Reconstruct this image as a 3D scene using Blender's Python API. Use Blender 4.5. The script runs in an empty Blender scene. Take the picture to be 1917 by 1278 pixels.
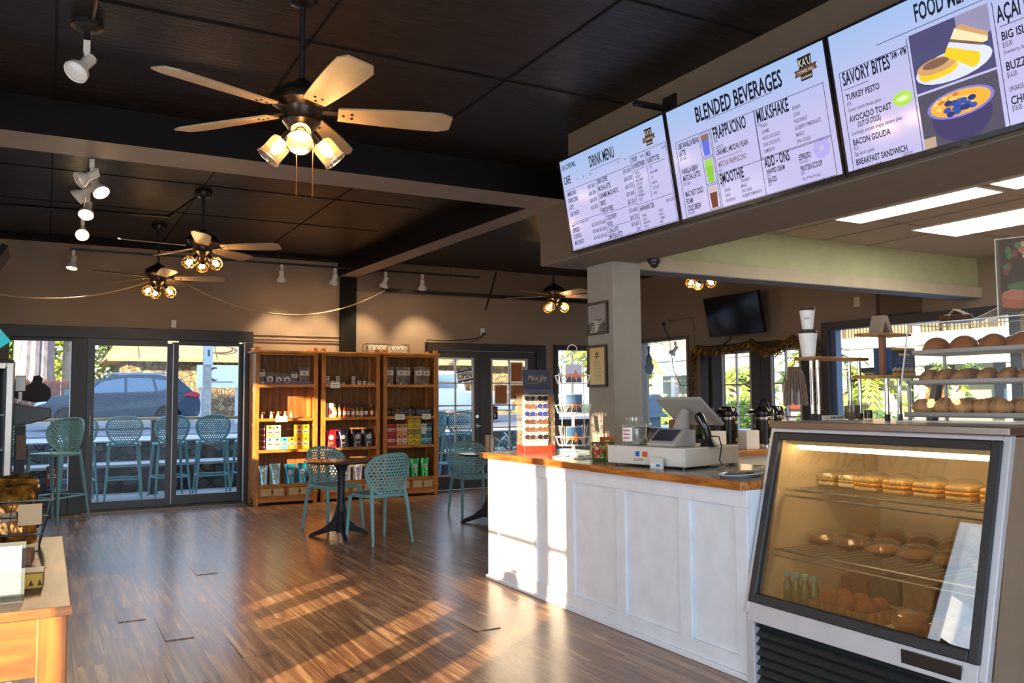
import bpy, bmesh, math, random
from mathutils import Vector, Matrix, Euler
random.seed(7)
S = bpy.context.scene
COL = S.collection
PI = math.pi
def R(d): return math.radians(d)

# ------------------------------------------------------------------ camera
cam_d = bpy.data.cameras.new('camera')
cam_d.sensor_width = 36.0
cam_d.lens = 36.0*1587.0/1917.0
cam_d.clip_start = 0.05
cam_d.clip_end = 300
cam = bpy.data.objects.new('camera', cam_d)
COL.objects.link(cam)
_y, _p, _r = R(28.8), R(3.87), R(0.43)
_f = Vector((math.sin(_y)*math.cos(_p), math.cos(_y)*math.cos(_p), math.sin(_p)))
_r0 = Vector((math.cos(_y), -math.sin(_y), 0))
_u0 = _r0.cross(_f)
_rt = _r0*math.cos(_r) - _u0*math.sin(_r)
_up = _r0*math.sin(_r) + _u0*math.cos(_r)
cam.matrix_world = Matrix(((_rt.x, _up.x, -_f.x, 0.0), (_rt.y, _up.y, -_f.y, 0.0), (_rt.z, _up.z, -_f.z, 1.33), (0, 0, 0, 1)))
S.camera = cam
S.view_settings.view_transform = 'Standard'
S.view_settings.look = 'None'
S.view_settings.gamma = 1
S.view_settings.use_curve_mapping = False
S.view_settings.exposure = 0.6

# ------------------------------------------------------------------ sky, sun, added fill lamps
W = bpy.data.worlds.new('sky'); S.world = W; W.use_nodes = True
_nt = W.node_tree; _nt.nodes.clear()
_o = _nt.nodes.new('ShaderNodeOutputWorld'); _b = _nt.nodes.new('ShaderNodeBackground')
_tc = _nt.nodes.new('ShaderNodeTexCoord'); _sx = _nt.nodes.new('ShaderNodeSeparateXYZ'); _cr = _nt.nodes.new('ShaderNodeValToRGB')
_cr.color_ramp.elements[0].position = 0.48; _cr.color_ramp.elements[0].color = (0.78, 0.80, 0.82, 1)
_cr.color_ramp.elements[1].position = 0.85; _cr.color_ramp.elements[1].color = (0.30, 0.48, 0.85, 1)
_e = _cr.color_ramp.elements.new(0.58); _e.color = (0.62, 0.76, 0.98, 1)
_mp = _nt.nodes.new('ShaderNodeMath'); _mp.operation = 'MULTIPLY_ADD'; _mp.inputs[1].default_value = 0.5; _mp.inputs[2].default_value = 0.5
_nt.links.new(_tc.outputs['Generated'], _sx.inputs[0]); _nt.links.new(_sx.outputs['Z'], _mp.inputs[0])
_nt.links.new(_mp.outputs[0], _cr.inputs[0]); _nt.links.new(_cr.outputs[0], _b.inputs['Color'])
_b.inputs['Strength'].default_value = 2.5
_nt.links.new(_b.outputs[0], _o.inputs['Surface'])

SUN_AZ, SUN_EL = R(52), math.atan(0.2)
sun_d = bpy.data.lights.new('sun', 'SUN'); sun_d.energy = 15.0; sun_d.color = (1.0, 0.72, 0.42); sun_d.angle = R(0.6)
sun = bpy.data.objects.new('sun', sun_d); COL.objects.link(sun)
_sd = Vector((math.sin(SUN_AZ)*math.cos(SUN_EL), math.cos(SUN_AZ)*math.cos(SUN_EL), -math.sin(SUN_EL)))
sun.rotation_euler = _sd.to_track_quat('-Z', 'Y').to_euler()

def fill_lamp(name, loc, direction, sx, sy, power, color):
    d = bpy.data.lights.new(name, 'AREA'); d.shape = 'RECTANGLE'; d.size = sx; d.size_y = sy
    d.energy = power; d.color = color
    o = bpy.data.objects.new(name, d); COL.objects.link(o); zz = -Vector(direction).normalized(); xx = Vector((0, 0, 1)).cross(zz).normalized(); yy = zz.cross(xx)
    o.matrix_world = Matrix(((xx.x, yy.x, zz.x, loc[0]), (xx.y, yy.y, zz.y, loc[1]), (xx.z, yy.z, zz.z, loc[2]), (0, 0, 0, 1)))
    return o

# ------------------------------------------------------------------ mesh building
class MB:
    def __init__(self):
        self.v = []; self.f = []; self.m = []
    def add(self, vs, fs, mi=0, M=None):
        n = len(self.v)
        if M is not None: vs = [M @ Vector(p) for p in vs]
        self.v += [tuple(p) for p in vs]
        self.f += [tuple(i+n for i in f) for f in fs]
        self.m += [mi]*len(fs)
        return self
    def box(self, x0, x1, y0, y1, z0, z1, mi=0, M=None):
        vs = [(x0,y0,z0),(x1,y0,z0),(x1,y1,z0),(x0,y1,z0),(x0,y0,z1),(x1,y0,z1),(x1,y1,z1),(x0,y1,z1)]
        fs = [(0,3,2,1),(4,5,6,7),(0,1,5,4),(1,2,6,5),(2,3,7,6),(3,0,4,7)]
        return self.add(vs, fs, mi, M)
    def cbox(self, c, s, mi=0, rz=0, M=None):
        T = Matrix.Translation(c) @ Matrix.Rotation(rz, 4, 'Z')
        if M is not None: T = M @ T
        return self.box(-s[0]/2, s[0]/2, -s[1]/2, s[1]/2, -s[2]/2, s[2]/2, mi, T)
    def cyl(self, p0, p1, r0, r1=None, n=12, mi=0, caps=True, M=None):
        if r1 is None: r1 = r0
        p0 = Vector(p0); p1 = Vector(p1); d = (p1-p0).normalized()
        a = d.orthogonal().normalized(); b = d.cross(a)
        vs = []
        for p, r in ((p0, r0), (p1, r1)):
            for i in range(n):
                t = 2*PI*i/n; vs.append(p + a*math.cos(t)*r + b*math.sin(t)*r)
        fs = [(i, (i+1) % n, n+(i+1) % n, n+i) for i in range(n)]
        if caps: fs += [tuple(range(n-1, -1, -1)), tuple(range(n, 2*n))]
        return self.add(vs, fs, mi, M)
    def tube(self, pts, r, n=8, mi=0, closed=False, M=None, caps=True):
        pts = [Vector(p) for p in pts]; k = len(pts)
        rs = r if isinstance(r, (list, tuple)) else [r]*k
        vs = []; fs = []; prev = None
        for i, p in enumerate(pts):
            if closed: d = pts[(i+1) % k]-pts[i-1]
            else: d = pts[min(i+1, k-1)]-pts[max(i-1, 0)]
            d.normalize()
            if prev is None: a = d.orthogonal().normalized()
            else:
                a = prev - d*prev.dot(d)
                a = a.normalized() if a.length > 1e-6 else d.orthogonal().normalized()
            prev = a; b = d.cross(a)
            for j in range(n):
                t = 2*PI*j/n; vs.append(p + a*math.cos(t)*rs[i] + b*math.sin(t)*rs[i])
        m = k if closed else k-1
        for i in range(m):
            i2 = (i+1) % k
            for j in range(n):
                fs.append((i*n+j, i*n+(j+1) % n, i2*n+(j+1) % n, i2*n+j))
        if not closed and caps:
            fs += [tuple(range(n-1, -1, -1)), tuple(range((k-1)*n, k*n))]
        return self.add(vs, fs, mi, M)
    def lathe(self, prof, n=20, mi=0, M=None, c=(0,0,0), caps=True):
        vs = []; fs = []; k = len(prof)
        for r, z in prof:
            for j in range(n):
                t = 2*PI*j/n; vs.append((c[0]+r*math.cos(t), c[1]+r*math.sin(t), c[2]+z))
        for i in range(k-1):
            for j in range(n):
                fs.append((i*n+j, i*n+(j+1) % n, (i+1)*n+(j+1) % n, (i+1)*n+j))
        if caps:
            if prof[0][0] > 1e-5: fs.append(tuple(range(n-1, -1, -1)))
            if prof[-1][0] > 1e-5: fs.append(tuple(range((k-1)*n, k*n)))
        return self.add(vs, fs, mi, M)
    def prism(self, poly, h0, h1, axis='Z', mi=0, M=None):
        def P(a, b, h):
            return {'Z': (a, b, h), 'Y': (a, h, b), 'X': (h, a, b)}[axis]
        n = len(poly)
        vs = [P(a, b, h0) for a, b in poly] + [P(a, b, h1) for a, b in poly]
        fs = [tuple(range(n-1, -1, -1)), tuple(range(n, 2*n))]
        fs += [(i, (i+1) % n, n+(i+1) % n, n+i) for i in range(n)]
        return self.add(vs, fs, mi, M)
    def grid(self, fn, nu, nv, mi=0, M=None):
        vs = [fn(i/nu, j/nv) for j in range(nv+1) for i in range(nu+1)]
        fs = [(j*(nu+1)+i, j*(nu+1)+i+1, (j+1)*(nu+1)+i+1, (j+1)*(nu+1)+i) for j in range(nv) for i in range(nu)]
        return self.add(vs, fs, mi, M)
    def sphere(self, c, r, n=12, k=8, mi=0, sc=(1,1,1), M=None):
        prof = [(max(1e-6, math.sin(PI*i/k)), -math.cos(PI*i/k)) for i in range(k+1)]
        T = Matrix.Translation(c) @ Matrix.Diagonal((r*sc[0], r*sc[1], r*sc[2], 1))
        if M is not None: T = M @ T
        return self.lathe(prof, n, mi, T, caps=False)
    def mesh(self, name, mats, smooth=False):
        me = bpy.data.meshes.new(name)
        me.from_pydata(self.v, [], self.f)
        for m in (mats if isinstance(mats, (list, tuple)) else [mats]): me.materials.append(m)
        me.polygons.foreach_set('material_index', self.m)
        bm = bmesh.new(); bm.from_mesh(me); bmesh.ops.recalc_face_normals(bm, faces=bm.faces); bm.to_mesh(me); bm.free()
        if smooth:
            me.polygons.foreach_set('use_smooth', [True]*len(me.polygons))
            try: me.set_sharp_from_angle(angle=R(40))
            except Exception: pass
        me.update()
        return me
    def build(self, name, mats, parent=None, smooth=False, bevel=0, M=None, seg=2):
        o = bpy.data.objects.new(name, self.mesh(name, mats, smooth)); COL.objects.link(o)
        if parent is not None: o.parent = parent
        if M is not None: o.matrix_local = M
        if bevel:
            b = o.modifiers.new('bevel', 'BEVEL'); b.width = bevel; b.segments = seg; b.limit_method = 'ANGLE'; b.angle_limit = R(40)
        return o
def tag(o, label=None, cat=None, group=None, kind=None):
    if label: o['label'] = label
    if cat: o['category'] = cat
    if group: o['group'] = group
    if kind: o['kind'] = kind
    return o
def thing(name, label, cat, loc=(0,0,0), rz=0, group=None, M=None):
    o = bpy.data.objects.new(name, None); COL.objects.link(o); o.empty_display_size = 0.1
    if M is not None: o.matrix_world = M
    else:
        o.location = loc; o.rotation_euler = (0, 0, rz)
    return tag(o, label, cat, group)
def dup(root, loc, rz, label, group=None, scale=None):
    r = root.copy(); COL.objects.link(r); r.location = loc; r.rotation_euler = (0, 0, rz)
    if scale: r.scale = (scale,)*3
    r['label'] = label
    if group: r['group'] = group
    for ch in list(root.children):
        c = ch.copy(); COL.objects.link(c); c.parent = r
        for g in ch.children:
            d = g.copy(); COL.objects.link(d); d.parent = c
    return r
def struct(o):
    o['kind'] = 'structure'; return o

# ------------------------------------------------------------------ materials
def lin(h):
    h = h.lstrip('#'); c = [int(h[i:i+2], 16)/255 for i in (0, 2, 4)]
    return tuple((x/12.92 if x <= 0.04045 else ((x+0.055)/1.055)**2.4) for x in c) + (1,)
_MC = {}
def P(hexc, rough=0.5, metal=0.0, coat=0.0, spec=0.5, bump=0.0, bscale=60, emit=0.0, var=0.0, vscale=8, name=None):
    key = (hexc, rough, metal, coat, spec, bump, bscale, emit, var, vscale)
    if key in _MC: return _MC[key]
    m = bpy.data.materials.new(name or ('mat_'+hexc.lstrip('#'))); m.use_nodes = True
    nt = m.node_tree; b = nt.nodes['Principled BSDF']
    b.inputs['Base Color'].default_value = lin(hexc); b.inputs['Roughness'].default_value = rough
    b.inputs['Metallic'].default_value = metal; b.inputs['Coat Weight'].default_value = coat
    b.inputs['Coat Roughness'].default_value = 0.08
    b.inputs['Specular IOR Level'].default_value = spec
    if emit:
        b.inputs['Emission Color'].default_value = lin(hexc); b.inputs['Emission Strength'].default_value = emit
    tc = nt.nodes.new('ShaderNodeTexCoord')
    nz = nt.nodes.new('ShaderNodeTexNoise'); nz.inputs['Scale'].default_value = vscale; nz.inputs['Detail'].default_value = 4
    nt.links.new(tc.outputs['Object'], nz.inputs['Vector'])
    mx = nt.nodes.new('ShaderNodeMix'); mx.data_type = 'RGBA'; mx.blend_type = 'MULTIPLY'
    mx.inputs[0].default_value = 1.0
    mr = nt.nodes.new('ShaderNodeMapRange'); v = var if var else 0.05
    mr.inputs['To Min'].default_value = 1-v; mr.inputs['To Max'].default_value = 1+v
    mr.inputs['From Min'].default_value = 0.3; mr.inputs['From Max'].default_value = 0.7
    nt.links.new(nz.outputs['Fac'], mr.inputs['Value'])
    cc = nt.nodes.new('ShaderNodeCombineColor')
    for k in range(3): nt.links.new(mr.outputs[0], cc.inputs[k])
    mx.inputs[6].default_value = lin(hexc); nt.links.new(cc.outputs[0], mx.inputs[7])
    nt.links.new(mx.outputs[2], b.inputs['Base Color'])
    if bump:
        n2 = nt.nodes.new('ShaderNodeTexNoise'); n2.inputs['Scale'].default_value = bscale; n2.inputs['Detail'].default_value = 3
        nt.links.new(tc.outputs['Object'], n2.inputs['Vector'])
        bp = nt.nodes.new('ShaderNodeBump'); bp.inputs['Strength'].default_value = bump; bp.inputs['Distance'].default_value = 0.01
        nt.links.new(n2.outputs['Fac'], bp.inputs['Height']); nt.links.new(bp.outputs[0], b.inputs['Normal'])
    _MC[key] = m
    return m
def wood(h1, h2, rough=0.4, axis='X', scale=6, coat=0.2, stretch=9):
    key = ('wood', h1, h2, rough, axis, scale, coat, stretch)
    if key in _MC: return _MC[key]
    m = bpy.data.materials.new('wood_'+h1.lstrip('#')); m.use_nodes = True
    nt = m.node_tree; b = nt.nodes['Principled BSDF']; b.inputs['Roughness'].default_value = rough; b.inputs['Coat Weight'].default_value = coat
    tc = nt.nodes.new('ShaderNodeTexCoord'); mp = nt.nodes.new('ShaderNodeMapping')
    sc = [stretch, stretch, stretch]; sc['XYZ'.index(axis)] = 1.0
    mp.inputs['Scale'].default_value = sc
    nz = nt.nodes.new('ShaderNodeTexNoise'); nz.inputs['Scale'].default_value = scale; nz.inputs['Detail'].default_value = 6; nz.inputs['Distortion'].default_value = 0.4
    cr = nt.nodes.new('ShaderNodeValToRGB'); cr.color_ramp.elements[0].position = 0.34; cr.color_ramp.elements[1].position = 0.66
    cr.color_ramp.elements[0].color = lin(h1); cr.color_ramp.elements[1].color = lin(h2)
    nt.links.new(tc.outputs['Object'], mp.inputs[0]); nt.links.new(mp.outputs[0], nz.inputs['Vector'])
    nt.links.new(nz.outputs['Fac'], cr.inputs[0]); nt.links.new(cr.outputs[0], b.inputs['Base Color'])
    bp = nt.nodes.new('ShaderNodeBump'); bp.inputs['Strength'].default_value = 0.12; bp.inputs['Distance'].default_value = 0.004
    nt.links.new(nz.outputs['Fac'], bp.inputs['Height']); nt.links.new(bp.outputs[0], b.inputs['Normal'])
    _MC[key] = m; return m
def glass(tint='#ffffff', refl=1.0, rough=0.0, body=0.0, bodycol='#ffffff'):
    """thin clear pane: straight-through transmission plus a Fresnel reflection, with an optional faint body haze"""
    key = ('glass', tint, refl, rough, body, bodycol)
    if key in _MC: return _MC[key]
    m = bpy.data.materials.new('clear_pane'); m.use_nodes = True
    nt = m.node_tree; nt.nodes.clear()
    out = nt.nodes.new('ShaderNodeOutputMaterial'); tr = nt.nodes.new('ShaderNodeBsdfTransparent'); tr.inputs[0].default_value = lin(tint)
    gl = nt.nodes.new('ShaderNodeBsdfGlossy'); gl.inputs['Roughness'].default_value = rough
    fr = nt.nodes.new('ShaderNodeFresnel')
    ge = nt.nodes.new('ShaderNodeNewGeometry'); mi = nt.nodes.new('ShaderNodeMath'); mi.operation = 'MULTIPLY_ADD'      # same reflectance from either side of the sheet
    mi.inputs[1].default_value = 1/1.5-1.5; mi.inputs[2].default_value = 1.5; nt.links.new(ge.outputs['Backfacing'], mi.inputs[0]); nt.links.new(mi.outputs[0], fr.inputs['IOR'])
    ml = nt.nodes.new('ShaderNodeMath'); ml.operation = 'MULTIPLY'; ml.inputs[1].default_value = refl; ml.use_clamp = True
    nt.links.new(fr.outputs[0], ml.inputs[0])
    base = tr
    if body:
        df = nt.nodes.new('ShaderNodeBsdfDiffuse'); df.inputs[0].default_value = lin(bodycol)
        mb = nt.nodes.new('ShaderNodeMixShader'); mb.inputs[0].default_value = body
        nt.links.new(tr.outputs[0], mb.inputs[1]); nt.links.new(df.outputs[0], mb.inputs[2]); base = mb
    mx = nt.nodes.new('ShaderNodeMixShader')
    nt.links.new(ml.outputs[0], mx.inputs[0]); nt.links.new(base.outputs[0], mx.inputs[1]); nt.links.new(gl.outputs[0], mx.inputs[2])
    nt.links.new(mx.outputs[0], out.inputs['Surface'])
    _MC[key] = m; return m
def emis(hexc, s, name='lamp_glow'):
    key = ('emis', hexc, s)
    if key in _MC: return _MC[key]
    m = bpy.data.materials.new(name); m.use_nodes = True
    nt = m.node_tree; nt.nodes.clear()
    out = nt.nodes.new('ShaderNodeOutputMaterial'); e = nt.nodes.new('ShaderNodeEmission'); e.inputs[0].default_value = lin(hexc); e.inputs[1].default_value = s
    nt.links.new(e.outputs[0], out.inputs[0]); _MC[key] = m; return m
def text_into(mb, txt, x, y, size, mi=0, align='LEFT', M=None, z=0.0, sx=1.0, bold=0.0, shear=0.0):
    """lettering as flat mesh in the local XY plane of M"""
    cu = bpy.data.curves.new('t', 'FONT'); cu.body = txt; cu.size = size; cu.align_x = align; cu.resolution_u = 2; cu.offset = bold; cu.shear = shear
    ob = bpy.data.objects.new('t', cu); COL.objects.link(ob)
    dg = bpy.context.evaluated_depsgraph_get(); me = ob.evaluated_get(dg).to_mesh()
    vs = [(x + v.co.x*sx, y + v.co.y, z) for v in me.vertices]; fs = [tuple(p.vertices) for p in me.polygons]
    ob.evaluated_get(dg).to_mesh_clear(); bpy.data.objects.remove(ob); bpy.data.curves.remove(cu)
    if vs: mb.add(vs, fs, mi, M)
    return mb
ORD = ['first', 'second', 'third', 'fourth', 'fifth', 'sixth', 'seventh', 'eighth', 'ninth', 'tenth']

M_BLACK = P('#17171a', 0.35); M_DARKFRAME = P('#2a2725', 0.5); M_WHITE = P('#e9e7e2', 0.5); M_STEEL = P('#b9b4ad', 0.25, 1.0)
M_CHROME = P('#d8d8d8', 0.12, 1.0); M_BRONZE = P('#3a2c24', 0.35, 0.6)
# ================================================================== ROOM
RX, BY, CZ = 8.6, 11.45, 3.29
LX, FY = -1.2, -3.2
M_WALL = P('#92806d', 0.85, bump=0.15, bscale=40, var=0.06, vscale=1.5)
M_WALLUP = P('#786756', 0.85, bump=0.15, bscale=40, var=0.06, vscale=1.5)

def floor_mat():
    m = bpy.data.materials.new('vinyl_plank_floor'); m.use_nodes = True
    nt = m.node_tree; b = nt.nodes['Principled BSDF']; L = nt.links.new
    tc = nt.nodes.new('ShaderNodeTexCoord'); mp = nt.nodes.new('ShaderNodeMapping'); mp.inputs['Rotation'].default_value = (0, 0, PI/2)
    L(tc.outputs['Object'], mp.inputs[0])
    br = nt.nodes.new('ShaderNodeTexBrick'); br.offset = 0.37; br.offset_frequency = 2
    br.inputs['Color1'].default_value = (0, 0, 0, 1); br.inputs['Color2'].default_value = (1, 1, 1, 1); br.inputs['Mortar'].default_value = (0, 0, 0, 1)
    br.inputs['Scale'].default_value = 1.0; br.inputs['Mortar Size'].default_value = 0.0018; br.inputs['Mortar Smooth'].default_value = 0.1
    br.inputs['Brick Width'].default_value = 1.22; br.inputs['Row Height'].default_value = 0.155
    L(mp.outputs[0], br.inputs['Vector'])
    mp2 = nt.nodes.new('ShaderNodeMapping'); mp2.inputs['Scale'].default_value = (11, 0.55, 1)
    ad = nt.nodes.new('ShaderNodeVectorMath'); ad.operation = 'MULTIPLY_ADD'; ad.inputs[1].default_value = (7, 7, 7)
    L(br.outputs['Color'], ad.inputs[0]); L(tc.outputs['Object'], ad.inputs[2]); L(ad.outputs[0], mp2.inputs[0])
    nz = nt.nodes.new('ShaderNodeTexNoise'); nz.inputs['Scale'].default_value = 2.6; nz.inputs['Detail'].default_value = 8; nz.inputs['Distortion'].default_value = 0.7
    L(mp2.outputs[0], nz.inputs['Vector'])
    cr = nt.nodes.new('ShaderNodeValToRGB'); e = cr.color_ramp.elements
    e[0].position = 0.30; e[0].color = lin('#53392a'); e[1].position = 0.74; e[1].color = lin('#c9a880')
    k = e.new(0.45); k.color = lin('#80593f'); k = e.new(0.58); k.color = lin('#a07a57')
    L(nz.outputs['Fac'], cr.inputs[0])
    bw = nt.nodes.new('ShaderNodeRGBToBW'); L(br.outputs['Color'], bw.inputs[0])
    mr = nt.nodes.new('ShaderNodeMapRange'); mr.inputs['To Min'].default_value = 0.74; mr.inputs['To Max'].default_value = 1.16; L(bw.outputs[0], mr.inputs['Value'])
    mx = nt.nodes.new('ShaderNodeMix'); mx.data_type = 'RGBA'; mx.blend_type = 'MULTIPLY'; mx.inputs[0].default_value = 1
    L(cr.outputs[0], mx.inputs[6]); cc = nt.nodes.new('ShaderNodeCombineColor')
    for i in range(3): L(mr.outputs[0], cc.inputs[i])
    L(cc.outputs[0], mx.inputs[7])
    mo = nt.nodes.new('ShaderNodeMix'); mo.data_type = 'RGBA'; mo.inputs[7].default_value = lin('#2a1b14')
    L(br.outputs['Fac'], mo.inputs[0]); L(mx.outputs[2], mo.inputs[6]); L(mo.outputs[2], b.inputs['Base Color'])
    rr = nt.nodes.new('ShaderNodeMapRange'); rr.inputs['To Min'].default_value = 0.24; rr.inputs['To Max'].default_value = 0.46; L(nz.outputs['Fac'], rr.inputs['Value'])
    L(rr.outputs[0], b.inputs['Roughness'])
    b.inputs['Coat Weight'].default_value = 0.35; b.inputs['Coat Roughness'].default_value = 0.2
    bp = nt.nodes.new('ShaderNodeBump'); bp.inputs['Strength'].default_value = 0.25; bp.inputs['Distance'].default_value = 0.004
    h = nt.nodes.new('ShaderNodeMath'); h.operation = 'SUBTRACT'; L(nz.outputs['Fac'], h.inputs[0]); L(br.outputs['Fac'], h.inputs[1])
    L(h.outputs[0], bp.inputs['Height']); L(bp.outputs[0], b.inputs['Normal'])
    return m
def ceil_mat():
    m = bpy.data.materials.new('dark_stained_plywood'); m.use_nodes = True
    nt = m.node_tree; b = nt.nodes['Principled BSDF']; L = nt.links.new
    tc = nt.nodes.new('ShaderNodeTexCoord'); mp = nt.nodes.new('ShaderNodeMapping'); mp.inputs['Scale'].default_value = (2.5, 26, 1)
    nz = nt.nodes.new('ShaderNodeTexNoise'); nz.inputs['Scale'].default_value = 1.4; nz.inputs['Detail'].default_value = 6; nz.inputs['Distortion'].default_value = 1.2
    L(tc.outputs['Object'], mp.inputs[0]); L(mp.outputs[0], nz.inputs['Vector'])
    cr = nt.nodes.new('ShaderNodeValToRGB'); cr.color_ramp.elements[0].position = 0.35; cr.color_ramp.elements[0].color = lin('#0d0a09')
    cr.color_ramp.elements[1].position = 0.68; cr.color_ramp.elements[1].color = lin('#2c221c')
    L(nz.outputs['Fac'], cr.inputs[0]); L(cr.outputs[0], b.inputs['Base Color']); b.inputs['Roughness'].default_value = 0.42
    b.inputs['Specular IOR Level'].default_value = 0.35
    bp = nt.nodes.new('ShaderNodeBump'); bp.inputs['Strength'].default_value = 0.8; bp.inputs['Distance'].default_value = 0.01
    L(nz.outputs['Fac'], bp.inputs['Height']); L(bp.outputs[0], b.inputs['Normal'])
    return m
M_CEIL = ceil_mat()
M_BEAMGREY = P('#8d837b', 0.6, var=0.08, vscale=3)
M_DKBEAM = P('#0f0c0b', 0.7, spec=0.2)

b = MB(); b.box(LX-0.1, RX+0.2, FY-0.2, BY+0.2, -0.1, 0.0); struct(b.build('floor', floor_mat()))
b = MB(); b.box(LX-2.0, RX+0.6, FY-1.5, BY+0.9, CZ, CZ+0.12); struct(b.build('ceiling', M_CEIL))
# seams of the ceiling sheets
b = MB()
for y in (2.05, 3.27, 4.49, 8.0, 9.3): b.box(LX, 3.34, y-0.006, y+0.006, CZ-0.006, CZ)
for x in (0.0, 1.22, 2.44): b.box(x-0.006, x+0.006, FY, BY, CZ-0.006, CZ)
struct(b.build('trim_1', M_DKBEAM))

# back wall (north) pieced around its openings
b = MB(); T = 0.2
def seg(x0, x1, z0, z1): b.box(x0, x1, BY, BY+T, z0, z1)
seg(LX-0.2, -0.95, 0, CZ); seg(-0.95, 2.39, 2.24, CZ); seg(2.39, 4.84, 0, CZ); seg(4.84, 6.89, 2.165, CZ)
seg(6.89, 7.04, 0, CZ); seg(7.04, 8.35, 2.18, CZ); seg(7.04, 8.35, 0, 0.92); seg(8.35, RX+0.2, 0, CZ)
struct(b.build('wall_back', M_WALL))
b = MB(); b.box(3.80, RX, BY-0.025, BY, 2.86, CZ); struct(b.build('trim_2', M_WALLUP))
b = MB()
for z in (2.20, 2.145, 2.115): b.box(2.40, 3.55, BY-0.02, BY, z, z+0.012)
struct(b.build('trim_3', M_WALL))

# right wall pieced around its openings
b = MB()
def seg(y0, y1, z0, z1, X0=RX): b.box(X0, X0+T, y0, y1, z0, z1)
seg(11.28, BY+0.2, 0, CZ); seg(10.02, 11.28, 2.28, CZ); seg(10.02, 11.28, 0, 0.80); seg(9.75, 10.02, 0, CZ)
seg(7.56, 9.75, 2.09, CZ); seg(7.48, 7.56, 0, CZ); seg(5.0, 7.48, 2.255, CZ); seg(5.0, 7.48, 0, 0.85); seg(FY, 5.0, 0, CZ)
struct(b.build('wall_right', M_WALL))

# left wall pieced around its glazed openings and one added sun slot
b = MB()
def segl(y0, y1, z0, z1): b.box(LX-T, LX, y0, y1, z0, z1)
segl(FY-0.2, 1.28, 0, CZ); segl(1.28, 2.52, 2.49, CZ); segl(2.52, 3.10, 0, CZ)
segl(3.10, 3.93, 0, 0.60); segl(3.10, 3.93, 0.87, CZ); segl(3.93, 4.02, 0, CZ)  # low slot is no real window, shaped to throw the floor sun patch
segl(4.02, 5.0, 2.4, CZ); segl(4.02, 5.0, 0, 0.30); segl(5.0, 7.25, 0, CZ); segl(7.25, 8.45, 0, 1.5); segl(7.25, 8.45, 2.49, CZ); segl(8.45, BY, 0, CZ)
struct(b.build('wall_left', P('#cdb48e', 0.7)))
b = MB()
for y0, y1 in ((1.60, 1.73),): b.box(LX-0.1, LX-0.03, y0, y1, 0, 2.49)
b.box(LX-0.1, LX-0.03, 1.28, 2.52, 1.39, 1.43); b.box(LX-0.1, LX-0.03, 3.605, 3.66, 0.6, 0.87)
b.box(LX-0.1, LX-0.03, 7.80, 7.84, 1.5, 2.49)
struct(b.build('trim_4', M_DARKFRAME))
# front wall behind the camera: shop front with wide glazing
b = MB()
b.box(LX-0.2, RX+0.2, FY-0.2, FY, 2.75, CZ); b.box(LX-0.2, LX+0.3, FY-0.2, FY, 0, 2.75); b.box(3.3, RX+0.2, FY-0.2, FY, 0, 2.75); b.box(1.0, 1.15, FY-0.2, FY, 0, 2.75)
struct(b.build('wall_front', M_WALL))
b = MB(); b.box(LX+0.3, 3.3, FY-0.11, FY-0.10, 0.05, 2.75); struct(b.build('window_1', glass('#f4fbff')))
# unseen outside walls added to block sun from a left window and the patio
b = MB(); b.box(-6.2, -6.0, 0.22, 3.42, 0, 4.35); b.box(-9.0, LX-0.2, 9.6, BY+0.2, 0, 3.45)
struct(b.build('wall_sun_block', P('#c9cbcd', 0.8)))

# beams and post; the lit look of the beam undersides is painted grey
b = MB()
def quadprism(p, z0, z1, mi):
    n = len(p); b.add([(x, y, z0) for x, y in p]+[(x, y, z1) for x, y in p], [(3,2,1,0)], mi)
    b.add([(x, y, z0) for x, y in p]+[(x, y, z1) for x, y in p], [(4,5,6,7),(0,1,5,4),(1,2,6,5),(2,3,7,6),(3,0,4,7)], 1-mi if mi == 0 else mi)
quadprism([(3.77, 6.56), (4.00, 6.56), (3.80, BY), (3.53, BY)], 3.05, CZ, 0)
struct(b.build('trim_5', [M_BEAMGREY, M_DKBEAM]))
b = MB(); quadprism([(LX, 6.14), (4.0, 6.14), (4.0, 6.57), (LX, 6.57)], 3.05, CZ, 0); struct(b.build('trim_6', [M_BEAMGREY, M_DKBEAM]))
b = MB(); b.box(3.555, 3.785, BY-0.045, BY, 0, 3.05); struct(b.build('trim_7', M_DKBEAM))
b = MB(); b.box(LX, 3.53, BY-0.2, BY, CZ-0.05, CZ); struct(b.build('trim_8', M_DKBEAM))

# soffit over the counter, column, kitchen ceiling and header
M_SOF = P('#6f6050', 0.8, bump=0.1); M_SOFU = P('#787067', 0.8); M_COL = P('#98948b', 0.7, bump=0.1, bscale=30)
b = MB(); b.box(3.36, 3.95, FY, 5.64, 2.365, 2.80); b.box(3.36, 3.95, FY, 5.22, 2.80, CZ); struct(b.build('trim_9', M_SOF))
b = MB(); b.box(3.365, 3.95, FY, 5.635, 2.358, 2.3649); struct(b.build('trim_10', M_SOFU))
b = MB(); b.box(3.70, 3.96, 5.16, 5.50, 0, 2.358); struct(b.build('trim_11', M_COL, bevel=0.004))
M_KC = P('#a8a197', 0.85)
b = MB(); b.box(3.95, RX, FY, 5.42, 2.77, 2.80); struct(b.build('ceiling_kitchen', M_KC))
b = MB(); 
for x in (5.02, 5.63, 6.24, 6.85): b.box(x-0.006, x+0.006, FY, 5.4, 2.764, 2.77)
for y in (0.9, 2.12, 3.34, 4.56): b.box(3.95, RX, y-0.006, y+0.006, 2.764, 2.77)
struct(b.build('trim_12', P('#8a8378', 0.8)))
b = MB(); b.box(3.96, RX, 5.42, 5.60, 2.46, 2.80, 0); b.box(3.96, RX, 5.38, 5.60, 2.353, 2.46, 1); b.box(3.96, RX, 5.381, 5.60, 2.345, 2.353, 2)
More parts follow.
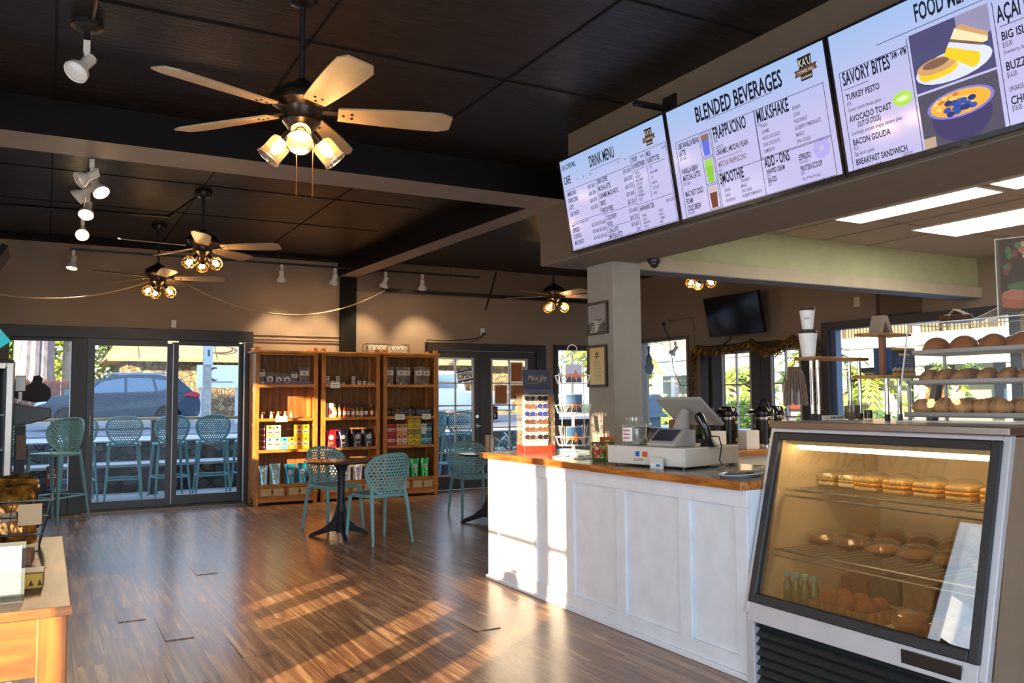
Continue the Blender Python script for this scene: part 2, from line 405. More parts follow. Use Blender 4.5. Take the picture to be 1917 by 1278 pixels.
struct(b.build('trim_13', [P('#b3b892', 0.8), P('#b7ad97', 0.8), P('#6f7686', 0.7)]))  # upper green: tint of the fluorescent light put into the header's colour
# kitchen partition behind the case

# area lamps added inside the front and left openings to boost daylight
fill_lamp('fill_front', (1.2, FY+0.03, 1.45), (0, 1, -0.05), 4.1, 2.5, 100, (0.76, 0.88, 1.0))
fill_lamp('fill_left', (LX+0.02, 4.51, 1.35), (1, 0, 0), 0.9, 2.0, 8, (0.60, 0.79, 1.0))
fill_lamp('fill_left', (LX+0.02, 1.90, 1.25), (1, 0, 0), 1.2, 2.4, 45, (0.76, 0.88, 1.0))

# lifted plank ends on the worn floor
from_mat = bpy.data.materials['vinyl_plank_floor']
b = MB()
for x, y, w, l in ((0.62, 5.15, 0.15, 0.62), (0.42, 5.72, 0.155, 0.40), (0.93, 4.62, 0.155, 0.5), (0.55, 4.30, 0.155, 0.35), (1.05, 6.95, 0.155, 0.5), (2.2, 4.45, 0.155, 0.4)):
    b.add([(x, y, 0.0055), (x+w, y, 0.0055), (x+w, y+l, 0.0005), (x, y+l, 0.0005), (x, y, 0.0), (x+w, y, 0.0), (x+w, y+l, 0.0), (x, y+l, 0.0)], [(0, 1, 2, 3), (0, 4, 5, 1), (1, 5, 6, 2), (2, 6, 7, 3), (3, 7, 4, 0)])
struct(b.build('trim_15', from_mat))
# ================================================================== WINDOWS AND DOORS
M_FR = P('#2b2826', 0.45); M_FR2 = P('#34302e', 0.4); M_TRIM = P('#b6b2ac', 0.5); M_PANE = glass('#f2f7f8', 0.15)
M_ALU = P('#9aa3a8', 0.35, 0.8)
# sliding door unit
b = MB()
b.box(-0.95, 2.385, BY-0.03, BY+0.12, 2.10, 2.24); b.box(0.26, 0.435, BY-0.02, BY+0.12, 0, 2.10); b.box(2.27, 2.385, BY-0.03, BY+0.12, 0, 2.10)
b.box(0.435, 2.27, BY-0.02, BY+0.12, 0, 0.035)
d1 = struct(b.build('door_1', M_FR, bevel=0.004))
b = MB(); b.box(0.435, 0.515, BY+0.0, BY+0.04, 0.035, 2.10); b.box(1.335, 1.405, BY+0.0, BY+0.04, 0.035, 2.06); b.box(0.515, 1.335, BY, BY+0.04, 0.035, 0.125); b.box(0.515, 1.335, BY, BY+0.04, 2.02, 2.10)
lf = b.build('sliding_panel', M_FR2, d1)
b = MB(); b.box(0.515, 1.335, BY+0.017, BY+0.023, 0.125, 2.02); b.build('pane', M_PANE, lf)
b = MB(); b.box(0.462, 0.487, BY-0.03, BY, 0.92, 1.17); b.build('handle', P('#4a443c', 0.3, 0.8), lf, bevel=0.003)
b = MB(); b.box(1.395, 1.475, BY+0.05, BY+0.09, 0.035, 2.08); b.box(2.22, 2.27, BY+0.05, BY+0.09, 0.035, 2.08); b.box(1.475, 2.22, BY+0.05, BY+0.09, 0.035, 0.15); b.box(1.475, 2.22, BY+0.05, BY+0.09, 2.045, 2.10)
lf = b.build('fixed_panel', M_FR2, d1)
b = MB(); b.box(1.475, 2.22, BY+0.067, BY+0.073, 0.15, 2.045); b.build('pane', M_PANE, lf)
b = MB(); b.box(1.40, 1.409, BY-0.004, BY+0.04, 0.05, 2.06); b.box(2.262, 2.28, BY-0.036, BY-0.03, 0.03, 2.1); b.build('edge_strip', M_ALU, d1)
b = MB(); b.box(0.41, 2.3, BY-0.06, BY-0.02, 0.0, 0.012); b.build('sill_strip', P('#7a6a58', 0.4, 0.5), d1)
# fixed window left of it
b = MB(); b.box(-0.95, -0.9, BY-0.02, BY+0.12, 0, 2.10); b.box(-0.9, 0.26, BY-0.01, BY+0.1, 0, 0.28); b.box(-0.9, 0.26, BY, BY+0.08, 2.06, 2.10)
w2 = struct(b.build('window_2', M_FR, bevel=0.004))
b = MB(); b.box(-0.9, 0.26, BY+0.04, BY+0.046, 0.28, 2.06); b.build('pane', M_PANE, w2)
b = MB(); b.box(0.25, 0.262, BY+0.0, BY+0.01, 0.28, 2.06); b.build('edge_strip', M_ALU, w2)

# french doors with glazing bars
def french(name, M, leaves, casing, ztop, rows, ncol):
    c0, c1 = casing; b = MB()
    b.box(c0, leaves[0][0], -0.03, 0.12, 0, ztop, M=M); b.box(leaves[-1][1], c1, -0.03, 0.12, 0, ztop, M=M); b.box(leaves[0][0], leaves[-1][1], -0.03, 0.12, ztop-0.11, ztop, M=M)
    d = struct(b.build(name, M_FR, bevel=0.004))
    for i, (x0, x1, g0, g1) in enumerate(leaves):
        b = MB(); zt = ztop-0.115
        b.box(x0+.004, g0, 0, 0.045, 0.01, zt, M=M); b.box(g1, x1-.004, 0, 0.045, 0.01, zt, M=M); b.box(g0, g1, 0, 0.045, 0.01, rows[-1], M=M); b.box(g0, g1, 0, 0.045, rows[0], zt, M=M)
        lf = b.build('door_leaf', M_FR2, d)
        b = MB(); t = 0.022
        b.box(g0-t, g0+.006, -0.008, 0.0, rows[-1]-t, rows[0]+t, M=M); b.box(g1-.006, g1+t, -0.008, 0.0, rows[-1]-t, rows[0]+t, M=M); b.box(g0, g1, -0.008, 0.0, rows[0]-.006, rows[0]+t, M=M); b.box(g0, g1, -0.008, 0.0, rows[-1]-t, rows[-1]+.006, M=M)
        for k in range(1, ncol):
            x = g0+(g1-g0)*k/ncol; b.box(x-0.01, x+0.01, -0.004, 0.03, rows[-1], rows[0], M=M)
        for z in rows[1:-1]: b.box(g0, g1, -0.004, 0.03, z-0.01, z+0.01, M=M)
        b.build('glazing_bars', M_TRIM, lf)
        b = MB(); b.box(g0, g1, 0.012, 0.016, rows[-1], rows[0], M=M); b.build('pane', M_PANE, lf)
        if i == 0:
            b = MB(); xk = x1-0.055
            b.sphere((xk, -0.06, 0.93), 0.03, M=M); b.cyl((xk, -0.05, 0.93), (xk, 0, 0.93), 0.014, M=M); b.cyl((xk, -0.008, 0.93), (xk, 0, 0.93), 0.034, M=M)
            b.cyl((xk, -0.02, 1.07), (xk, 0, 1.07), 0.026, M=M); b.build('door_knob', M_CHROME, lf, smooth=True)
    return d
french('door_2', Matrix.Translation((0, BY, 0)), [(4.97, 5.735, 5.05, 5.615), (5.735, 6.72, 5.945, 6.545)], (4.84, 6.89), 2.165, [1.925, 1.57, 1.235, 0.90, 0.545, 0.22], 2)
MR = Matrix.Translation((RX, 0, 0)) @ Matrix.Rotation(-PI/2, 4, 'Z')      # local x -> -Y, local -y faces the room
french('door_3', MR, [(-9.58, -8.56, -9.30, -8.76), (-8.56, -7.66, -8.35, -7.87)], (-9.75, -7.56), 2.09, [1.95, 1.51, 1.07, 0.63, 0.2], 2)
def window(name, M, x0, x1, z0, z1, fw, mat, mull=()):
    b = MB(); b.box(x0, x0+fw, -0.03, 0.12, z0, z1, M=M); b.box(x1-fw, x1, -0.03, 0.12, z0, z1, M=M); b.box(x0+fw, x1-fw, -0.03, 0.12, z1-fw, z1, M=M); b.box(x0+fw, x1-fw, -0.03, 0.12, z0, z0+fw, M=M)
    for k in mull: b.box(k-0.02, k+0.02, 0.02, 0.08, z0, z1, M=M)
    w = struct(b.build(name, mat, bevel=0.004))
    b = MB(); b.box(x0+fw, x1-fw, 0.05, 0.056, z0+fw, z1-fw, M=M); b.build('pane', M_PANE, w); return w
window('window_3', Matrix.Translation((0, BY, 0)), 7.04, 8.35, 0.92, 2.18, 0.08, M_FR)
window('window_4', MR, -11.28, -10.02, 0.80, 2.28, 0.05, P('#6a5f55', 0.5))
window('window_5', MR, -7.48, -5.0, 0.85, 2.255, 0.10, P('#3d4048', 0.45))
b = MB(); b.box(-7.38, -7.30, 0.02, 0.12, 0.95, 2.155, M=MR); struct(b.build('trim_14', P('#51627f', 0.5)))
window('window_6', Matrix.Translation((LX, 0, 0)) @ Matrix.Rotation(PI/2, 4, 'Z'), 4.02, 5.0, 0.30, 2.4, 0.04, M_FR)

# open sign and papers on the french door
t = thing('open_sign', 'white OPEN sign with blue stripes hanging on the left french door', 'sign', (5.475, BY-0.02, 1.68))
Ms = Matrix.Rotation(R(-11), 4, 'Y')
b = MB(); b.box(-0.128, 0.128, -0.004, 0.004, -0.085, 0.085, M=Ms); b.build('board', P('#f0efe8', 0.5), t)
b = MB(); b.box(-0.128, 0.128, -0.0055, -0.004, 0.058, 0.085, M=Ms); b.box(-0.128, 0.128, -0.0055, -0.004, -0.085, -0.058, M=Ms); b.build('stripe', P('#1c3a8c', 0.5), t)
b = MB(); text_into(b, 'OPEN', 0, -0.038, 0.118, align='CENTER', M=Ms @ Matrix.Translation((0, -0.0058, 0)) @ Matrix.Rotation(PI/2, 4, 'X'), sx=0.76, bold=0.002); b.build('lettering', P('#111111', 0.5), t)
b = MB(); b.tube([Ms @ Vector((-0.11, 0, 0.085)), (0.0, 0, 0.16), Ms @ Vector((0.11, 0, 0.085))], 0.0015, 5); b.build('string', M_BLACK, t)
def paper(x0, x1, z0, z1, lab):
    t = thing('paper_notice', lab, 'notice', ((x0+x1)/2, BY-0.012, z0), group='papers taped to the french door')
    w = (x1-x0)/2; h = z1-z0
    b = MB(); b.box(-w, w, -0.001, 0.001, 0, h); b.build('sheet', P('#f2efe8', 0.7), t)
    b = MB(); b.box(-w+0.018, w-0.018, -0.003, -0.001, 0.018, h-0.018); b.build('brown_backing', P('#a9672c', 0.7), t)
paper(6.255, 6.475, 1.585, 1.895, 'white edged brown paper taped in the top right pane of the french door')
paper(5.975, 6.20, 1.245, 1.55, 'white edged brown paper in the left pane, second row of french door')
paper(6.245, 6.54, 1.32, 1.555, 'white edged brown paper in the right pane, second row, behind the dark sign')
t = tag(MB().box(5.965, 6.03, BY-0.012, BY-0.009, 1.02, 1.215).box(5.97, 6.025, BY-0.014, BY-0.012, 1.13, 1.19, 1).box(5.972, 5.99, BY-0.014, BY-0.012, 1.05, 1.11, 2).build('door_sticker', [P('#231a1c', 0.5), P('#8e2a2c', 0.5), P('#bfb9b0', 0.5)]), 'small dark red and black sticker on the right french door glass', 'sticker')
# ================================================================== COUNTER
M_CW = P('#dde3ec', 0.55); M_WOODEDGE = wood('#8a4a1a', '#c98238', 0.28, 'Y', 5, 0.6); M_CTOP = P('#77706a', 0.22, 0.0, 0.3, var=0.1)
t = thing('service_counter', 'long white panelled service counter with a varnished wood edged top', 'counter', (2.93, 3.032, 0))
b = MB(); b.box(0.02, 0.67, 0, 2.69, 0, 0.887); b.build('body', M_CW, t)
b = MB(); b.box(0, 0.02, 0, 2.69, 0.804, 0.887); b.box(0, 0.02, 0, 2.69, 0.0, 0.10)
pan = [(0.08, 0.41), (0.50, 0.97), (1.06, 1.51), (1.60, 1.98), (2.14, 2.54)]
yy = 0
for a, c in pan:
    b.box(0, 0.02, yy, a, 0.10, 0.804); yy = c
b.box(0, 0.02, yy, 2.69, 0.10, 0.804); b.build('panel_frame', M_CW, t, bevel=0.003)
b = MB(); b.box(-0.018, 0, 0, 2.71, 0, 0.028); b.box(-0.018, 0.67, 2.69, 2.71, 0, 0.028); b.build('base_moulding', M_CW, t, bevel=0.006)
b = MB(); b.box(-0.035, 0.0, 0.0, 2.77, 0.887, 0.93); b.box(0.0, 0.75, 2.74, 2.77, 0.887, 0.93); b.box(0.0, 0.75, 0.0, 0.01, 0.887, 0.93)
b.build('wood_edge', M_WOODEDGE, t, bevel=0.012, seg=3)
b = MB(); b.box(0.0, 0.75, 0.01, 2.74, 0.887, 0.931); b.build('worktop', M_CTOP, t)

# ------------------------------------------------------------------ refrigerated display case
t = thing('refrigerated_display_case', 'tall refrigerated pastry case with slanted glass front and black louvres', 'display case', (2.9, 1.855, 0))
LEN = 1.17
prof = [(0.02, 0.32), (0.22, 1.16), (0.95, 1.16), (0.95, 0.32)]
M_WM = P('#c9cbd2', 0.35, 0.25); M_TAN = P('#8d7a66', 0.6, bump=0.05, bscale=300)
for nm, y0, y1 in (('side_panel', 0.0, 0.03), ('side_panel', LEN-0.03, LEN)):
    b = MB(); b.prism([(0.03, 0.0), (0.03, 0.33), (0.225, 1.175), (0.95, 1.175), (0.95, 0.0)], y0, y1, 'Y'); b.build(nm, M_TAN if y0 == 0 else M_WM, t)
def slant(z): return (z-0.385)*0.2535
# white metal front frame following the slant
b = MB()
def strip(z0, z1, y0, y1, th=0.03, off=0.0):
    x0, x1 = slant(z0)-off, slant(z1)-off
    b.add([(x0, y0, z0), (x0, y1, z0), (x1, y1, z1), (x1, y0, z1), (x0+th, y0, z0), (x0+th, y1, z0), (x1+th, y1, z1), (x1+th, y0, z1)],
          [(0,1,2,3), (7,6,5,4), (0,4,5,1), (1,5,6,2), (2,6,7,3), (3,7,4,0)])
strip(0.33, 1.18, -0.002, 0.03); strip(0.33, 1.18, LEN-0.03, LEN+0.002); strip(1.16, 1.18, 0.03, LEN-0.03); strip(0.30, 0.385, 0.03, LEN-0.03)
b.box(0.0, 0.04, 0, 0.03, 0, 0.33); b.box(0.0, 0.04, LEN-0.05, LEN, 0, 0.33)
b.build('front_frame', M_WM, t, bevel=0.004)
b = MB()
strip(0.383, 1.163, 0.025, 0.068, 0.03, 0.012); strip(0.383, 1.163, LEN-0.066, LEN-0.025, 0.03, 0.012); strip(1.125, 1.163, 0.068, LEN-0.066, 0.03, 0.012); strip(0.383, 0.425, 0.068, LEN-0.066, 0.03, 0.012)
b.build('door_gasket', P('#26292d', 0.5), t, bevel=0.006)
b = MB(); strip(0.425, 1.125, 0.068, LEN-0.066, 0.005, -0.006); b.build('front_glass', glass('#f1efe8', 3.6), t)
b = MB(); b.box(0.185, 0.98, -0.005, LEN+0.002, 1.18, 1.213); b.build('steel_top', P('#a99a90', 0.28, 0.9), t, bevel=0.005)
b = MB()
for k in range(7):
    z = 0.275-k*0.043
    b.add([(0.012, 0.03, z), (0.012, LEN-0.05, z), (0.045, LEN-0.05, z+0.03), (0.045, 0.03, z+0.03), (0.018, 0.03, z-0.006), (0.018, LEN-0.05, z-0.006), (0.052, LEN-0.05, z+0.024), (0.052, 0.03, z+0.024)],
          [(0,1,2,3), (7,6,5,4), (0,4,5,1), (1,5,6,2), (2,6,7,3), (3,7,4,0)])
b.box(0.06, 0.07, 0.03, LEN-0.05, 0, 0.3)
b.build('louvre_grille', P('#23292b', 0.45), t)
b = MB(); b.box(-0.018, -0.010, 0.09, 0.33, 0.318, 0.368); b.build('nameplate', P('#3b3632', 0.3, 0.4), t)
b = MB(); b.box(0.06, 0.93, 0.03, LEN-0.03, 0.30, 0.37); b.box(0.90, 0.94, 0.03, LEN-0.03, 0.37, 1.16); b.box(0.25, 0.90, 0.03, LEN-0.03, 1.13, 1.158)
for y in (0.031, LEN-0.05): b.prism([(0.06, 0.37), (0.225, 1.13), (0.90, 1.13), (0.90, 0.37)], y, y+0.019, 'Y')
b.build('inner_liner', P('#e6d6b8', 0.5), t)
for z, x0, x1 in ((0.615, 0.14, 0.86), (0.89, 0.22, 0.80)):
    b = MB()
    b.tube([(x0, 0.06, z), (x0, LEN-0.06, z)], 0.006, 6); b.tube([(x0, 0.06, z-0.03), (x0, LEN-0.06, z-0.03)], 0.006, 6)
    for k in range(24):
        y = 0.07+k*(LEN-0.14)/23; b.tube([(x0, y, z), (x1, y, z)], 0.0025, 4)
    b.box(x1-0.01, x1+0.01, 0.06, LEN-0.06, z-0.012, z+0.004)
    b.build('wire_shelf', P('#c9ced2', 0.25, 0.8), t)
b = MB(); b.box(0.27, 0.32, 0.06, LEN-0.06, 1.10, 1.125); b.build('lamp_housing', P('#e8dfc8', 0.4), t)
b = MB(); b.cyl((0.30, 0.08, 1.088), (0.30, LEN-0.08, 1.088), 0.012, n=8); b.build('lamp_tube', emis('#ffd9a0', 17), t)

# ------------------------------------------------------------------ food inside the case
M_CLEAR = glass('#f4f6f4', 1.3, body=0.06); M_BREAD = P('#9a5a24', 0.6, bump=0.4, bscale=30, var=0.25, vscale=18)
def ph(pts, n=10): return pts
base = Vector((2.9, 1.87, 0.0015))
bottles = []
for k in range(4):
    t = thing('juice_bottle', 'green juice bottle with teal cap in the case, %s from the left' % ORD[k], 'bottle', base+Vector((0.17, 1.05-k*0.052, 0.37)), group='juice bottles in the display case')
    b = MB(); b.lathe([(0.02, 0), (0.022, 0.004), (0.022, 0.085), (0.013, 0.11), (0.012, 0.125)], 12); b.build('body', P('#6d7a35', 0.15, coat=0.5), t, smooth=True)
    b = MB(); b.lathe([(0.014, 0.122), (0.0155, 0.124), (0.0155, 0.142), (0.013, 0.146)], 12); b.build('cap', P('#7fc4c0', 0.4), t, smooth=True)
t = thing('wooden_crate', 'low slatted wooden crate on the floor of the display case', 'crate', base+Vector((0.20, 0.72, 0.37)))
b = MB(); b.box(-0.09, 0.09, -0.15, 0.15, 0, 0.01); b.build('base', wood('#8a5a2c', '#b98548', 0.6), t)
b = MB()
for k in range(9): b.box(-0.10, -0.092, -0.15+k*0.034, -0.15+k*0.034+0.028, 0, 0.055)
b.box(0.092, 0.1, -0.15, 0.15, 0, 0.055); b.box(-0.092, 0.092, -0.158, -0.15, 0, 0.055); b.box(-0.092, 0.092, 0.15, 0.158, 0, 0.055); b.build('slats', wood('#8a5a2c', '#c99a58', 0.6, 'Z'), t)
for k in range(6):
    o = MB().sphere((0, 0, 0.045), 0.045, 12, 8, sc=(1, 1, 1)).build('muffin', M_BREAD, smooth=True); o.location = base+Vector((0.155+0.09*(k % 2), 0.61+0.095*(k//2), 0.382))
    tag(o, 'dark brown muffin in the wooden crate, %s row, %s from the right' % (('front', 'back')[k % 2], ORD[k//2]), 'muffin', 'muffins in the case crate')
for k in range(3):
    t = thing('packaged_loaf', 'cling wrapped golden loaf on the case floor, %s from the right' % ORD[k], 'bread', base+Vector((0.22, 0.16+0.14*k, 0.37)), group='wrapped loaves in the case')
    b = MB(); b.sphere((0, 0, 0.035), 0.06, 14, 8, sc=(1.5, 1.0, 0.58)); b.build('bread', P('#b06a24', 0.5, var=0.2, vscale=20), t, smooth=True)
    b = MB(); b.sphere((0, 0, 0.05), 0.068, 10, 6, sc=(1.5, 0.95, 0.7)); b.build('wrapping', M_CLEAR, t)
for k in range(6):
    t = thing('wrapped_pastry', 'clear wrapped pastry on the middle wire shelf, %s from the left' % ORD[k], 'pastry', base+Vector((0.36, 1.0-k*0.165, 0.622)), group='wrapped pastries on the middle shelf')
    b = MB(); b.sphere((0, 0, 0.028), 0.055, 12, 8, sc=(1.5, 1.1, 0.5)); b.build('pastry', P(['#8e5a2c', '#7a4a26', '#a0703c'][k % 3], 0.6, var=0.25, vscale=25), t, smooth=True)
    b = MB(); b.sphere((0, 0, 0.04), 0.066, 10, 6, sc=(1.5, 1.1, 0.62)); b.build('wrapping', M_CLEAR, t)
for k in range(5):
    t = thing('wrapped_sandwich', 'wrapped sandwich with yellow filling on top wire shelf, %s from right' % ORD[k], 'sandwich', base+Vector((0.44, 0.17+k*0.15, 0.897)), group='wrapped sandwiches on the top shelf')
    b = MB(); b.box(-0.07, 0.07, -0.055, 0.055, 0, 0.022, 0); b.box(-0.072, 0.072, -0.057, 0.057, 0.022, 0.04, 1); b.box(-0.07, 0.07, -0.055, 0.055, 0.04, 0.062, 0); b.build('sandwich', [P('#d9b26c', 0.6), P('#e9a427', 0.5)], t, bevel=0.008)
    b = MB(); b.sphere((0, 0, 0.045), 0.075, 10, 6, sc=(1.2, 0.95, 0.62)); b.build('wrapping', M_CLEAR, t)

for k in range(6):
    t = thing('wrapped_pastry', 'clear wrapped pastry in the back row of the middle wire shelf, %s from the left' % ORD[k], 'pastry', base+Vector((0.60, 0.97-k*0.16, 0.622)), group='wrapped pastries on the middle shelf')
    b = MB(); b.sphere((0, 0, 0.035), 0.06, 12, 8, sc=(1.2, 1.1, 0.58)); b.build('pastry', P(['#a0703c', '#8e5a2c', '#6e4424'][k % 3], 0.6, var=0.25, vscale=25), t, smooth=True)
    b = MB(); b.sphere((0, 0, 0.045), 0.068, 10, 6, sc=(1.25, 1.1, 0.66)); b.build('wrapping', M_CLEAR, t)
for k in range(6):
    o = MB().box(-0.07, 0.07, -0.075, 0.075, 0, 0.09+0.02*(k % 3)).build('bakery_box', [P(['#8a5a34', '#6d6a52', '#a58a62'][k % 3], 0.6, var=0.3, vscale=20)], bevel=0.01); o.location = base+Vector((0.60, 0.98-0.17*k, 0.3705)); tag(o, 'dim bakery box at the back of the case floor, %s from the left' % ORD[k], 'box', 'bakery boxes at the back of the case')
for k in range(3):
    t = thing('wrapped_sandwich', 'wrapped pale sandwich at the left of the top wire shelf, %s from left' % ORD[k], 'sandwich', base+Vector((0.50, 1.05-k*0.12, 0.897)), group='wrapped sandwiches on the top shelf')
    b = MB(); b.box(-0.06, 0.06, -0.045, 0.045, 0, 0.022, 0); b.box(-0.062, 0.062, -0.047, 0.047, 0.022, 0.034, 1); b.box(-0.06, 0.06, -0.045, 0.045, 0.034, 0.055, 0); b.build('sandwich', [P('#dcc79a', 0.6), P('#c9a24a', 0.5)], t, bevel=0.008)
    b = MB(); b.sphere((0, 0, 0.04), 0.065, 10, 6, sc=(1.2, 0.9, 0.62)); b.build('wrapping', M_CLEAR, t)
# ================================================================== MENU SCREENS
def screen_mat():
    m = bpy.data.materials.new('lit_menu_screen'); m.use_nodes = True
    nt = m.node_tree; b = nt.nodes['Principled BSDF']; b.inputs['Roughness'].default_value = 0.12
    b.inputs['Base Color'].default_value = (0.02, 0.02, 0.02, 1)
    tc = nt.nodes.new('ShaderNodeTexCoord'); sx = nt.nodes.new('ShaderNodeSeparateXYZ'); cr = nt.nodes.new('ShaderNodeValToRGB')
    cr.color_ramp.elements[0].position = 0.5; cr.color_ramp.elements[0].color = lin('#cdc9f6'); cr.color_ramp.elements[1].position = 1.0; cr.color_ramp.elements[1].color = lin('#a9c8f6')
    nt.links.new(tc.outputs['Generated'], sx.inputs[0]); nt.links.new(sx.outputs['Y'], cr.inputs[0])
    nt.links.new(cr.outputs[0], b.inputs['Emission Color']); b.inputs['Emission Strength'].default_value = 0.62
    return m
M_SCR = screen_mat(); M_INK = P('#15203a', 0.6); M_INK2 = P('#3c4668', 0.6); M_BEZ = P('#101014', 0.25)
TW, TH = 1.185, 0.672
SCR_M = lambda y: Matrix(((0, -math.sin(R(10)), -math.cos(R(10)), 3.30), (-1, 0, 0, y), (0, math.cos(R(10)), -math.sin(R(10)), 2.366), (0, 0, 0, 1)))
def scr_pic(hexes): return [P(h, 0.5, emit=0.42) for h in hexes]
def menu_screen(yl, label, texts, lines, pics, logo=None):
    t = thing('menu_screen', label, 'screen', M=SCR_M(yl), group='menu screens over the counter')
    b = MB(); b.box(0, TW, 0, TH, -0.055, -0.002); b.build('casing', M_BEZ, t, bevel=0.004)
    b = MB(); e = 0.012
    b.box(0, e, 0, TH, -0.002, 0.004); b.box(TW-e, TW, 0, TH, -0.002, 0.004); b.box(e, TW-e, TH-e, TH, -0.002, 0.004); b.box(e, TW-e, 0, 0.02, -0.002, 0.004); b.box(TW*0.5-0.02, TW*0.5+0.02, -0.006, 0.004, -0.002, 0.006)
    b.build('bezel', P('#1b1c24', 0.2), t)
    b = MB(); b.add([(e, 0.02, 0), (TW-e, 0.02, 0), (TW-e, TH-e, 0), (e, TH-e, 0)], [(0, 1, 2, 3)]); scr = b.build('display', M_SCR, t)
    b = MB(); w = TW-2*e; h = TH-0.032
    for it in texts:
        s, u, v, size = it[:4]; al = it[4] if len(it) > 4 else 'LEFT'; mi = it[5] if len(it) > 5 else 0; sx = it[6] if len(it) > 6 else 0.45
        wide = sx >= 0.7; size *= 1.04 if wide else 1.22; sx *= 0.78 if wide else 1.0
        text_into(b, s, e+u*w, 0.02+v*h, size*h, mi, al, z=0.0012, sx=sx, bold=0.022*size*h if size > 0.05 else 0.006*size*h)
    for x0, y0, x1, y1 in lines:
        X0, Y0, X1, Y1 = e+x0*w, 0.02+y0*h, e+x1*w, 0.02+y1*h; k = 0.0012
        b.box(min(X0, X1)-k, max(X0, X1)+k, min(Y0, Y1)-k, max(Y0, Y1)+k, 0.0004, 0.0012)
    b.build('menu_text', [M_INK, M_INK2, P('#b08a92', 0.6)], scr)
    for nm, mats, shapes in pics:
        b = MB()
        for k, (poly, mi) in enumerate(shapes):
            z0 = 0.0006+0.0002*k
            b.add([(e+px*w, 0.02+py*h, z0) for px, py in poly], [tuple(range(len(poly)))], mi)
        b.build(nm, mats, scr)
    if logo:
        u, v, s = logo; b = MB()
        X, Y = e+u*w, 0.02+v*h; k = s*h
        b.add([(X-.55*k, Y+.75*k, .001), (X+.55*k, Y+.75*k, .001), (X+.45*k, Y-.75*k, .001), (X-.45*k, Y-.75*k, .001)], [(3, 2, 1, 0)], 0)
        b.add([(X-.95*k, Y+.0*k, .0014), (X-.8*k, Y-.18*k, .0014), (X-.95*k, Y-.42*k, .0014), (X+.9*k, Y-.3*k, .0014), (X+.8*k, Y-.08*k, .0014), (X+.95*k, Y+.12*k, .0014)], [(0, 1, 2, 3, 4, 5)], 1)
        text_into(b, "KA'U", X, Y+.12*k, 0.72*k, 2, 'CENTER', z=.002, sx=0.62); text_into(b, 'COFFEE MILL', X, Y-.28*k, 0.27*k, 2, 'CENTER', z=.002, sx=0.9)
        text_into(b, 'HAWAII', X, Y-.66*k, 0.28*k, 2, 'CENTER', z=.002, sx=0.8)
        b.build('logo', [P('#1c1c20', 0.5), P('#7a5a46', 0.5), P('#e8e2d2', 0.5, emit=0.3)], scr)
    return t
def ell(cx, cy, rx, ry, n=20, a0=0, a1=360): return [(cx+rx*math.cos(R(a0+(a1-a0)*i/n)), cy+ry*math.sin(R(a0+(a1-a0)*i/n))) for i in range(n+(0 if a1-a0 == 360 else 1))]
def rc(x0, y0, x1, y1): return [(x0, y0), (x1, y0), (x1, y1), (x0, y1)]
# drink menu
T1 = [("KA'U COFFEE MILL", .015, .895, .062), ('DRINK MENU', .43, .81, .135, 'CENTER'), ('CAFE', .02, .735, .1),
      ('Sm', .16, .735, .03, 'LEFT', 1), ('Dbl', .22, .735, .03, 'LEFT', 1), ('Reg', .29, .735, .03, 'LEFT', 1), ('12oz', .565, .735, .03, 'LEFT', 1), ('16oz', .63, .735, .03, 'LEFT', 1)]
for k, (n, pr) in enumerate((('AMERICANO', '$5.00  $6.00'), ('CAPPUCCINO', '$6.00  $7.00'), ('LATTE', '$6.00  $7.50'), ('FLAT WHITE', '$6.50  $7.00'))):
    T1 += [(n, .03, .60-.075*k, .055), (pr, .325, .60-.075*k, .045, 'RIGHT', 1)]
for k, (n, pr) in enumerate((('DRIP COFFEE', '$4.50  $5.50'), ('MOCHA LATTE', '$6.50  $7.50'), ('CARAMEL MACCHIATO', '$6.25  $7.25'), ('BREVE', '$7.00  $8.00'), ('FRENCH PRESS', '$8.25  $9.25'))):
    T1 += [(n, .355, .61-.077*k, .057), (pr, .675, .61-.077*k, .045, 'RIGHT', 1)]
T1 += [('COLD BREW', .39, .19, .06), ('$5.50  $6.50', .675, .19, .045, 'RIGHT', 1), ('NITRO', .39, .10, .06), ('$6.00  $7.00', .675, .10, .045, 'RIGHT', 1)]
T1[-4:] = [('COLD BREW', .39, .215, .055), ('$5.50  $6.50', .675, .215, .045, 'RIGHT', 1), ('NITRO', .39, .145, .055), ('$6.00  $7.00', .675, .145, .045, 'RIGHT', 1)]
T1 += [('CHAI LATTE', .39, .075, .055), ('$5.50  $6.50', .675, .075, .045, 'RIGHT', 1), ('MATCHA LATTE', .39, .015, .055), ('$7.00', .675, .015, .045, 'RIGHT', 1)]
T1 += [('Served hot or iced, single or double', .06, .27, .034, 'LEFT', 1)]
for k, n in enumerate(('ESPRESSO', 'CORTADO', 'MACCHIATO')): T1 += [(n, .03, .195-.07*k, .055), ('$3.50  $5.00  $5.50  $6.20', .37, .195-.07*k, .042, 'RIGHT', 1)]
T1 += [('SYRUP', .695, .685, .055), ('+$0.80', .80, .695, .036, 'RIGHT', 1), ('& SWEETENER', .695, .62, .055), ('MILK', .825, .685, .055), ('+$1.00', .985, .695, .036, 'RIGHT', 1), ('SUBSTITUTES', .825, .62, .055)]
for k, n in enumerate(('VANILLA', 'HAZELNUT', 'MACADAMIA', 'COCONUT', 'CARAMEL', 'LAVENDER', 'PEPPERMINT', 'HONEY')): T1.append(('. '+n, .70, .56-.038*k, .034, 'LEFT', 1))
for k, n in enumerate(('OAT', 'MACADAMIA', 'SOY', 'ALMOND', 'COCONUT', 'BREVE')): T1.append(('. '+n, .83, .56-.05*k, .034, 'LEFT', 1))
T1 += [('HAWAIIAN TEA', .70, .195, .058), ('$4.00  $5.00', .985, .20, .04, 'RIGHT', 1)]
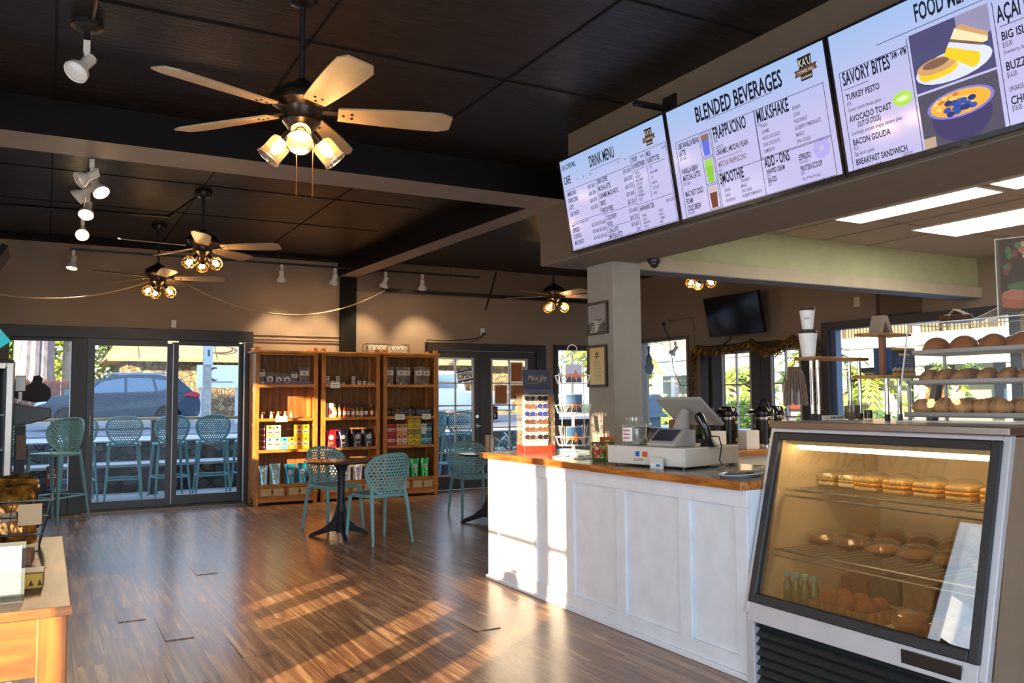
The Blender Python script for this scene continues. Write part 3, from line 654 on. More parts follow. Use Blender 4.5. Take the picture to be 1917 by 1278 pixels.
for k, n in enumerate(('MAMAKI', 'GINGER', 'LEMONGRASS', 'HIBISCUS')): T1 += [('. '+n, .71, .135-.037*k, .03, 'LEFT', 1), ('. '+('PASSION', 'MANGO', 'TURMERIC', 'MINT')[k], .85, .135-.037*k, .03, 'LEFT', 1)]
L1 = [(.30, .775, .60, .775), (.02, .665, .68, .665), (.345, .30, .345, .665), (.02, .30, .345, .30), (.38, .01, .38, .30), (.345, .285, .68, .285), (.38, .135, .68, .135), (.685, .01, .685, .75), (.685, .75, .99, .75), (.815, .29, .815, .75), (.99, .01, .99, .75), (.685, .265, .99, .265), (.02, .01, .99, .01), (.70, .60, .80, .60), (.825, .60, .965, .60)]
menu_screen(5.08, 'lit drink menu screen, farthest of the three over the counter', T1, L1, [('sketch', [M_INK], [(ell(.04, .28, .018, .016, 12, 180, 360)+ell(.04, .285, .013, .010, 12, 360, 180), 0)])], (.865, .86, .105))
# blended beverages
T2 = [('BLENDED BEVERAGES', .485, .80, .155, 'CENTER', 0, .55), ('UBE VANILLA BEAN', .05, .63, .058), ('LATTE', .05, .565, .058), ('$7.00 / $8.00', .05, .525, .03, 'LEFT', 1),
      ('VANILLA BEAN', .05, .40, .058), ('MATCHA LATTE', .05, .335, .058), ('$7.00 / $8.00', .05, .295, .03, 'LEFT', 1), ('MAC NUT COLD', .05, .19, .058), ('FOAM', .05, .125, .058), ('COLD BREW', .05, .06, .058), ('$7.50 / $8.50', .05, .028, .03, 'LEFT', 1),
      ('FRAPPUCINO', .305, .595, .12), ('$8.00', .31, .565, .03, 'LEFT', 1), ('CHOICE OF', .31, .51, .032, 'LEFT', 1), ('CARAMEL | MOCHA | PLAIN', .31, .455, .055), ('blended with your favourite milk and ice', .31, .415, .028, 'LEFT', 2, .8), ('MATCHA FRAPPUCCINO', .31, .35, .055, 'LEFT', 2), ('$8.50', .31, .31, .03, 'LEFT', 1),
      ('SMOOTHIE', .305, .205, .105), ('$7.50', .31, .175, .03, 'LEFT', 1), ('MILKSHAKE', .59, .595, .12), ('$7.50', .59, .565, .028, 'LEFT', 1), ('ADD - ONS', .595, .222, .095), ('WHIPPED CREAM', .60, .165, .045), ('$1.00', .60, .145, .028, 'LEFT', 1), ('SAUCES', .60, .095, .05), ('$0.75', .60, .068, .028, 'LEFT', 1), ('ESPRESSO', .79, .195, .05), ('$1.50 / $2.50', .79, .165, .028, 'LEFT', 1), ('PROTEIN SCOOP', .79, .105, .05), ('$2.00', .79, .078, .028, 'LEFT', 1), ('19g of Plant Protein!', .79, .035, .034, 'LEFT', 1, .8), ('kaucoffeemill.com', .98, -.022, .045, 'RIGHT', 0, .85), ('Fan favorite - most popular!', .27, -.022, .034, 'LEFT', 0, .8)]
for k, n in enumerate(('VANILLA', 'CARAMEL', 'WHITE CHOCOLATE', 'DARK CHOCOLATE', 'PUMPKIN PIE')): T2.append(('. '+n, .60, .545-.052*k, .036, 'LEFT', 1))
for k, n in enumerate(('BANANA', 'GUAVA', 'PASSIONFRUIT', 'BLUEBERRY POMEGRANATE', 'MANGO', 'PINA COLADA')): T2.append(('. '+n, .79, .585-.052*k, .036, 'LEFT', 1))
for k, n in enumerate(('BANANA', 'GUAVA', 'PASSIONFRUIT')): T2.append(('. '+n, .32, .13-.045*k, .032, 'LEFT', 1))
for k, n in enumerate(('STRAWBERRY', 'MANGO', 'PINA COLADA', 'BLUEBERRY POMEGRANATE')): T2.append(('. '+n, .43, .165-.042*k, .032, 'LEFT', 1))
L2 = [(.28, .785, .70, .785), (.035, .005, .035, .70), (.035, .70, .97, .70), (.97, .005, .97, .70), (.035, .005, .97, .005), (.295, .005, .295, .70), (.578, .005, .578, .70), (.582, .29, .582, .70), (.295, .295, .578, .295), (.582, .305, .97, .305), (.582, .295, .97, .295), (.21, .48, .285, .48), (.21, .69, .285, .69), (.21, .48, .21, .69), (.285, .24, .285, .69), (.21, .465, .285, .465), (.21, .24, .21, .465), (.21, .24, .285, .24), (.21, .225, .285, .225), (.21, .015, .21, .225), (.285, .015, .285, .225), (.21, .015, .285, .015)]
def cup(cx, y0, y1, w, c, c2): return [([(cx-w*.72, y0), (cx+w*.72, y0), (cx+w, y1), (cx-w, y1)], c), ([(cx-w*.93, y0+(y1-y0)*.72), (cx+w*.93, y0+(y1-y0)*.72), (cx+w, y1), (cx-w, y1)], c2)]
leaf = []
for a in range(0, 360, 45): leaf.append((ell(.915+.028*math.cos(R(a)), .235+.05*math.sin(R(a)), .017, .03, 10), 0))
menu_screen(3.888, 'lit blended beverages menu screen, middle of the three over the counter', T2, L2,
    [('drink_picture', scr_pic(['#5f6fe0', '#8a6a62']), cup(.247, .49, .675, .028, 0, 1)), ('drink_picture', scr_pic(['#86c43a', '#9fd25a']), cup(.247, .25, .45, .028, 0, 1)), ('drink_picture', scr_pic(['#70402f', '#c9b3b8']), cup(.247, .025, .21, .028, 0, 1)), ('leaf_sketch', scr_pic(['#a9a0dc']), leaf)], (.895, .86, .12))
# food menu
T3 = [('FOOD MENU', .53, .84, .135, 'CENTER'), ('SAVORY BITES', .05, .615, .112), ('7AM - 4PM', .345, .665, .055, 'LEFT', 0, .40), ('TURKEY PESTO', .055, .505, .06, 'LEFT', 0, .85), ('$9.50', .055, .465, .032, 'LEFT', 1), ('Turkey, havarti cheese, pesto', .055, .42, .036, 'LEFT', 1, .8),
      ('AVOCADO TOAST', .055, .345, .06, 'LEFT', 0, .85), ('(OUT OF STOCK)', .10, .295, .045), ('Sourdough, avocado, arugula, balsamic glaze', .055, .25, .036, 'LEFT', 1, .8), ('BACON GOUDA', .055, .175, .06, 'LEFT', 0, .85), ('$9.25', .055, .14, .032, 'LEFT', 1), ('Egg, bacon, gouda', .055, .10, .036, 'LEFT', 1, .8),
      ('BREAKFAST SANDWICH', .055, .03, .06, 'LEFT', 0, .8), ('Served on English Muffin', .055, -.012, .034, 'LEFT', 1, .8), ('CHOICE OF', .33, .0, .028, 'LEFT', 1),
      ('AÇAÍ BOWLS', .765, .63, .115), ('BIG ISLAND', .77, .515, .07, 'LEFT', 0, .85), ('$15.00', .77, .47, .04, 'LEFT', 1), ('Strawberry, banana, papaya', .77, .43, .032, 'LEFT', 1, .8), ('BUZZ BOWL', .77, .33, .07, 'LEFT', 0, .85), ('$16.00', .77, .285, .04, 'LEFT', 1), ('UPGRADE', .77, .20, .036), ('CHOCO NUT', .77, .12, .07, 'LEFT', 0, .85), ('$16.00', .77, .08, .04, 'LEFT', 1)]
L3 = [(.28, .80, .78, .80), (.035, .715, .44, .715), (.035, -.02, .035, .715), (.05, .585, .20, .585), (.445, -.02, .445, .76), (.755, -.02, .755, .76), (.77, .60, .97, .60), (.035, -.02, .97, -.02)]
r9 = random.Random(6)
sand = [(rc(.455, .375, .745, .77), 0), (rc(.63, .60, .745, .77), 5), (ell(.60, .48, .14, .095), 1), (ell(.545, .475, .075, .045), 2), (ell(.545, .515, .078, .05), 3), (ell(.54, .53, .05, .028), 6), (ell(.53, .45, .05, .018), 2),
        ([(.575, .555), (.59, .605), (.70, .50), (.695, .44), (.67, .42)], 2), ([(.59, .605), (.60, .63), (.71, .535), (.70, .50)], 1), ([(.60, .63), (.606, .645), (.714, .55), (.71, .535)], 6), ([(.606, .645), (.625, .70), (.65, .71), (.735, .60), (.73, .55), (.714, .55)], 4), ([(.625, .70), (.65, .71), (.735, .60), (.733, .575)], 3)]
bowl = [(rc(.455, -.015, .745, .36), 5), (rc(.455, -.015, .50, .07), 10), (ell(.605, .15, .108, .155), 6), (ell(.605, .235, .122, .09), 7), (ell(.605, .235, .11, .078), 2)]
for q in range(22): bowl.append((ell(.565+r9.uniform(-.045, .05), .245+r9.uniform(-.035, .05), .012, .013, 8), (8, 11)[q % 2]))
for q in range(10): bowl.append((ell(.655+r9.uniform(-.03, .03), .255+r9.uniform(-.03, .03), .02, .015, 8), (8, 2)[q % 2]))
for q in range(16): bowl.append((ell(.605+r9.uniform(-.05, .05), .205+r9.uniform(-.03, .045), .015, .018, 10), (9, 12)[q % 2]))
def m3(u): return u*0.753 if u < 0.445 else (0.345+(u-0.455)/0.29*0.30 if u < 0.75 else 0.66+(u-0.755))
T3 = [(s[0], m3(s[1]) if s[0] != 'FOOD MENU' else 0.50)+tuple(s[2:]) for s in T3]
L3 = [(m3(a), b_, m3(c_), d_) for a, b_, c_, d_ in L3]
sand = [([(m3(x), y) for x, y in p], k) for p, k in sand]; bowl = [([(m3(x), y) for x, y in p], k) for p, k in bowl]
menu_screen(2.696, 'lit food menu screen, nearest of the three over the counter', T3, L3,
    [('sandwich_picture', scr_pic(['#46456e', '#d3d8f0', '#f2c51e', '#c99a64', '#efdcae', '#8d88a8', '#7a5a48']), sand), ('bowl_picture', scr_pic(['#000000', '#000000', '#f0a83a', '#000000', '#000000', '#4b4858', '#3a3460', '#7a78c8', '#f6c66a', '#2a4ea8', '#b59a80', '#c9762a', '#1c3274']), bowl), ('toast_picture', scr_pic(['#a6d850', '#d8e6a8']), [(ell(.285, .385, .042, .05), 0), (ell(.285, .385, .026, .018), 1)])])
# wall bracket above the screens
o = MB().box(3.08, 3.36, 4.02, 4.06, 3.10, 3.125).box(3.345, 3.36, 3.98, 4.1, 3.07, 3.2).build('screen_bracket', M_BLACK); tag(o, 'black metal bracket sticking out above the middle menu screen', 'bracket')
# dome camera under the soffit
t = thing('dome_camera', 'small black dome camera under the soffit beside the column', 'camera', (3.93, 4.95, 2.358))
b = MB(); b.lathe([(0.05, 0), (0.052, -0.02), (0.045, -0.035)], 20); b.build('base', M_BLACK, t, smooth=True)
b = MB(); b.sphere((0, 0, -0.035), 0.036, 14, 8); b.build('lens_dome', P('#202226', 0.08), t, smooth=True)
# ================================================================== CHAIRS, STOOLS, TABLES
M_TEAL = P('#78a8ab', 0.45, var=0.05)
def back_pt(x, z, zb, th):
    """point of the shell backrest; th offsets along its thickness"""
    return (x, -0.205 + 0.115*(x/0.23)**2 - 0.20*(z-zb) + th, z)
def outline(zb, k=1.0, n=44, H=0.395):
    pts = []
    for i in range(n):
        t = 2*PI*i/n; c, s = math.cos(t), math.sin(t)
        sx = math.copysign(abs(c)**0.74, c); sz = math.copysign(abs(s)**0.74, s)
        zz = sz*0.5+0.5
        w = 0.178+0.062*min(1, zz/0.6)**0.8
        pts.append((sx*w*k, zb+H*(0.5+0.5*sz*k)))
    return pts
def inside(p, poly):
    x, y = p; r = False; n = len(poly)
    for i in range(n):
        x1, y1 = poly[i]; x2, y2 = poly[(i+1) % n]
        if (y1 > y) != (y2 > y) and x < (x2-x1)*(y-y1)/(y2-y1)+x1: r = not r
    return r
def make_back(zb, parent):
    b = MB(); a, h = 0.0315, 0.0285; inn = outline(zb, 0.93); outl = outline(zb, 0.985)
    th = 0.006
    for r in range(15):
        z = zb+0.004+h*(r+0.5)
        for c in range(-9, 10):
            x = a*(c+(0.5 if r % 2 else 0))
            if not inside((x, z), outl): continue
            solid = not inside((x, z), inn)
            if solid:
                q = [(x-a/2, z-h/2), (x+a/2, z-h/2), (x+a/2, z+h/2), (x-a/2, z+h/2)]
                if not all(inside(p, outline(zb, 1.0)) for p in q): continue
                b.add([back_pt(*p, zb, 0) for p in q]+[back_pt(*p, zb, th) for p in q], [(0,1,2,3), (7,6,5,4)])
                continue
            o = [(x-a/2, z-h/2), (x, z-h/2), (x+a/2, z-h/2), (x+a/2, z), (x+a/2, z+h/2), (x, z+h/2), (x-a/2, z+h/2), (x-a/2, z)]
            i8 = [(x+0.0098*math.cos(R(225+45*k)), z+0.0098*math.sin(R(225+45*k))) for k in range(8)]
            vs = [back_pt(*p, zb, 0) for p in o+i8]+[back_pt(*p, zb, th) for p in o+i8]; fs = []
            for k in range(8):
                k2 = (k+1) % 8
                fs += [(k, k2, 8+k2, 8+k), (16+k2, 16+k, 24+k, 24+k2), (8+k, 8+k2, 24+k2, 24+k)]
            b.add(vs, fs)
    b.build('backrest', M_TEAL, parent)
    b = MB(); ring = [back_pt(x, z, zb, th/2) for x, z in outline(zb, 0.985)]; b.tube(ring, 0.0105, 8, closed=True)
    inner = outline(zb, 0.985); inn2 = outline(zb, 0.90); n = len(inner)
    for off in (0.0, th):
        vs = [back_pt(x, z, zb, off) for x, z in inner]+[back_pt(x, z, zb, off) for x, z in inn2]
        b.add(vs, [(i, (i+1) % n, n+(i+1) % n, n+i) for i in range(n)])
    b.build('backrest_rim', M_TEAL, parent, smooth=True)
def make_seat(zs, parent):
    b = MB(); N = 28
    def sq(k, z, dip=0): 
        out = []
        for i in range(N):
            t = 2*PI*i/N; c, s = math.cos(t), math.sin(t)
            out.append((0.225*k*math.copysign(abs(c)**0.6, c), 0.015+0.215*k*math.copysign(abs(s)**0.6, s), z))
        return out
    rings = [sq(0.05, zs-0.012), sq(0.5, zs-0.010), sq(0.85, zs-0.002), sq(0.97, zs+0.004), sq(1.0, zs-0.004), sq(0.99, zs-0.026), sq(0.93, zs-0.030), sq(0.05, zs-0.028)]
    vs = [p for r in rings for p in r]; fs = []
    for k in range(len(rings)-1):
        for i in range(N): fs.append((k*N+i, k*N+(i+1) % N, (k+1)*N+(i+1) % N, (k+1)*N+i))
    fs += [tuple(range(N-1, -1, -1)), tuple(range((len(rings)-1)*N, len(rings)*N))]
    b.add(vs, fs); b.build('seat', M_TEAL, parent, smooth=True)
def make_chair(label, group):
    t = thing('dining_chair', label, 'chair', group=group)
    make_seat(0.455, t); make_back(0.44, t)
    for sx in (-1, 1):
        b = MB(); b.tube([(sx*0.195, 0.195, 0.435), (sx*0.2, 0.21, 0.30), (sx*0.212, 0.24, 0)], [0.021, 0.018, 0.0125], 10); b.build('leg', M_TEAL, t, smooth=True)
        b = MB(); b.tube([(sx*0.178, -0.15, 0.53), (sx*0.185, -0.165, 0.44), (sx*0.195, -0.19, 0.33), (sx*0.215, -0.24, 0)], [0.012, 0.022, 0.019, 0.0125], 10); b.build('leg', M_TEAL, t, smooth=True)
    return t
def make_stool(label, group):
    t = thing('bar_stool', label, 'bar stool', group=group)
    make_seat(0.765, t); make_back(0.755, t)
    pts = []
    for sx, sy, tx, ty in ((-1, 1, 0.18, 0.18), (1, 1, 0.18, 0.18), (1, -1, 0.178, -0.15), (-1, -1, 0.178, -0.15)):
        bx, by = 0.235, 0.25*(1 if sy > 0 else -1.06)
        top = (sx*tx, ty, 0.74 if sy > 0 else 0.80); foot = (sx*bx, by, 0)
        b = MB(); mid = tuple(top[i]+(foot[i]-top[i])*0.35 for i in range(3)); b.tube([top, mid, foot], [0.016 if sy < 0 else 0.021, 0.020, 0.0125], 10); b.build('leg', M_TEAL, t, smooth=True)
        pts.append(tuple(top[i]+(foot[i]-top[i])*0.62 for i in range(3)))
    b = MB()
    zf = min(p[2] for p in pts)
    pts = [(p[0], p[1], 0.285) for p in pts]
    for i in range(4): b.tube([pts[i], pts[(i+1) % 4]], 0.0125, 8)
    b.build('footrest', M_TEAL, t, smooth=True)
    return t
G_CH = 'perforated teal chairs at the cafe tables'
ch = make_chair('teal perforated chair seen from behind in front of the pedestal table', G_CH)
ch.location = (2.79, 7.707, 0); ch.rotation_euler = (0, 0, R(12.6))
dup(ch, (2.66, 8.74, 0), R(196), 'teal perforated chair behind the pedestal table, before the shelves')
dup(ch, (4.34, 8.86, 0), R(174), 'teal perforated chair by the french doors, at the second table')
st = make_stool('tall teal bar stool standing indoors beside the sliding door', 'teal bar stools')
st.location = (0.12, 10.82, 0); st.rotation_euler = (0, 0, R(141))
dup(st, (-0.46, 11.05, 0), R(150), 'tall teal bar stool half hidden behind the glass door fridge')
for k, (x, lab) in enumerate(((0.40, 'teal stool outdoors at the far left of the patio bar, behind the door post'), (0.98, 'first whole teal stool at the patio bar, left of the sliding door mullion'), (1.58, 'teal stool at the patio bar right behind the sliding door mullion'), (2.16, 'teal stool at the patio bar seen through the right sliding pane'), (2.72, 'teal stool at the patio bar cut by the right door frame'))):
    dup(st, (x, 13.08, -0.02), R((4, -3, 5, -4, 3)[k]), lab, 'teal stools along the patio bar')

M_TTOP = P('#5a463a', 0.25, coat=0.4, var=0.15); M_TBASE = P('#22262c', 0.4)
def make_table(label, top):
    t = thing('cafe_table', label, 'table', group='round pedestal cafe tables')
    b = MB(); b.lathe([(0.0, 0.722), (0.34, 0.722), (0.355, 0.728), (0.36, 0.736), (0.355, 0.744), (0.345, 0.746), (0.0, 0.746)], 40); b.build('tabletop', top, t, smooth=True)
    b = MB(); b.lathe([(0.0, 0.04), (0.05, 0.05), (0.043, 0.25), (0.036, 0.45), (0.04, 0.62), (0.062, 0.69), (0.11, 0.715), (0.11, 0.722), (0.0, 0.722)], 24); b.build('column', M_TBASE, t, smooth=True)
    for a in (28, 148, 268):
        M = Matrix.Rotation(R(a), 4, 'Z')
        prof = [(0.03, 0.36), (0.055, 0.25), (0.10, 0.155), (0.18, 0.09), (0.30, 0.038), (0.33, 0.012), (0.33, 0.0), (0.29, 0.0), (0.19, 0.03), (0.10, 0.055), (0.03, 0.06)]
        b = MB(); b.prism(prof, -0.021, 0.021, 'Y', M=M); b.build('leg', M_TBASE, t, bevel=0.006)
    return t
tb = make_table('round dark topped pedestal table between two teal chairs', M_TTOP); tb.location = (2.555, 8.13, 0); tb.rotation_euler = (0, 0, R(-8))
tb2 = dup(tb, (4.27, 8.27, 0), R(12), 'round grey topped pedestal table half hidden by the counter end')
tb2.children[0].data = tb2.children[0].data.copy(); tb2.children[0].data.materials[0] = P('#8d959a', 0.2, 0.4)
t = thing('napkin_holder', 'upright metal napkin holder on the grey table by the counter', 'napkin holder', (4.20, 8.14, 0.746))
b = MB(); b.box(-0.035, 0.035, -0.05, 0.05, 0, 0.012); b.box(-0.035, -0.025, -0.05, 0.05, 0.012, 0.20); b.box(0.025, 0.035, -0.05, 0.05, 0.012, 0.20); b.build('holder', P('#8a8580', 0.3, 0.8), t, bevel=0.003)
b = MB(); b.box(-0.02, 0.02, -0.045, 0.045, 0.012, 0.17); b.build('napkins', M_WHITE, t)

# ================================================================== SHELF UNITS
M_OAK = wood('#9a591c', '#d48b36', 0.42, 'Z', 5, 0.25); M_OAKX = wood('#9a591c', '#d48b36', 0.42, 'X', 5, 0.25); M_OAKB = wood('#70461d', '#9a652b', 0.6, 'Z', 4, 0.0)
M_RATT = P('#cfb684', 0.7, bump=0.5, bscale=120)
UW, UD = 0.81, 0.37
SHZ = [0.262, 0.70, 1.10, 1.535]
def make_shelf(label):
    t = thing('display_shelf', label, 'shelf unit', group='wooden display shelves along the back wall')
    for x in (0.0, UW-0.055):
        for y in (0.0, UD-0.055):
            b = MB(); b.box(x, x+0.055, y, y+0.055, 0, 2.02); b.box(x-0.008, x+0.063, y-0.008, y+0.063, 0.13, 0.16); b.build('post', M_OAK, t, bevel=0.004)
    b = MB(); b.box(-0.025, UW+0.025, -0.02, UD, 1.945, 1.975); b.box(0.055, UW-0.055, 0.004, 0.03, 1.915, 1.945); b.build('top_board', M_OAKX, t, bevel=0.004)
    b = MB(); b.box(0.055, UW-0.055, UD-0.02, UD-0.008, 0.10, 1.945); b.build('back_panel', M_OAKB, t)
    for x in (0.012, UW-0.028):
        b = MB(); b.box(x, x+0.016, 0.055, UD-0.055, 0.10, 1.945)
        for z in (0.10, 0.55, 1.0, 1.45, 1.905): b.box(x-0.006, x+0.022, 0.055, UD-0.055, z, z+0.04)
        b.build('side_panel', M_OAK, t)
    for z in SHZ:
        b = MB(); b.box(0.03, UW-0.03, 0.004, UD-0.02, z-0.03, z); b.box(0.055, UW-0.055, -0.004, 0.012, z-0.035, z+0.002); b.build('shelf_board', M_OAKX, t, bevel=0.003)
    b = MB(); b.box(0.03, UW-0.03, 0.004, UD-0.02, 0.07, 0.10); b.box(0.055, UW-0.055, 0.0, 0.02, 0.035, 0.075); b.build('plinth', M_OAKX, t)
    for k in range(2):
        x0 = 0.06+k*0.35
        b = MB(); b.box(x0, x0+0.34, 0.004, 0.022, 0.10, 0.228); d = b.build('cabinet_door', M_OAKX, t, bevel=0.003)
        b = MB(); b.box(x0+0.03, x0+0.155, -0.001, 0.004, 0.12, 0.21); b.box(x0+0.185, x0+0.31, -0.001, 0.004, 0.12, 0.21); b.build('rattan_inset', M_RATT, d)
        b = MB(); b.sphere((x0+0.17, -0.006, 0.165), 0.012); b.build('knob', P('#3a2a1c', 0.4, 0.5), d, smooth=True)
    return t
SX = [2.335, 3.195, 4.055]; SY = 11.035
u = make_shelf('wooden display shelf beside the sliding door, left of three'); u.location = (SX[0], SY, 0)
dup(u, (SX[1], SY, 0), 0, 'wooden display shelf in front of the black post, middle of three')
dup(u, (SX[2], SY, 0), 0, 'wooden display shelf next to the french doors, right of three')

# ================================================================== LEFT SIDEBOARD
M_PINE = wood('#84481a', '#b26c28', 0.4, 'X', 3, 0.3); M_PINEZ = wood('#84481a', '#b26c28', 0.4, 'Z', 3, 0.3); M_DKTOP = wood('#452d20', '#644634', 0.42, 'Y', 4, 0.1)
t = thing('sideboard_table', 'sunlit brown wooden side table at the lower left', 'table', (-0.50, 2.775, 0))
b = MB(); b.box(0, 0.582, 0, 1.44, 0.725, 0.75); b.build('tabletop', M_DKTOP, t, bevel=0.004)
b = MB(); b.box(0, 0.582, -0.004, 0.0, 0.725, 0.75); b.box(0.03, 0.55, 0.02, 0.04, 0.67, 0.725); b.box(0.03, 0.50, 0.03, 0.05, 0.555, 0.60); b.build('front_rail', M_PINE, t)
b = MB(); b.box(0.05, 0.50, 0.028, 0.045, 0.60, 0.67); b.build('drawer', M_PINE, t)
b = MB(); b.box(0.53, 0.55, 0.09, 1.35, 0.60, 0.725); b.box(0.03, 0.53, 1.39, 1.41, 0.60, 0.725); b.build('side_rail', M_PINE, t)
for x, y in ((0.495, 0.01), (0.01, 0.62), (0.495, 1.35), (0.01, 1.35)):
    b = MB(); b.box(x, x+0.078, y, y+0.08, 0, 0.725); b.build('leg', M_PINEZ, t, bevel=0.004)
t = thing('storage_bin', 'dark grey storage bin with pale lid under the left side table', 'bin', (-0.12, 2.92, 0))
b = MB(); b.box(-0.06, 0.07, -0.03, 0.05, 0, 0.50); b.build('bin', P('#2b2c31', 0.6), t, bevel=0.01)
b = MB(); b.box(-0.065, 0.06, -0.03, 0.05, 0.50, 0.53); b.build('lid', P('#cfcabd', 0.6), t, bevel=0.01)
# wire basket of packets on the table
t = thing('wire_basket', 'black wire basket filled with foil snack packets on the side table', 'basket', (-0.20, 3.96, 0.75))
b = MB(); w0, w1, d0, d1, hh = 0.19, 0.235, 0.13, 0.165, 0.20
for z in (0.003, 0.07, 0.14, hh):
    f = z/hh; wx, dy = w0+(w1-w0)*f, d0+(d1-d0)*f
    b.tube([(-wx, -dy, z), (wx, -dy, z), (wx, dy, z), (-wx, dy, z)], 0.0035 if z < hh else 0.005, 5, closed=True)
for k in range(8):
    s = -1+2*k/7; b.tube([(w0*s, -d0, 0.003), (w1*s, -d1, hh)], 0.002, 4); b.tube([(w0*s, d0, 0.003), (w1*s, d1, hh)], 0.002, 4)
for k in range(6):
    s = -1+2*k/5; b.tube([(w0, d0*s, 0.003), (w1, d1*s, hh)], 0.002, 4); b.tube([(-w0, d0*s, 0.003), (-w1, d1*s, hh)], 0.002, 4)
b.box(-w0, w0, -d0, d0, 0, 0.003); b.build('wire_frame', M_BLACK, t)
b = MB(); b.box(-0.03, 0.05, -0.175, -0.172, 0.09, 0.17, M=Matrix.Translation((0.15, 0.0, 0.02))); b.build('price_tag', P('#b79a72', 0.7), t)
def packet(i, loc, rot, col, lab):
    b = MB(); w, h = 0.085, 0.115
    def fn(u, v):
        x, y = (u-0.5)*2*w, (v-0.5)*2*h
        bul = 0.021*(1-(2*u-1)**4)*(1-(2*v-1)**4)+0.008*math.sin(13*u+5*v+i)*math.sin(9*v+4*u)
        return (x, y, bul)
    b.grid(fn, 12, 12); b.grid(lambda u, v: (fn(u, v)[0], fn(u, v)[1], -fn(u, v)[2]), 12, 12)
    b.add([(-0.03, -0.02, 0.0285), (0.02, -0.02, 0.0285), (0.02, 0.015, 0.0285), (-0.03, 0.015, 0.0285)], [(0, 1, 2, 3)], 1)
    o = b.build('snack_packet', [P(col, 0.16, 0.6, var=0.9, vscale=22), P('#8a6c44', 0.4)], smooth=True); o.location = loc; o.rotation_euler = rot
    tag(o, lab, 'snack packet', 'foil snack packets in the wire basket')
cols = ['#2b2416', '#8a5a22', '#1f1d16', '#6b4a1e', '#3b3a1c', '#a06a2a', '#241d18', '#5a4a2a']
for i in range(8):
    packet(i, Vector((-0.20-0.092+0.184*(i % 2), 3.96-0.085+0.055*(i//2), 0.75+0.135+0.012*(i//2))), (R(80), R((-5, 6, 4, -6)[i//2]), R((4, -5, -3, 5)[i//2])), cols[i], 'crinkled foil snack packet in the black basket, %s from the front, %s column' % (ORD[i//2], ('left', 'right')[i % 2]))
def flatbox(name, loc, s, col, lab, rz=0, top=None):
    b = MB(); b.box(-s[0]/2, s[0]/2, -s[1]/2, s[1]/2, 0, s[2], 0)
    mats = [P(col, 0.45)]
    if top: b.box(-s[0]/2+.003, s[0]/2-.003, -s[1]/2+.003, s[1]/2-.003, s[2], s[2]+0.001, 1); mats.append(P(top, 0.3))
    o = b.build(name, mats, bevel=0.002); o.location = loc; o.rotation_euler = (0, 0, rz); tag(o, lab, 'box'); return o
flatbox('chocolate_box', (-0.10, 3.60, 0.75), (0.15, 0.13, 0.045), '#6e3f1c', 'flat brown box in front of the wire basket', R(-4), '#8a6142')
o = MB().box(-0.085, 0.085, -0.05, 0.05, 0, 0.05, 0).box(-0.083, 0.083, -0.0515, -0.05, 0.004, 0.046, 1).box(-0.083, 0.083, -0.048, 0.048, 0.05, 0.051, 2)
for k in range(7): o.add([(-0.075+k*0.024, -0.0525, 0.01), (-0.06+k*0.024, -0.0525, 0.01), (-0.068+k*0.024, -0.0525, 0.03)], [(0, 1, 2)], 3)
o = o.build('patterned_box', [P('#8a6a3a', 0.4), P('#e0a81e', 0.4), P('#b9a48c', 0.25), P('#5a2f12', 0.5)], bevel=0.002); o.location = (-0.075, 3.13, 0.75); o.rotation_euler = (0, 0, R(-2)); tag(o, 'small box with yellow patterned side on the left side table', 'box')
t = thing('card_holder', 'clear acrylic holder of leaflets at the left edge of side table', 'leaflet holder', (-0.15, 2.97, 0.75))
Ma = Matrix.Rotation(R(-18), 4, 'X')
b = MB(); b.box(-0.11, 0.11, 0.0, 0.004, 0, 0.165, M=Ma); b.box(-0.11, 0.11, -0.062, -0.058, 0, 0.075, M=Ma); b.box(-0.11, -0.107, -0.06, 0.0, 0, 0.075, M=Ma); b.box(0.107, 0.11, -0.06, 0.0, 0, 0.075, M=Ma); b.box(-0.11, 0.11, -0.075, 0.07, 0, 0.004); b.build('holder', glass('#e6ecec', 1.6, body=0.12, bodycol='#cfd6d6'), t)
b = MB(); b.box(-0.10, 0.10, -0.045, -0.005, 0.006, 0.145, 0, M=Ma)
for k in range(4): b.box(-0.09, -0.02+0.02*k, -0.0465, -0.045, 0.12-0.028*k, 0.13-0.028*k, 1, M=Ma)
b.build('leaflets', [P('#b4bdba', 0.5), P('#7f9ea2', 0.5)], t)
o = MB().box(-0.02, 0.02, -0.022, 0.022, 0, 0.002).box(-0.014, 0.014, 0.008, 0.011, 0.002, 0.0026, 1).box(-0.014, 0.0, -0.008, -0.005, 0.002, 0.0026, 1).build('table_sticker', [P('#3a2a24', 0.4), P('#8a7668', 0.4)]); o.location = (0.0, 3.46, 0.75); tag(o, 'small dark square sticker on the side table top', 'sticker')

# ================================================================== GLASS DOOR FRIDGE AND LEFT CORNER
t = thing('glass_door_fridge', 'upright glass door drinks fridge with aluminium frame at far left', 'fridge', (-1.16, 9.9, 0))
b = MB(); b.box(0, 0.87, 0.05, 0.55, 0, 0.12); b.box(0, 0.87, 0.05, 0.55, 1.70, 1.76); b.box(0, 0.04, 0.05, 0.55, 0.12, 1.70); b.box(0.83, 0.87, 0.05, 0.55, 0.12, 1.70); b.box(0.04, 0.83, 0.50, 0.55, 0.12, 1.70); b.build('cabinet', P('#3b3b3c', 0.5), t, bevel=0.004)
b = MB(); b.box(0.0, 0.06, 0, 0.045, 0.10, 1.73); b.box(0.81, 0.87, 0, 0.045, 0.10, 1.73); b.box(0.06, 0.81, 0, 0.045, 1.67, 1.73); b.box(0.06, 0.81, 0, 0.045, 0.10, 0.18); d = b.build('door_frame', P('#c0b9ae', 0.3, 0.7), t, bevel=0.004)
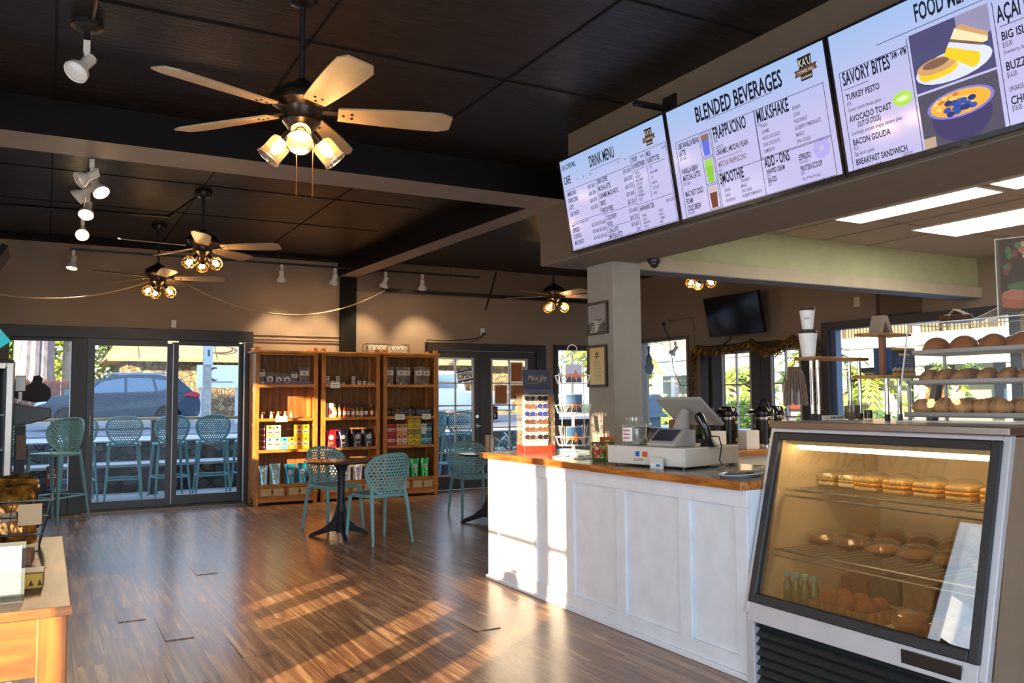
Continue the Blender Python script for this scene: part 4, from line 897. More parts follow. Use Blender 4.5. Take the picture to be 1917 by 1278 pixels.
b = MB(); b.box(0.80, 0.815, -0.003, 0.0, 0.15, 1.69); b.build('seal', M_BLACK, d)
b = MB(); b.box(0.06, 0.81, 0.02, 0.025, 0.18, 1.67); b.build('pane', M_PANE, d)
for z in (0.5, 0.85, 1.2):
    b = MB(); b.box(0.04, 0.83, 0.08, 0.48, z, z+0.012); b.build('shelf', P('#b9bcbc', 0.4, 0.5), t)
t = thing('tilted_sign', 'teal backlit sign leaning on top of the glass door fridge', 'sign', (-0.50, 10.05, 1.76))
Ms = Matrix.Translation((-0.02, 0, 0.30)) @ Matrix.Rotation(R(52), 4, 'Y')
b = MB(); b.box(-0.2, 0.2, 0, 0.03, -0.09, 0.09, M=Ms); b.build('panel', P('#16a5ad', 0.4, emit=0.6), t)
b = MB()
for k in range(5): b.box(-0.17, 0.12-0.03*k, -0.002, 0, 0.055-0.026*k, 0.065-0.026*k, M=Ms)
b.build('print', P('#d8f2f0', 0.5), t)
b = MB(); b.box(-0.14, 0.16, 0.03, 0.12, 0, 0.26); b.build('stand', P('#5a4636', 0.6), t, bevel=0.01)
t = thing('wall_television', 'dark television tilted forward at the far left wall', 'television', (LX, 9.9, 2.30))
b = MB(); b.prism([(0.52, 0.0), (0.57, 0.0), (0.85, 0.52), (0.80, 0.54)], -0.6, 0.1, 'Y'); b.build('screen', P('#121214', 0.2), t)
b = MB(); b.box(0.0, 0.62, -0.28, -0.22, 0.18, 0.22); b.build('bracket', M_BLACK, t)
# ================================================================== CEILING FANS AND LAMPS
M_BLADE = P('#9a8566', 0.45, var=0.12, vscale=5); M_BRZ = P('#2e2620', 0.3, 0.7); M_BULB = emis('#ffc680', 85, 'bulb_glow')
M_JAR = glass('#fff4e0', 1.5, body=0.10, bodycol='#fff0d0')
def make_fan(label, a0, jars, loc, zc=CZ, r=0.72):
    """origin on the blade plane; hangs from the ceiling at zc"""
    t = thing('ceiling_fan', label, 'ceiling fan', loc, group='ceiling fans')
    top = zc-loc[2]
    b = MB(); b.lathe([(0.075, 0), (0.078, -0.02), (0.06, -0.06), (0.025, -0.075)], 20, c=(0, 0, top)); b.build('canopy', M_BRZ, t, smooth=True)
    b = MB(); b.cyl((0, 0, 0.12), (0, 0, top-0.06), 0.013, n=10); b.build('rod', M_BLACK, t, smooth=True)
    b = MB(); b.lathe([(0.02, 0.16), (0.05, 0.135), (0.09, 0.115), (0.135, 0.085), (0.145, 0.06), (0.14, 0.035), (0.10, 0.012), (0.085, -0.03), (0.09, -0.05), (0.06, -0.09)], 28); b.build('motor', M_BRZ, t, smooth=True)
    for k in range(5):
        M = Matrix.Rotation(R(a0+72*k), 4, 'Z') @ Matrix.Rotation(R(-12), 4, 'X')
        b = MB(); pl = []
        n = 10
        for i in range(n+1):
            u = i/n; pl.append((0.17+(r-0.17)*u, -(0.055+0.028*math.sin(min(1, u*1.15)*PI/2)-(0.028*max(0, u-0.93)/0.07))))
        poly = pl+[(x, -y) for x, y in reversed(pl)]
        b.prism(poly, -0.004, 0.004, 'Z', M=M); bl = b.build('blade', M_BLADE, t)
        b = MB(); b.box(0.08, 0.20, -0.018, 0.018, 0.004, 0.012, M=M)
        for sx, sy in ((0.195, 0.0), (0.235, 0.018), (0.235, -0.018)): b.cyl(M @ Vector((sx, sy, -0.0075)), M @ Vector((sx, sy, -0.003)), 0.007, n=8)
        b.build('blade_iron', M_BRZ, bl)
    b = MB(); b.lathe([(0.06, -0.06), (0.062, -0.09), (0.045, -0.13), (0.02, -0.16), (0.01, -0.165)], 18)
    L = []
    for k in range(3):
        a = R(a0+38+120*k) if not jars else R(-107+120*k)
        d = Vector((math.cos(a)*0.75, math.sin(a)*0.75, -0.66)).normalized(); p = Vector((math.cos(a)*0.06, math.sin(a)*0.06, -0.095))
        b.tube([p-d*0.02, p+d*0.045], 0.022, 10); L.append((p+d*0.045, d))
    b.build('light_kit', M_BRZ, t, smooth=True)
    for p, d in L:
        q = d.to_track_quat('Z', 'Y').to_matrix().to_4x4(); M = Matrix.Translation(p) @ q
        if jars:
            b = MB(); b.lathe([(0.026, 0.0), (0.05, 0.012), (0.054, 0.03), (0.056, 0.10), (0.060, 0.115), (0.062, 0.12)], 22, M=M, caps=False); s = b.build('lamp_shade', M_JAR, t, smooth=True)
            b = MB(); ring = [M @ Vector((0.0615*math.cos(2*PI*i/22), 0.0615*math.sin(2*PI*i/22), 0.12)) for i in range(22)]; b.tube(ring, 0.0025, 6, closed=True); b.build('rim', M_CHROME, s, smooth=True)
            b = MB(); b.sphere((0, 0, 0.05), 0.026, 12, 8, sc=(1, 1, 1.5), M=M); b.build('bulb', M_BULB, s, smooth=True)
        else:
            b = MB()
            for k in range(4):
                a = PI*k/4
                b.tube([M @ Vector((math.cos(a)*0.06*math.cos(tt), math.sin(a)*0.06*math.cos(tt), 0.055+0.065*math.sin(tt))) for tt in [PI*i/12-PI/3+0 for i in range(0, 18)]], 0.0028, 5)
            for z, rr in ((0.02, 0.048), (0.055, 0.06), (0.09, 0.05)):
                b.tube([M @ Vector((rr*math.cos(2*PI*i/20), rr*math.sin(2*PI*i/20), z)) for i in range(20)], 0.003, 5, closed=True)
            s = b.build('lamp_cage', P('#a88a50', 0.3, 0.9), t)
            b = MB(); b.sphere((0, 0, 0.05), 0.025, 12, 8, sc=(1, 1, 1.4), M=M); b.build('bulb', M_BULB, s, smooth=True)
    if jars:
        for x, y in ((-0.03, -0.03), (0.045, -0.035)):
            b = MB(); b.tube([(x, y, -0.17), (x, y, -0.37)], 0.0022, 5); b.cyl((x, y, -0.41), (x, y, -0.365), 0.005, 0.003, 8); b.build('pull_chain', P('#a5713c', 0.3, 0.8), t)
    return t
make_fan('large near ceiling fan with tan blades and three clear jar lamps', 58, True, (1.035, 3.945, 2.70))
make_fan('ceiling fan with caged lamps beyond the grey beam, on the longer rod', 44, False, (1.245, 8.22, 2.76))
make_fan('lowest left ceiling fan with caged lamps in front of back wall', 58, False, (1.06, 10.06, 2.70), r=0.70)
make_fan('small distant ceiling fan left of the white column', 58, False, (5.86, 9.50, 2.69), r=0.68)
make_fan('distant ceiling fan behind the kitchen header, only its caged lamps showing', 20, False, (6.73, 7.63, 2.83))

# ------------------------------------------------------------------ track lamps
M_TRK = P('#141315', 0.4); M_HEAD = P('#e4ddd0', 0.4)
def make_lamp(label, loc, aim, lit, group='white track spotlights'):
    t = thing('track_spotlight', label, 'spotlight', loc, group=group)
    b = MB(); b.box(-0.016, 0.016, -0.016, 0.016, -0.06, 0.0); b.cyl((0, 0, -0.115), (0, 0, -0.06), 0.012, n=8); b.cyl((-0.018, 0, -0.115), (0.022, 0, -0.115), 0.014, n=8); b.build('stem', M_HEAD, t)
    d = Vector(aim).normalized(); M = Matrix.Translation((0, 0, -0.115)) @ d.to_track_quat('Z', 'Y').to_matrix().to_4x4()
    b = MB(); b.lathe([(0.0, -0.045), (0.03, -0.045), (0.03, 0.03), (0.033, 0.04), (0.058, 0.075), (0.062, 0.10), (0.058, 0.104), (0.052, 0.096)], 20, M=M, caps=False); b.build('lamp_head', M_HEAD, t, smooth=True)
    b = MB(); b.lathe([(0.0, 0.101), (0.03, 0.1), (0.052, 0.094)], 18, M=M, caps=False); b.build('bulb_face', emis('#ffd79a', 25.0, 'spot_glow') if lit else P('#e8e2d8', 0.2, coat=0.5), t, smooth=True)
    if lit:
        l = bpy.data.lights.new('spot_beam', 'SPOT'); l.energy = lit; l.color = (1.0, 0.74, 0.44); l.spot_size = R(80); l.spot_blend = 0.7; l.shadow_soft_size = 0.05
        o = bpy.data.objects.new('spot_beam', l); COL.objects.link(o); o.parent = t; o.matrix_local = Matrix.Translation(Vector((0, 0, -0.115))+d*0.115) @ (d).to_track_quat('-Z', 'Y').to_matrix().to_4x4()
    return t
o = MB().box(0.20, 5.46, 10.885, 10.915, 3.075, 3.10)
for x in (0.4, 2.58, 4.0, 5.0): o.cyl((x, 10.9, 3.10), (x, 10.9, CZ), 0.004, n=6)
o = o.build('lighting_track', M_TRK); tag(o, 'long black lighting track hanging across in front of the back wall', 'light track')
o = MB().box(0.255, 0.285, 6.60, 9.4, 3.075, 3.10)
for y in (6.7, 7.9, 9.2): o.cyl((0.27, y, 3.10), (0.27, y, CZ), 0.004, n=6)
o = o.build('lighting_track', M_TRK); tag(o, 'black lighting track running away along the left side of the ceiling', 'light track')
t = thing('junction_box', 'ceiling junction box with conduit above the nearest spotlight', 'junction box', (0.14, 4.79, CZ))
b = MB(); b.lathe([(0.075, 0), (0.078, -0.03), (0.05, -0.045), (0.0, -0.05)], 18); b.build('cover', P('#3a3430', 0.4, 0.5), t, smooth=True)
b = MB(); b.tube([(0, 0, -0.045), (0, 0, -0.10)], 0.014, 8); b.tube([(0.02, 0, -0.01), (0.03, -0.5, -0.01), (0.02, -1.4, -0.01)], 0.012, 8); b.build('conduit', P('#2c2632', 0.4, 0.5), t, smooth=True)
make_lamp('nearest white spotlight hanging from the ceiling junction box', (0.14, 4.79, CZ-0.10), (-0.5, -0.45, -0.75), 0)
make_lamp('white spotlight just beyond the grey beam, tilted to the left', (0.25, 6.72, 3.075), (-0.8, -0.2, -0.5), 0)
make_lamp('lit white spotlight, second along the left track', (0.29, 6.98, 3.075), (0.35, -0.55, -0.75), 56)
make_lamp('unlit tilted spotlight tucked behind the second one on left track', (0.24, 7.22, 3.075), (-0.7, 0.1, -0.6), 0)
make_lamp('lit white spotlight, third along the left track with long stem', (0.27, 7.85, 3.075), (-0.15, -0.6, -0.8), 56)
make_lamp('brightly glaring spotlight near the far end of the left track', (0.27, 9.0, 3.075), (-0.05, -0.86, -0.52), 64)
make_lamp('lit spotlight at the left end of the back wall track', (0.24, 10.9, 3.075), (-0.15, -0.2, -0.95), 40)
make_lamp('white spotlight above the left display shelf', (2.62, 10.9, 3.075), (0.1, 0.35, -0.9), 48)
make_lamp('white spotlight just left of the black post', (3.32, 10.9, 3.075), (-0.1, 0.35, -0.9), 48)
make_lamp('white spotlight above the right display shelf', (4.03, 10.9, 3.075), (-0.2, 0.35, -0.9), 48)
make_lamp('rightmost white spotlight on the back wall track', (4.57, 10.9, 3.075), (0.15, 0.35, -0.9), 48)
# ceiling conduit and hanging cable
o = MB().tube([(-1.0, 9.72, CZ-0.012), (1.09, 9.50, CZ-0.012), (1.245, 8.36, CZ-0.012)], 0.011, 8).build('ceiling_conduit', M_TRK); tag(o, 'black conduit along the ceiling to the second fan', 'conduit')
def sag(p, q, s, n=18): return [Vector(p).lerp(Vector(q), i/n)-Vector((0, 0, s*4*(i/n)*(1-i/n))) for i in range(n+1)]
pts = [Vector((-1.15, 10.6, 2.66))]+sag((-0.95, 10.7, 2.62), (1.25, 10.75, 2.85), 0.24)+sag((1.25, 10.75, 2.85), (4.13, 11.2, 2.86), 0.42)[1:]
o = MB().tube(pts, 0.009, 6).build('hanging_cable', P('#b59c7c', 0.6), smooth=True); tag(o, 'pale sagging cable strung across in front of the back wall', 'cable')
o = MB().box(4.13, 8.4, 11.28, 11.32, 2.855, 2.90).tube([(5.95, 11.3, 3.25), (5.75, 11.27, 2.66)], 0.012, 6).build('black_rail', M_TRK); tag(o, 'long black rail with a slanting brace above the french doors', 'rail')
# wall fittings
o = MB().box(-0.03, 0.03, -0.025, 0, 0, 0.095).build('door_sensor', M_WHITE, bevel=0.004); o.location = (1.40, BY, 2.262); tag(o, 'small white sensor box above the sliding door', 'sensor')
t = thing('wall_outlet', 'white outlet with cords plugged in above the french doors', 'outlet', (5.785, BY, 2.30))
b = MB(); b.box(-0.035, 0.035, -0.008, 0, -0.02, 0.10); b.build('plate', M_WHITE, t, bevel=0.003)
b = MB(); b.box(-0.015, 0.03, -0.04, -0.008, -0.01, 0.03); b.tube([(0, -0.035, 0.0), (-0.12, -0.04, -0.06), (-0.35, -0.05, -0.09), (-0.7, -0.05, -0.112), (-0.92, -0.05, -0.10), (-0.96, -0.06, -0.22)], 0.007, 6); b.tube([(0.02, -0.03, 0.0), (-0.1, -0.05, -0.08), (-0.25, -0.05, -0.12)], 0.006, 6); b.build('cord', M_BLACK, t, smooth=True)

# ------------------------------------------------------------------ kitchen ceiling panels
for k, (x0, x1, y0, y1, lab) in enumerate(((5.58, 5.885, 3.50, 4.69, 'lit ceiling panel closest to the menu screens'), (6.55, 7.15, 3.0, 4.69, 'wide lit ceiling panel on the right of the kitchen ceiling'), (5.58, 5.885, 2.2, 3.40, 'lit ceiling panel in line before the first one'), (6.55, 7.15, 1.2, 2.8, 'lit ceiling panel at the right picture edge'))):
    t = thing('ceiling_light', lab, 'ceiling light', ((x0+x1)/2, (y0+y1)/2, 2.77), group='fluorescent kitchen ceiling panels')
    w, h = (x1-x0)/2, (y1-y0)/2
    b = MB(); e = 0.012
    b.box(-w-e, w+e, -h-e, -h, -0.012, 0); b.box(-w-e, w+e, h, h+e, -0.012, 0); b.box(-w-e, -w, -h, h, -0.012, 0); b.box(w, w+e, -h, h, -0.012, 0); b.build('frame', P('#d9d4c4', 0.5), t)
    b = MB(); b.box(-w, w, -h, h, -0.009, -0.001); b.build('diffuser', emis('#fff6e2', 9.0, 'fluorescent_glow'), t)
# ================================================================== THINGS ON THE COUNTER
CT = 0.931
M_ACR = glass('#fbfbf8', 0.5, body=0.03); M_WIRE = P('#e6e1d6', 0.4)
# sunglasses display
M0 = Matrix.Translation((3.26, 5.56, CT)) @ Matrix.Rotation(R(-14), 4, 'Z')
t = thing('sunglasses_display', 'clear sunglasses display with red base at the counter end', 'display stand', M=M0)
b = MB(); b.prism([(-0.125, -0.11), (0.09, -0.11), (0.125, -0.08), (0.125, 0.11), (-0.125, 0.11)], 0, 0.05, 'Z'); b.build('base', P('#b8301f', 0.3, coat=0.4), t, bevel=0.004)
b = MB()
b.box(-0.125, 0.125, 0.105, 0.109, 0.05, 0.44); b.box(-0.125, -0.121, -0.108, 0.105, 0.05, 0.44); b.box(0.121, 0.125, -0.078, 0.105, 0.05, 0.44); b.box(-0.121, 0.121, -0.108, 0.105, 0.436, 0.44); b.build('acrylic_box', M_ACR, t)
b = MB(); b.box(-0.10, 0.10, 0.03, 0.034, 0.05, 0.43)
for k in range(6): b.box(-0.10, 0.10, 0.0, 0.03, 0.085+0.058*k, 0.089+0.058*k)
b.build('back_rack', P('#f0e2d2', 0.4), t)
M_LENS = ['#23242a', '#7a4a34', '#2a3a8c', '#5a3a34', '#6a4632', '#3a3436']
for k in range(6):
    for j in range(2):
        Ms = M0 @ Matrix.Translation((-0.05+0.1*j, -0.012, 0.083+0.058*(5-k)))
        s = thing('sunglasses', 'pair of sunglasses in the acrylic display, %s row from top, %s column' % (ORD[k], ('left', 'right')[j]), 'sunglasses', M=Ms, group='sunglasses in the display')
        for sx in (-1, 1):
            b = MB(); n = 16; pl = [(sx*0.0215+0.0185*math.copysign(abs(math.cos(2*PI*i/n))**0.8, math.cos(2*PI*i/n)), 0.028+0.0165*math.copysign(abs(math.sin(2*PI*i/n))**0.85, math.sin(2*PI*i/n))) for i in range(n)]
            b.prism(pl, -0.002, 0.0, 'Y'); b.build('lens', P(M_LENS[(k+j*(k % 2)) % 6], 0.08, coat=1.0), s)
        b = MB()
        for sx in (-1, 1):
            b.tube([(sx*0.0215+0.0195*math.cos(2*PI*i/14), -0.001, 0.028+0.0175*math.sin(2*PI*i/14)) for i in range(14)], 0.0018, 5, closed=True)
            b.tube([(sx*0.041, -0.001, 0.038), (sx*0.043, 0.006, 0.038), (sx*0.040, 0.036, 0.03)], 0.0014, 4)
        b.tube([(-0.004, -0.001, 0.034), (0, -0.002, 0.036), (0.004, -0.001, 0.034)], 0.0015, 4); b.build('frame', P(['#1a1a1c', '#5a3826', '#22242c'][k % 3], 0.3), s, smooth=True)
t = thing('display_card', 'dark slate card with gold script standing on the sunglasses display', 'sign', M=M0 @ Matrix.Translation((0.02, 0.02, 0.44)))
Mc = Matrix.Rotation(R(-12), 4, 'X')
b = MB(); b.box(-0.11, 0.11, 0, 0.012, 0.035, 0.185, M=Mc); b.box(-0.105, 0.115, -0.03, 0.03, 0, 0.035); b.build('card', P('#474a5c', 0.4), t, bevel=0.003)
b = MB(); Mt = Mc @ Matrix.Translation((0, -0.001, 0)) @ Matrix.Rotation(PI/2, 4, 'X'); text_into(b, 'Maui Jim', 0.0, 0.10, 0.062, align='CENTER', M=Mt, sx=0.7, shear=0.45); b.tube([Mt @ Vector((-0.06, 0.075, 0)), Mt @ Vector((0.07, 0.092, 0))], 0.0012, 4); b.build('script', P('#d8c48a', 0.4, 0.4), t)

# postcard spinner rack
M1 = Matrix.Translation((3.14, 4.86, CT)) @ Matrix.Rotation(R(-28), 4, 'Z')
t = thing('postcard_rack', 'white wire spinning postcard rack beside the column', 'card rack', M=M1)
b = MB(); b.tube([(0.14*math.cos(2*PI*i/28), 0.14*math.sin(2*PI*i/28), 0.006) for i in range(28)], 0.006, 6, closed=True)
for k in range(4): b.tube([(0, 0, 0.03), (0.14*math.cos(R(45+90*k)), 0.14*math.sin(R(45+90*k)), 0.006)], 0.005, 6)
b.lathe([(0.03, 0.0), (0.032, 0.02), (0.015, 0.05), (0.012, 0.07)], 14); b.build('base', M_WIRE, t, smooth=True)
b = MB(); b.cyl((0, 0, 0.05), (0, 0, 0.70), 0.007, n=10); b.tube([(0.032*math.cos(2*PI*i/20), 0, 0.732+0.032*math.sin(2*PI*i/20)) for i in range(20)], 0.003, 6, closed=True)
for k in range(4):
    a = R(90*k); c, s = math.cos(a), math.sin(a)
    b.tube([(0.075*c, 0.075*s, 0.07), (0.075*c, 0.075*s, 0.66), (0, 0, 0.69)], 0.003, 5)
b.build('pole', M_WIRE, t, smooth=True)
TZ = [0.085, 0.30, 0.50]
sunset = ['#2f4f74', '#d8762a', '#27323f']
pics = [('#3b5f86', '#d97b28', '#2a3346'), ('#2c2a24', '#c4562a', '#1f2a22'), ('#44688c', '#8a5a3c', '#30323a'), ('#8fb6c8', '#d98a58', '#3a4a3a'), ('#c9c2d6', '#d9622a', '#3c4650'), ('#6a8a9c', '#c98a5a', '#2f3a44')]
n = 0
for k, z in enumerate(TZ):
    for a in (-90, 180, 0, 90):
        Mf = Matrix.Rotation(R(a+90), 4, 'Z')
        b = MB(); w = 0.062
        for zz, yy in ((0.0, -0.10), (0.055, -0.118)): b.tube([Mf @ Vector(p) for p in ((-w, -0.06, z+zz), (-w, yy, z+zz), (w, yy, z+zz), (w, -0.06, z+zz))], 0.0024, 5)
        for x in (-w, -0.02, 0.02, w): b.tube([Mf @ Vector(p) for p in ((x, -0.06, z), (x, -0.10, z), (x*0.6, -0.118, z+0.055))], 0.002, 4)
        for x in (-w, w): b.tube([Mf @ Vector(p) for p in ((x, -0.06, z), (x*1.1, -0.09, z+0.13))], 0.002, 4)
        b.build('pocket', M_WIRE, t)
        if a in (-90, 180):
            c = pics[n % 6]; n += 1
            d = MB(); d.box(-0.055, 0.055, -0.003, 0.0, 0, 0.125, 3); d.box(-0.053, 0.053, -0.0036, -0.003, 0.06, 0.122, 0); d.box(-0.053, 0.053, -0.0036, -0.003, 0.035, 0.06, 1); d.box(-0.053, 0.053, -0.0036, -0.003, 0.003, 0.035, 2)
            d.add([(0.0, -0.0040, 0.02), (0.03, -0.0040, 0.03), (0.02, -0.0040, 0.075), (0.008, -0.0040, 0.09)], [(0, 1, 2, 3)], 1)
            o = d.build('postcard', [P(x, 0.25) for x in c]+[P('#e9e6df', 0.5)]); o.matrix_world = M1 @ Mf @ Matrix.Translation((0, -0.075, z+0.004)) @ Matrix.Rotation(R(9), 4, 'X')
            tag(o, 'postcard stack in the %s tier of the wire rack, %s side' % (('bottom', 'middle', 'top')[k], 'right' if a == -90 else 'left'), 'postcard', 'postcards in the wire rack')
# small things between rack and register
def standing_card(name, lab, loc, rz, w, h, cols, blobs, cat='card'):
    d = MB(); Mt = Matrix.Rotation(R(-14), 4, 'X')
    d.box(-w/2, w/2, 0, 0.004, 0, h, 0, M=Mt); r2 = random.Random(len(lab))
    for i in range(blobs):
        x, z, r = r2.uniform(-w*0.4, w*0.4), r2.uniform(h*0.15, h*0.85), r2.uniform(w*0.05, w*0.12)
        d.add([Mt @ Vector((x+r*math.cos(R(60*q)), -0.0006-0.0001*i, z+r*math.sin(R(60*q)))) for q in range(6)], [tuple(range(6))], 1+i % (len(cols)-1))
    d.box(-w/2, w/2, 0.0, 0.05, 0, 0.004, 0)
    o = d.build(name, [P(c, 0.35) for c in cols]); o.location = loc; o.rotation_euler = (0, 0, rz); tag(o, lab, cat); return o
standing_card('flower_card', 'upright photo card of red and yellow flowers on the counter', (3.125, 4.48, CT), R(-22), 0.15, 0.125, ['#3d5a2c', '#c8342a', '#e8b83a', '#7f9a3a', '#e9d9c4', '#d8542e'], 46)
standing_card('lily_card', 'narrow card of pale lilies just right of the flower card', (3.26, 4.42, CT), R(-60), 0.06, 0.12, ['#39452c', '#e8d9b0', '#d9a23c', '#e9e2d0'], 16)
t = thing('orange_card_box', 'small orange counter box with white emblem against the column', 'box', (3.50, 4.98, CT), rz=R(-24))
b = MB(); b.box(-0.05, 0.05, -0.035, 0.035, 0, 0.05); b.build('stand', P('#b9aa94', 0.5), t)
b = MB(); b.box(-0.052, 0.052, -0.01, 0.0, 0.05, 0.125, 0); b.sphere((0, -0.0105, 0.09), 0.02, 12, 6, 1, sc=(1, 0.05, 0.7)); b.box(-0.052, 0.052, -0.0105, -0.01, 0.05, 0.064, 2); b.build('card', [P('#e0701a', 0.4), P('#f4efe6', 0.5), P('#f1d9b4', 0.5)], t)
t = thing('wooden_card_tray', 'small wooden tray holding pale cards under crumpled clear wrap', 'tray', (3.42, 4.56, CT), rz=R(-20))
b = MB(); b.prism([(-0.045, 0), (0.045, 0), (0.06, 0.06), (-0.06, 0.06)], -0.04, 0.04, 'Y'); b.build('tray', wood('#9a5f26', '#cf9446', 0.5, 'X'), t)
b = MB(); b.box(-0.05, -0.046, -0.035, 0.035, 0.06, 0.16); b.box(-0.03, 0.03, -0.005, 0.0, 0.06, 0.15); b.build('cards', P('#e2ddd0', 0.5), t)
b = MB(); r3 = random.Random(5)
b.grid(lambda u, v: (-0.07+0.2*u+0.012*math.sin(17*v+5*u), 0.05+0.03*math.sin(11*u+9*v), 0.06+0.18*v+0.012*math.sin(13*u*v+3)), 10, 10); b.build('clear_wrap', glass('#f4f2ec', 1.5, body=0.15, bodycol='#f0e9dc'), t, smooth=False)
# cash drawer and register
MD = Matrix.Translation((3.104, 3.673, CT)) @ Matrix.Rotation(R(12), 4, 'Z')
t = thing('cash_drawer', 'white cash drawer under the register on the counter', 'cash drawer', M=MD)
b = MB(); b.box(0, 0.51, 0, 0.58, 0.012, 0.118); b.build('case', P('#cdc9c1', 0.45), t, bevel=0.006)
b = MB(); b.box(-0.003, 0.0, 0.01, 0.57, 0.02, 0.112); b.build('front', P('#d3cfc8', 0.45), t)
b = MB(); b.box(-0.0045, -0.003, 0.325, 0.355, 0.06, 0.09, 0); b.box(-0.0045, -0.003, 0.265, 0.305, 0.06, 0.09, 1)
text_into(b, 'CLOVER', 0, 0, 0.02, 2, M=Matrix.Translation((-0.0046, 0.37, 0.035)) @ Matrix.Rotation(-PI/2, 4, 'Z') @ Matrix.Rotation(PI/2, 4, 'X')); b.build('stickers', [P('#1d5fb0', 0.4), P('#d2551e', 0.4), P('#3a3a44', 0.5)], t)
for x, y in ((0.03, 0.03), (0.48, 0.03), (0.03, 0.55), (0.48, 0.55)):
    b = MB(); b.cyl((x, y, 0), (x, y, 0.012), 0.014, n=10); b.build('foot', M_BLACK, t)
t = thing('card_sign', 'small card logo sticker stand hooked on the cash drawer front', 'sign', M=MD @ Matrix.Translation((-0.03, 0.17, 0)))
b = MB(); b.box(-0.012, 0.0, -0.045, 0.045, 0, 0.062, 0); b.box(-0.0135, -0.012, -0.04, 0.04, 0.008, 0.03, 1); b.box(-0.0145, -0.0135, -0.03, 0.0, 0.012, 0.026, 2); b.build('stand', [P('#d3d1cd', 0.4), P('#dfe8f2', 0.4), P('#3b78b8', 0.4)], t, bevel=0.002)
MT = MD @ Matrix.Translation((0.16, 0.20, 0.118))
t = thing('register_terminal', 'pale grey register terminal with big tilted screen on the cash drawer', 'register', M=MT)
M_REG = P('#a8a49d', 0.4)
b = MB(); b.prism([(-0.12, 0.0), (0.09, 0.0), (0.09, 0.095), (-0.01, 0.10), (-0.12, 0.02)], -0.09, 0.11, 'Y'); b.build('customer_unit', M_REG, t, bevel=0.012, seg=3)
Md = Matrix.Translation((-0.062, 0.01, 0.063)) @ Matrix.Rotation(R(-36), 4, 'Y')
b = MB(); b.box(-0.05, 0.05, -0.075, 0.075, 0.0, 0.004, M=Md); b.build('small_display', P('#3b3f4a', 0.15), t)
b = MB(); b.tube([(0.06, 0.0, 0.08), (0.09, 0.0, 0.16), (0.11, 0, 0.20)], [0.05, 0.04, 0.03], 12); b.build('neck', M_REG, t, smooth=True)
Mp = Matrix.Translation((0.17, 0.02, 0.20)) @ Matrix.Rotation(R(35), 4, 'Y')
b = MB(); b.box(-0.14, 0.14, -0.17, 0.17, -0.008, 0.008, M=Mp); b.build('main_screen', P('#a5a29c', 0.3), t, bevel=0.006)
t = thing('tip_jar', 'clear glass jar with paper label on the cash drawer', 'jar', M=MD @ Matrix.Translation((0.10, 0.45, 0.118)))
b = MB(); b.lathe([(0.0, 0.003), (0.068, 0.004), (0.074, 0.015), (0.074, 0.115), (0.066, 0.135), (0.052, 0.145), (0.052, 0.165), (0.056, 0.168), (0.054, 0.172)], 26, caps=False); b.build('glass', glass('#f3f6f4', 1.6, body=0.10, bodycol='#e8e6e0'), t, smooth=True)
b = MB(); b.grid(lambda u, v: (0.0755*math.cos(R(150+60*u)), 0.0755*math.sin(R(150+60*u)), 0.025+0.08*v), 8, 2, 0); b.build('label', P('#ecebe8', 0.5), t)
b = MB()
for k in range(3): b.grid(lambda u, v, k=k: (0.076*math.cos(R(160+40*u)), 0.076*math.sin(R(160+40*u)), 0.04+0.022*k+0.008*v), 6, 1)
b.build('print', P('#c2627a', 0.5), t)
b = MB(); r4 = random.Random(9)
for k in range(9):
    a = r4.uniform(0, 6); b.box(-0.03, 0.03, -0.0006, 0.0006, -0.012, 0.012, M=Matrix.Translation((0.025*math.cos(a), 0.025*math.sin(a), 0.02+0.006*k)) @ Euler((r4.uniform(0.9, 2.2), r4.uniform(-.4, .4), a)).to_matrix().to_4x4())
b.build('banknotes', P('#c9c4b4', 0.7), t)
t = thing('barcode_scanner', 'black handheld scanner in its stand beside the register', 'scanner', M=MD @ Matrix.Translation((0.26, 0.03, 0.118)))
b = MB(); b.lathe([(0.05, 0), (0.048, 0.01), (0.025, 0.04), (0.02, 0.06)], 16); b.build('stand', M_BLACK, t, smooth=True)
b = MB(); b.tube([(-0.035, 0.05, 0.19), (-0.03, 0.04, 0.17), (-0.008, 0.01, 0.10), (0.0, 0.0, 0.05)], [0.02, 0.03, 0.024, 0.02], 12); b.build('body', P('#141416', 0.2, coat=0.5), t, smooth=True)
b = MB(); b.tube([(0.0, -0.01, 0.06), (0.05, -0.035, 0.055), (0.06, -0.045, 0.0), (0.03, -0.05, -0.08), (0.0, -0.10, -0.108), (-0.12, -0.14, -0.112)], 0.004, 6); b.build('cord', M_BLACK, t, smooth=True)
t = thing('black_display_bag', 'crumpled dark packet standing left of the glass jar', 'packet', (3.36, 4.37, CT))
b = MB(); b.prism([(-0.05, 0), (0.05, 0), (0.035, 0.1), (0.012, 0.125), (0.045, 0.21), (-0.055, 0.215), (-0.02, 0.125), (-0.035, 0.1)], -0.012, 0.012, 'Y', M=Matrix.Rotation(R(-40), 4, 'Z')); b.build('packet', P('#3a322c', 0.25, 0.4, var=0.4, vscale=30), t, bevel=0.006)
t = thing('brochure_tray', 'low oval tray with brochures at the case end of counter', 'tray', (3.10, 3.24, CT), rz=R(18))
b = MB(); b.lathe([(0.0, 0.0), (0.12, 0.0), (0.14, 0.014), (0.136, 0.018), (0.118, 0.006), (0.0, 0.006)], 26, M=Matrix.Diagonal((1.25, 0.62, 1, 1))); b.build('tray', P('#aab2bc', 0.3), t, smooth=True)
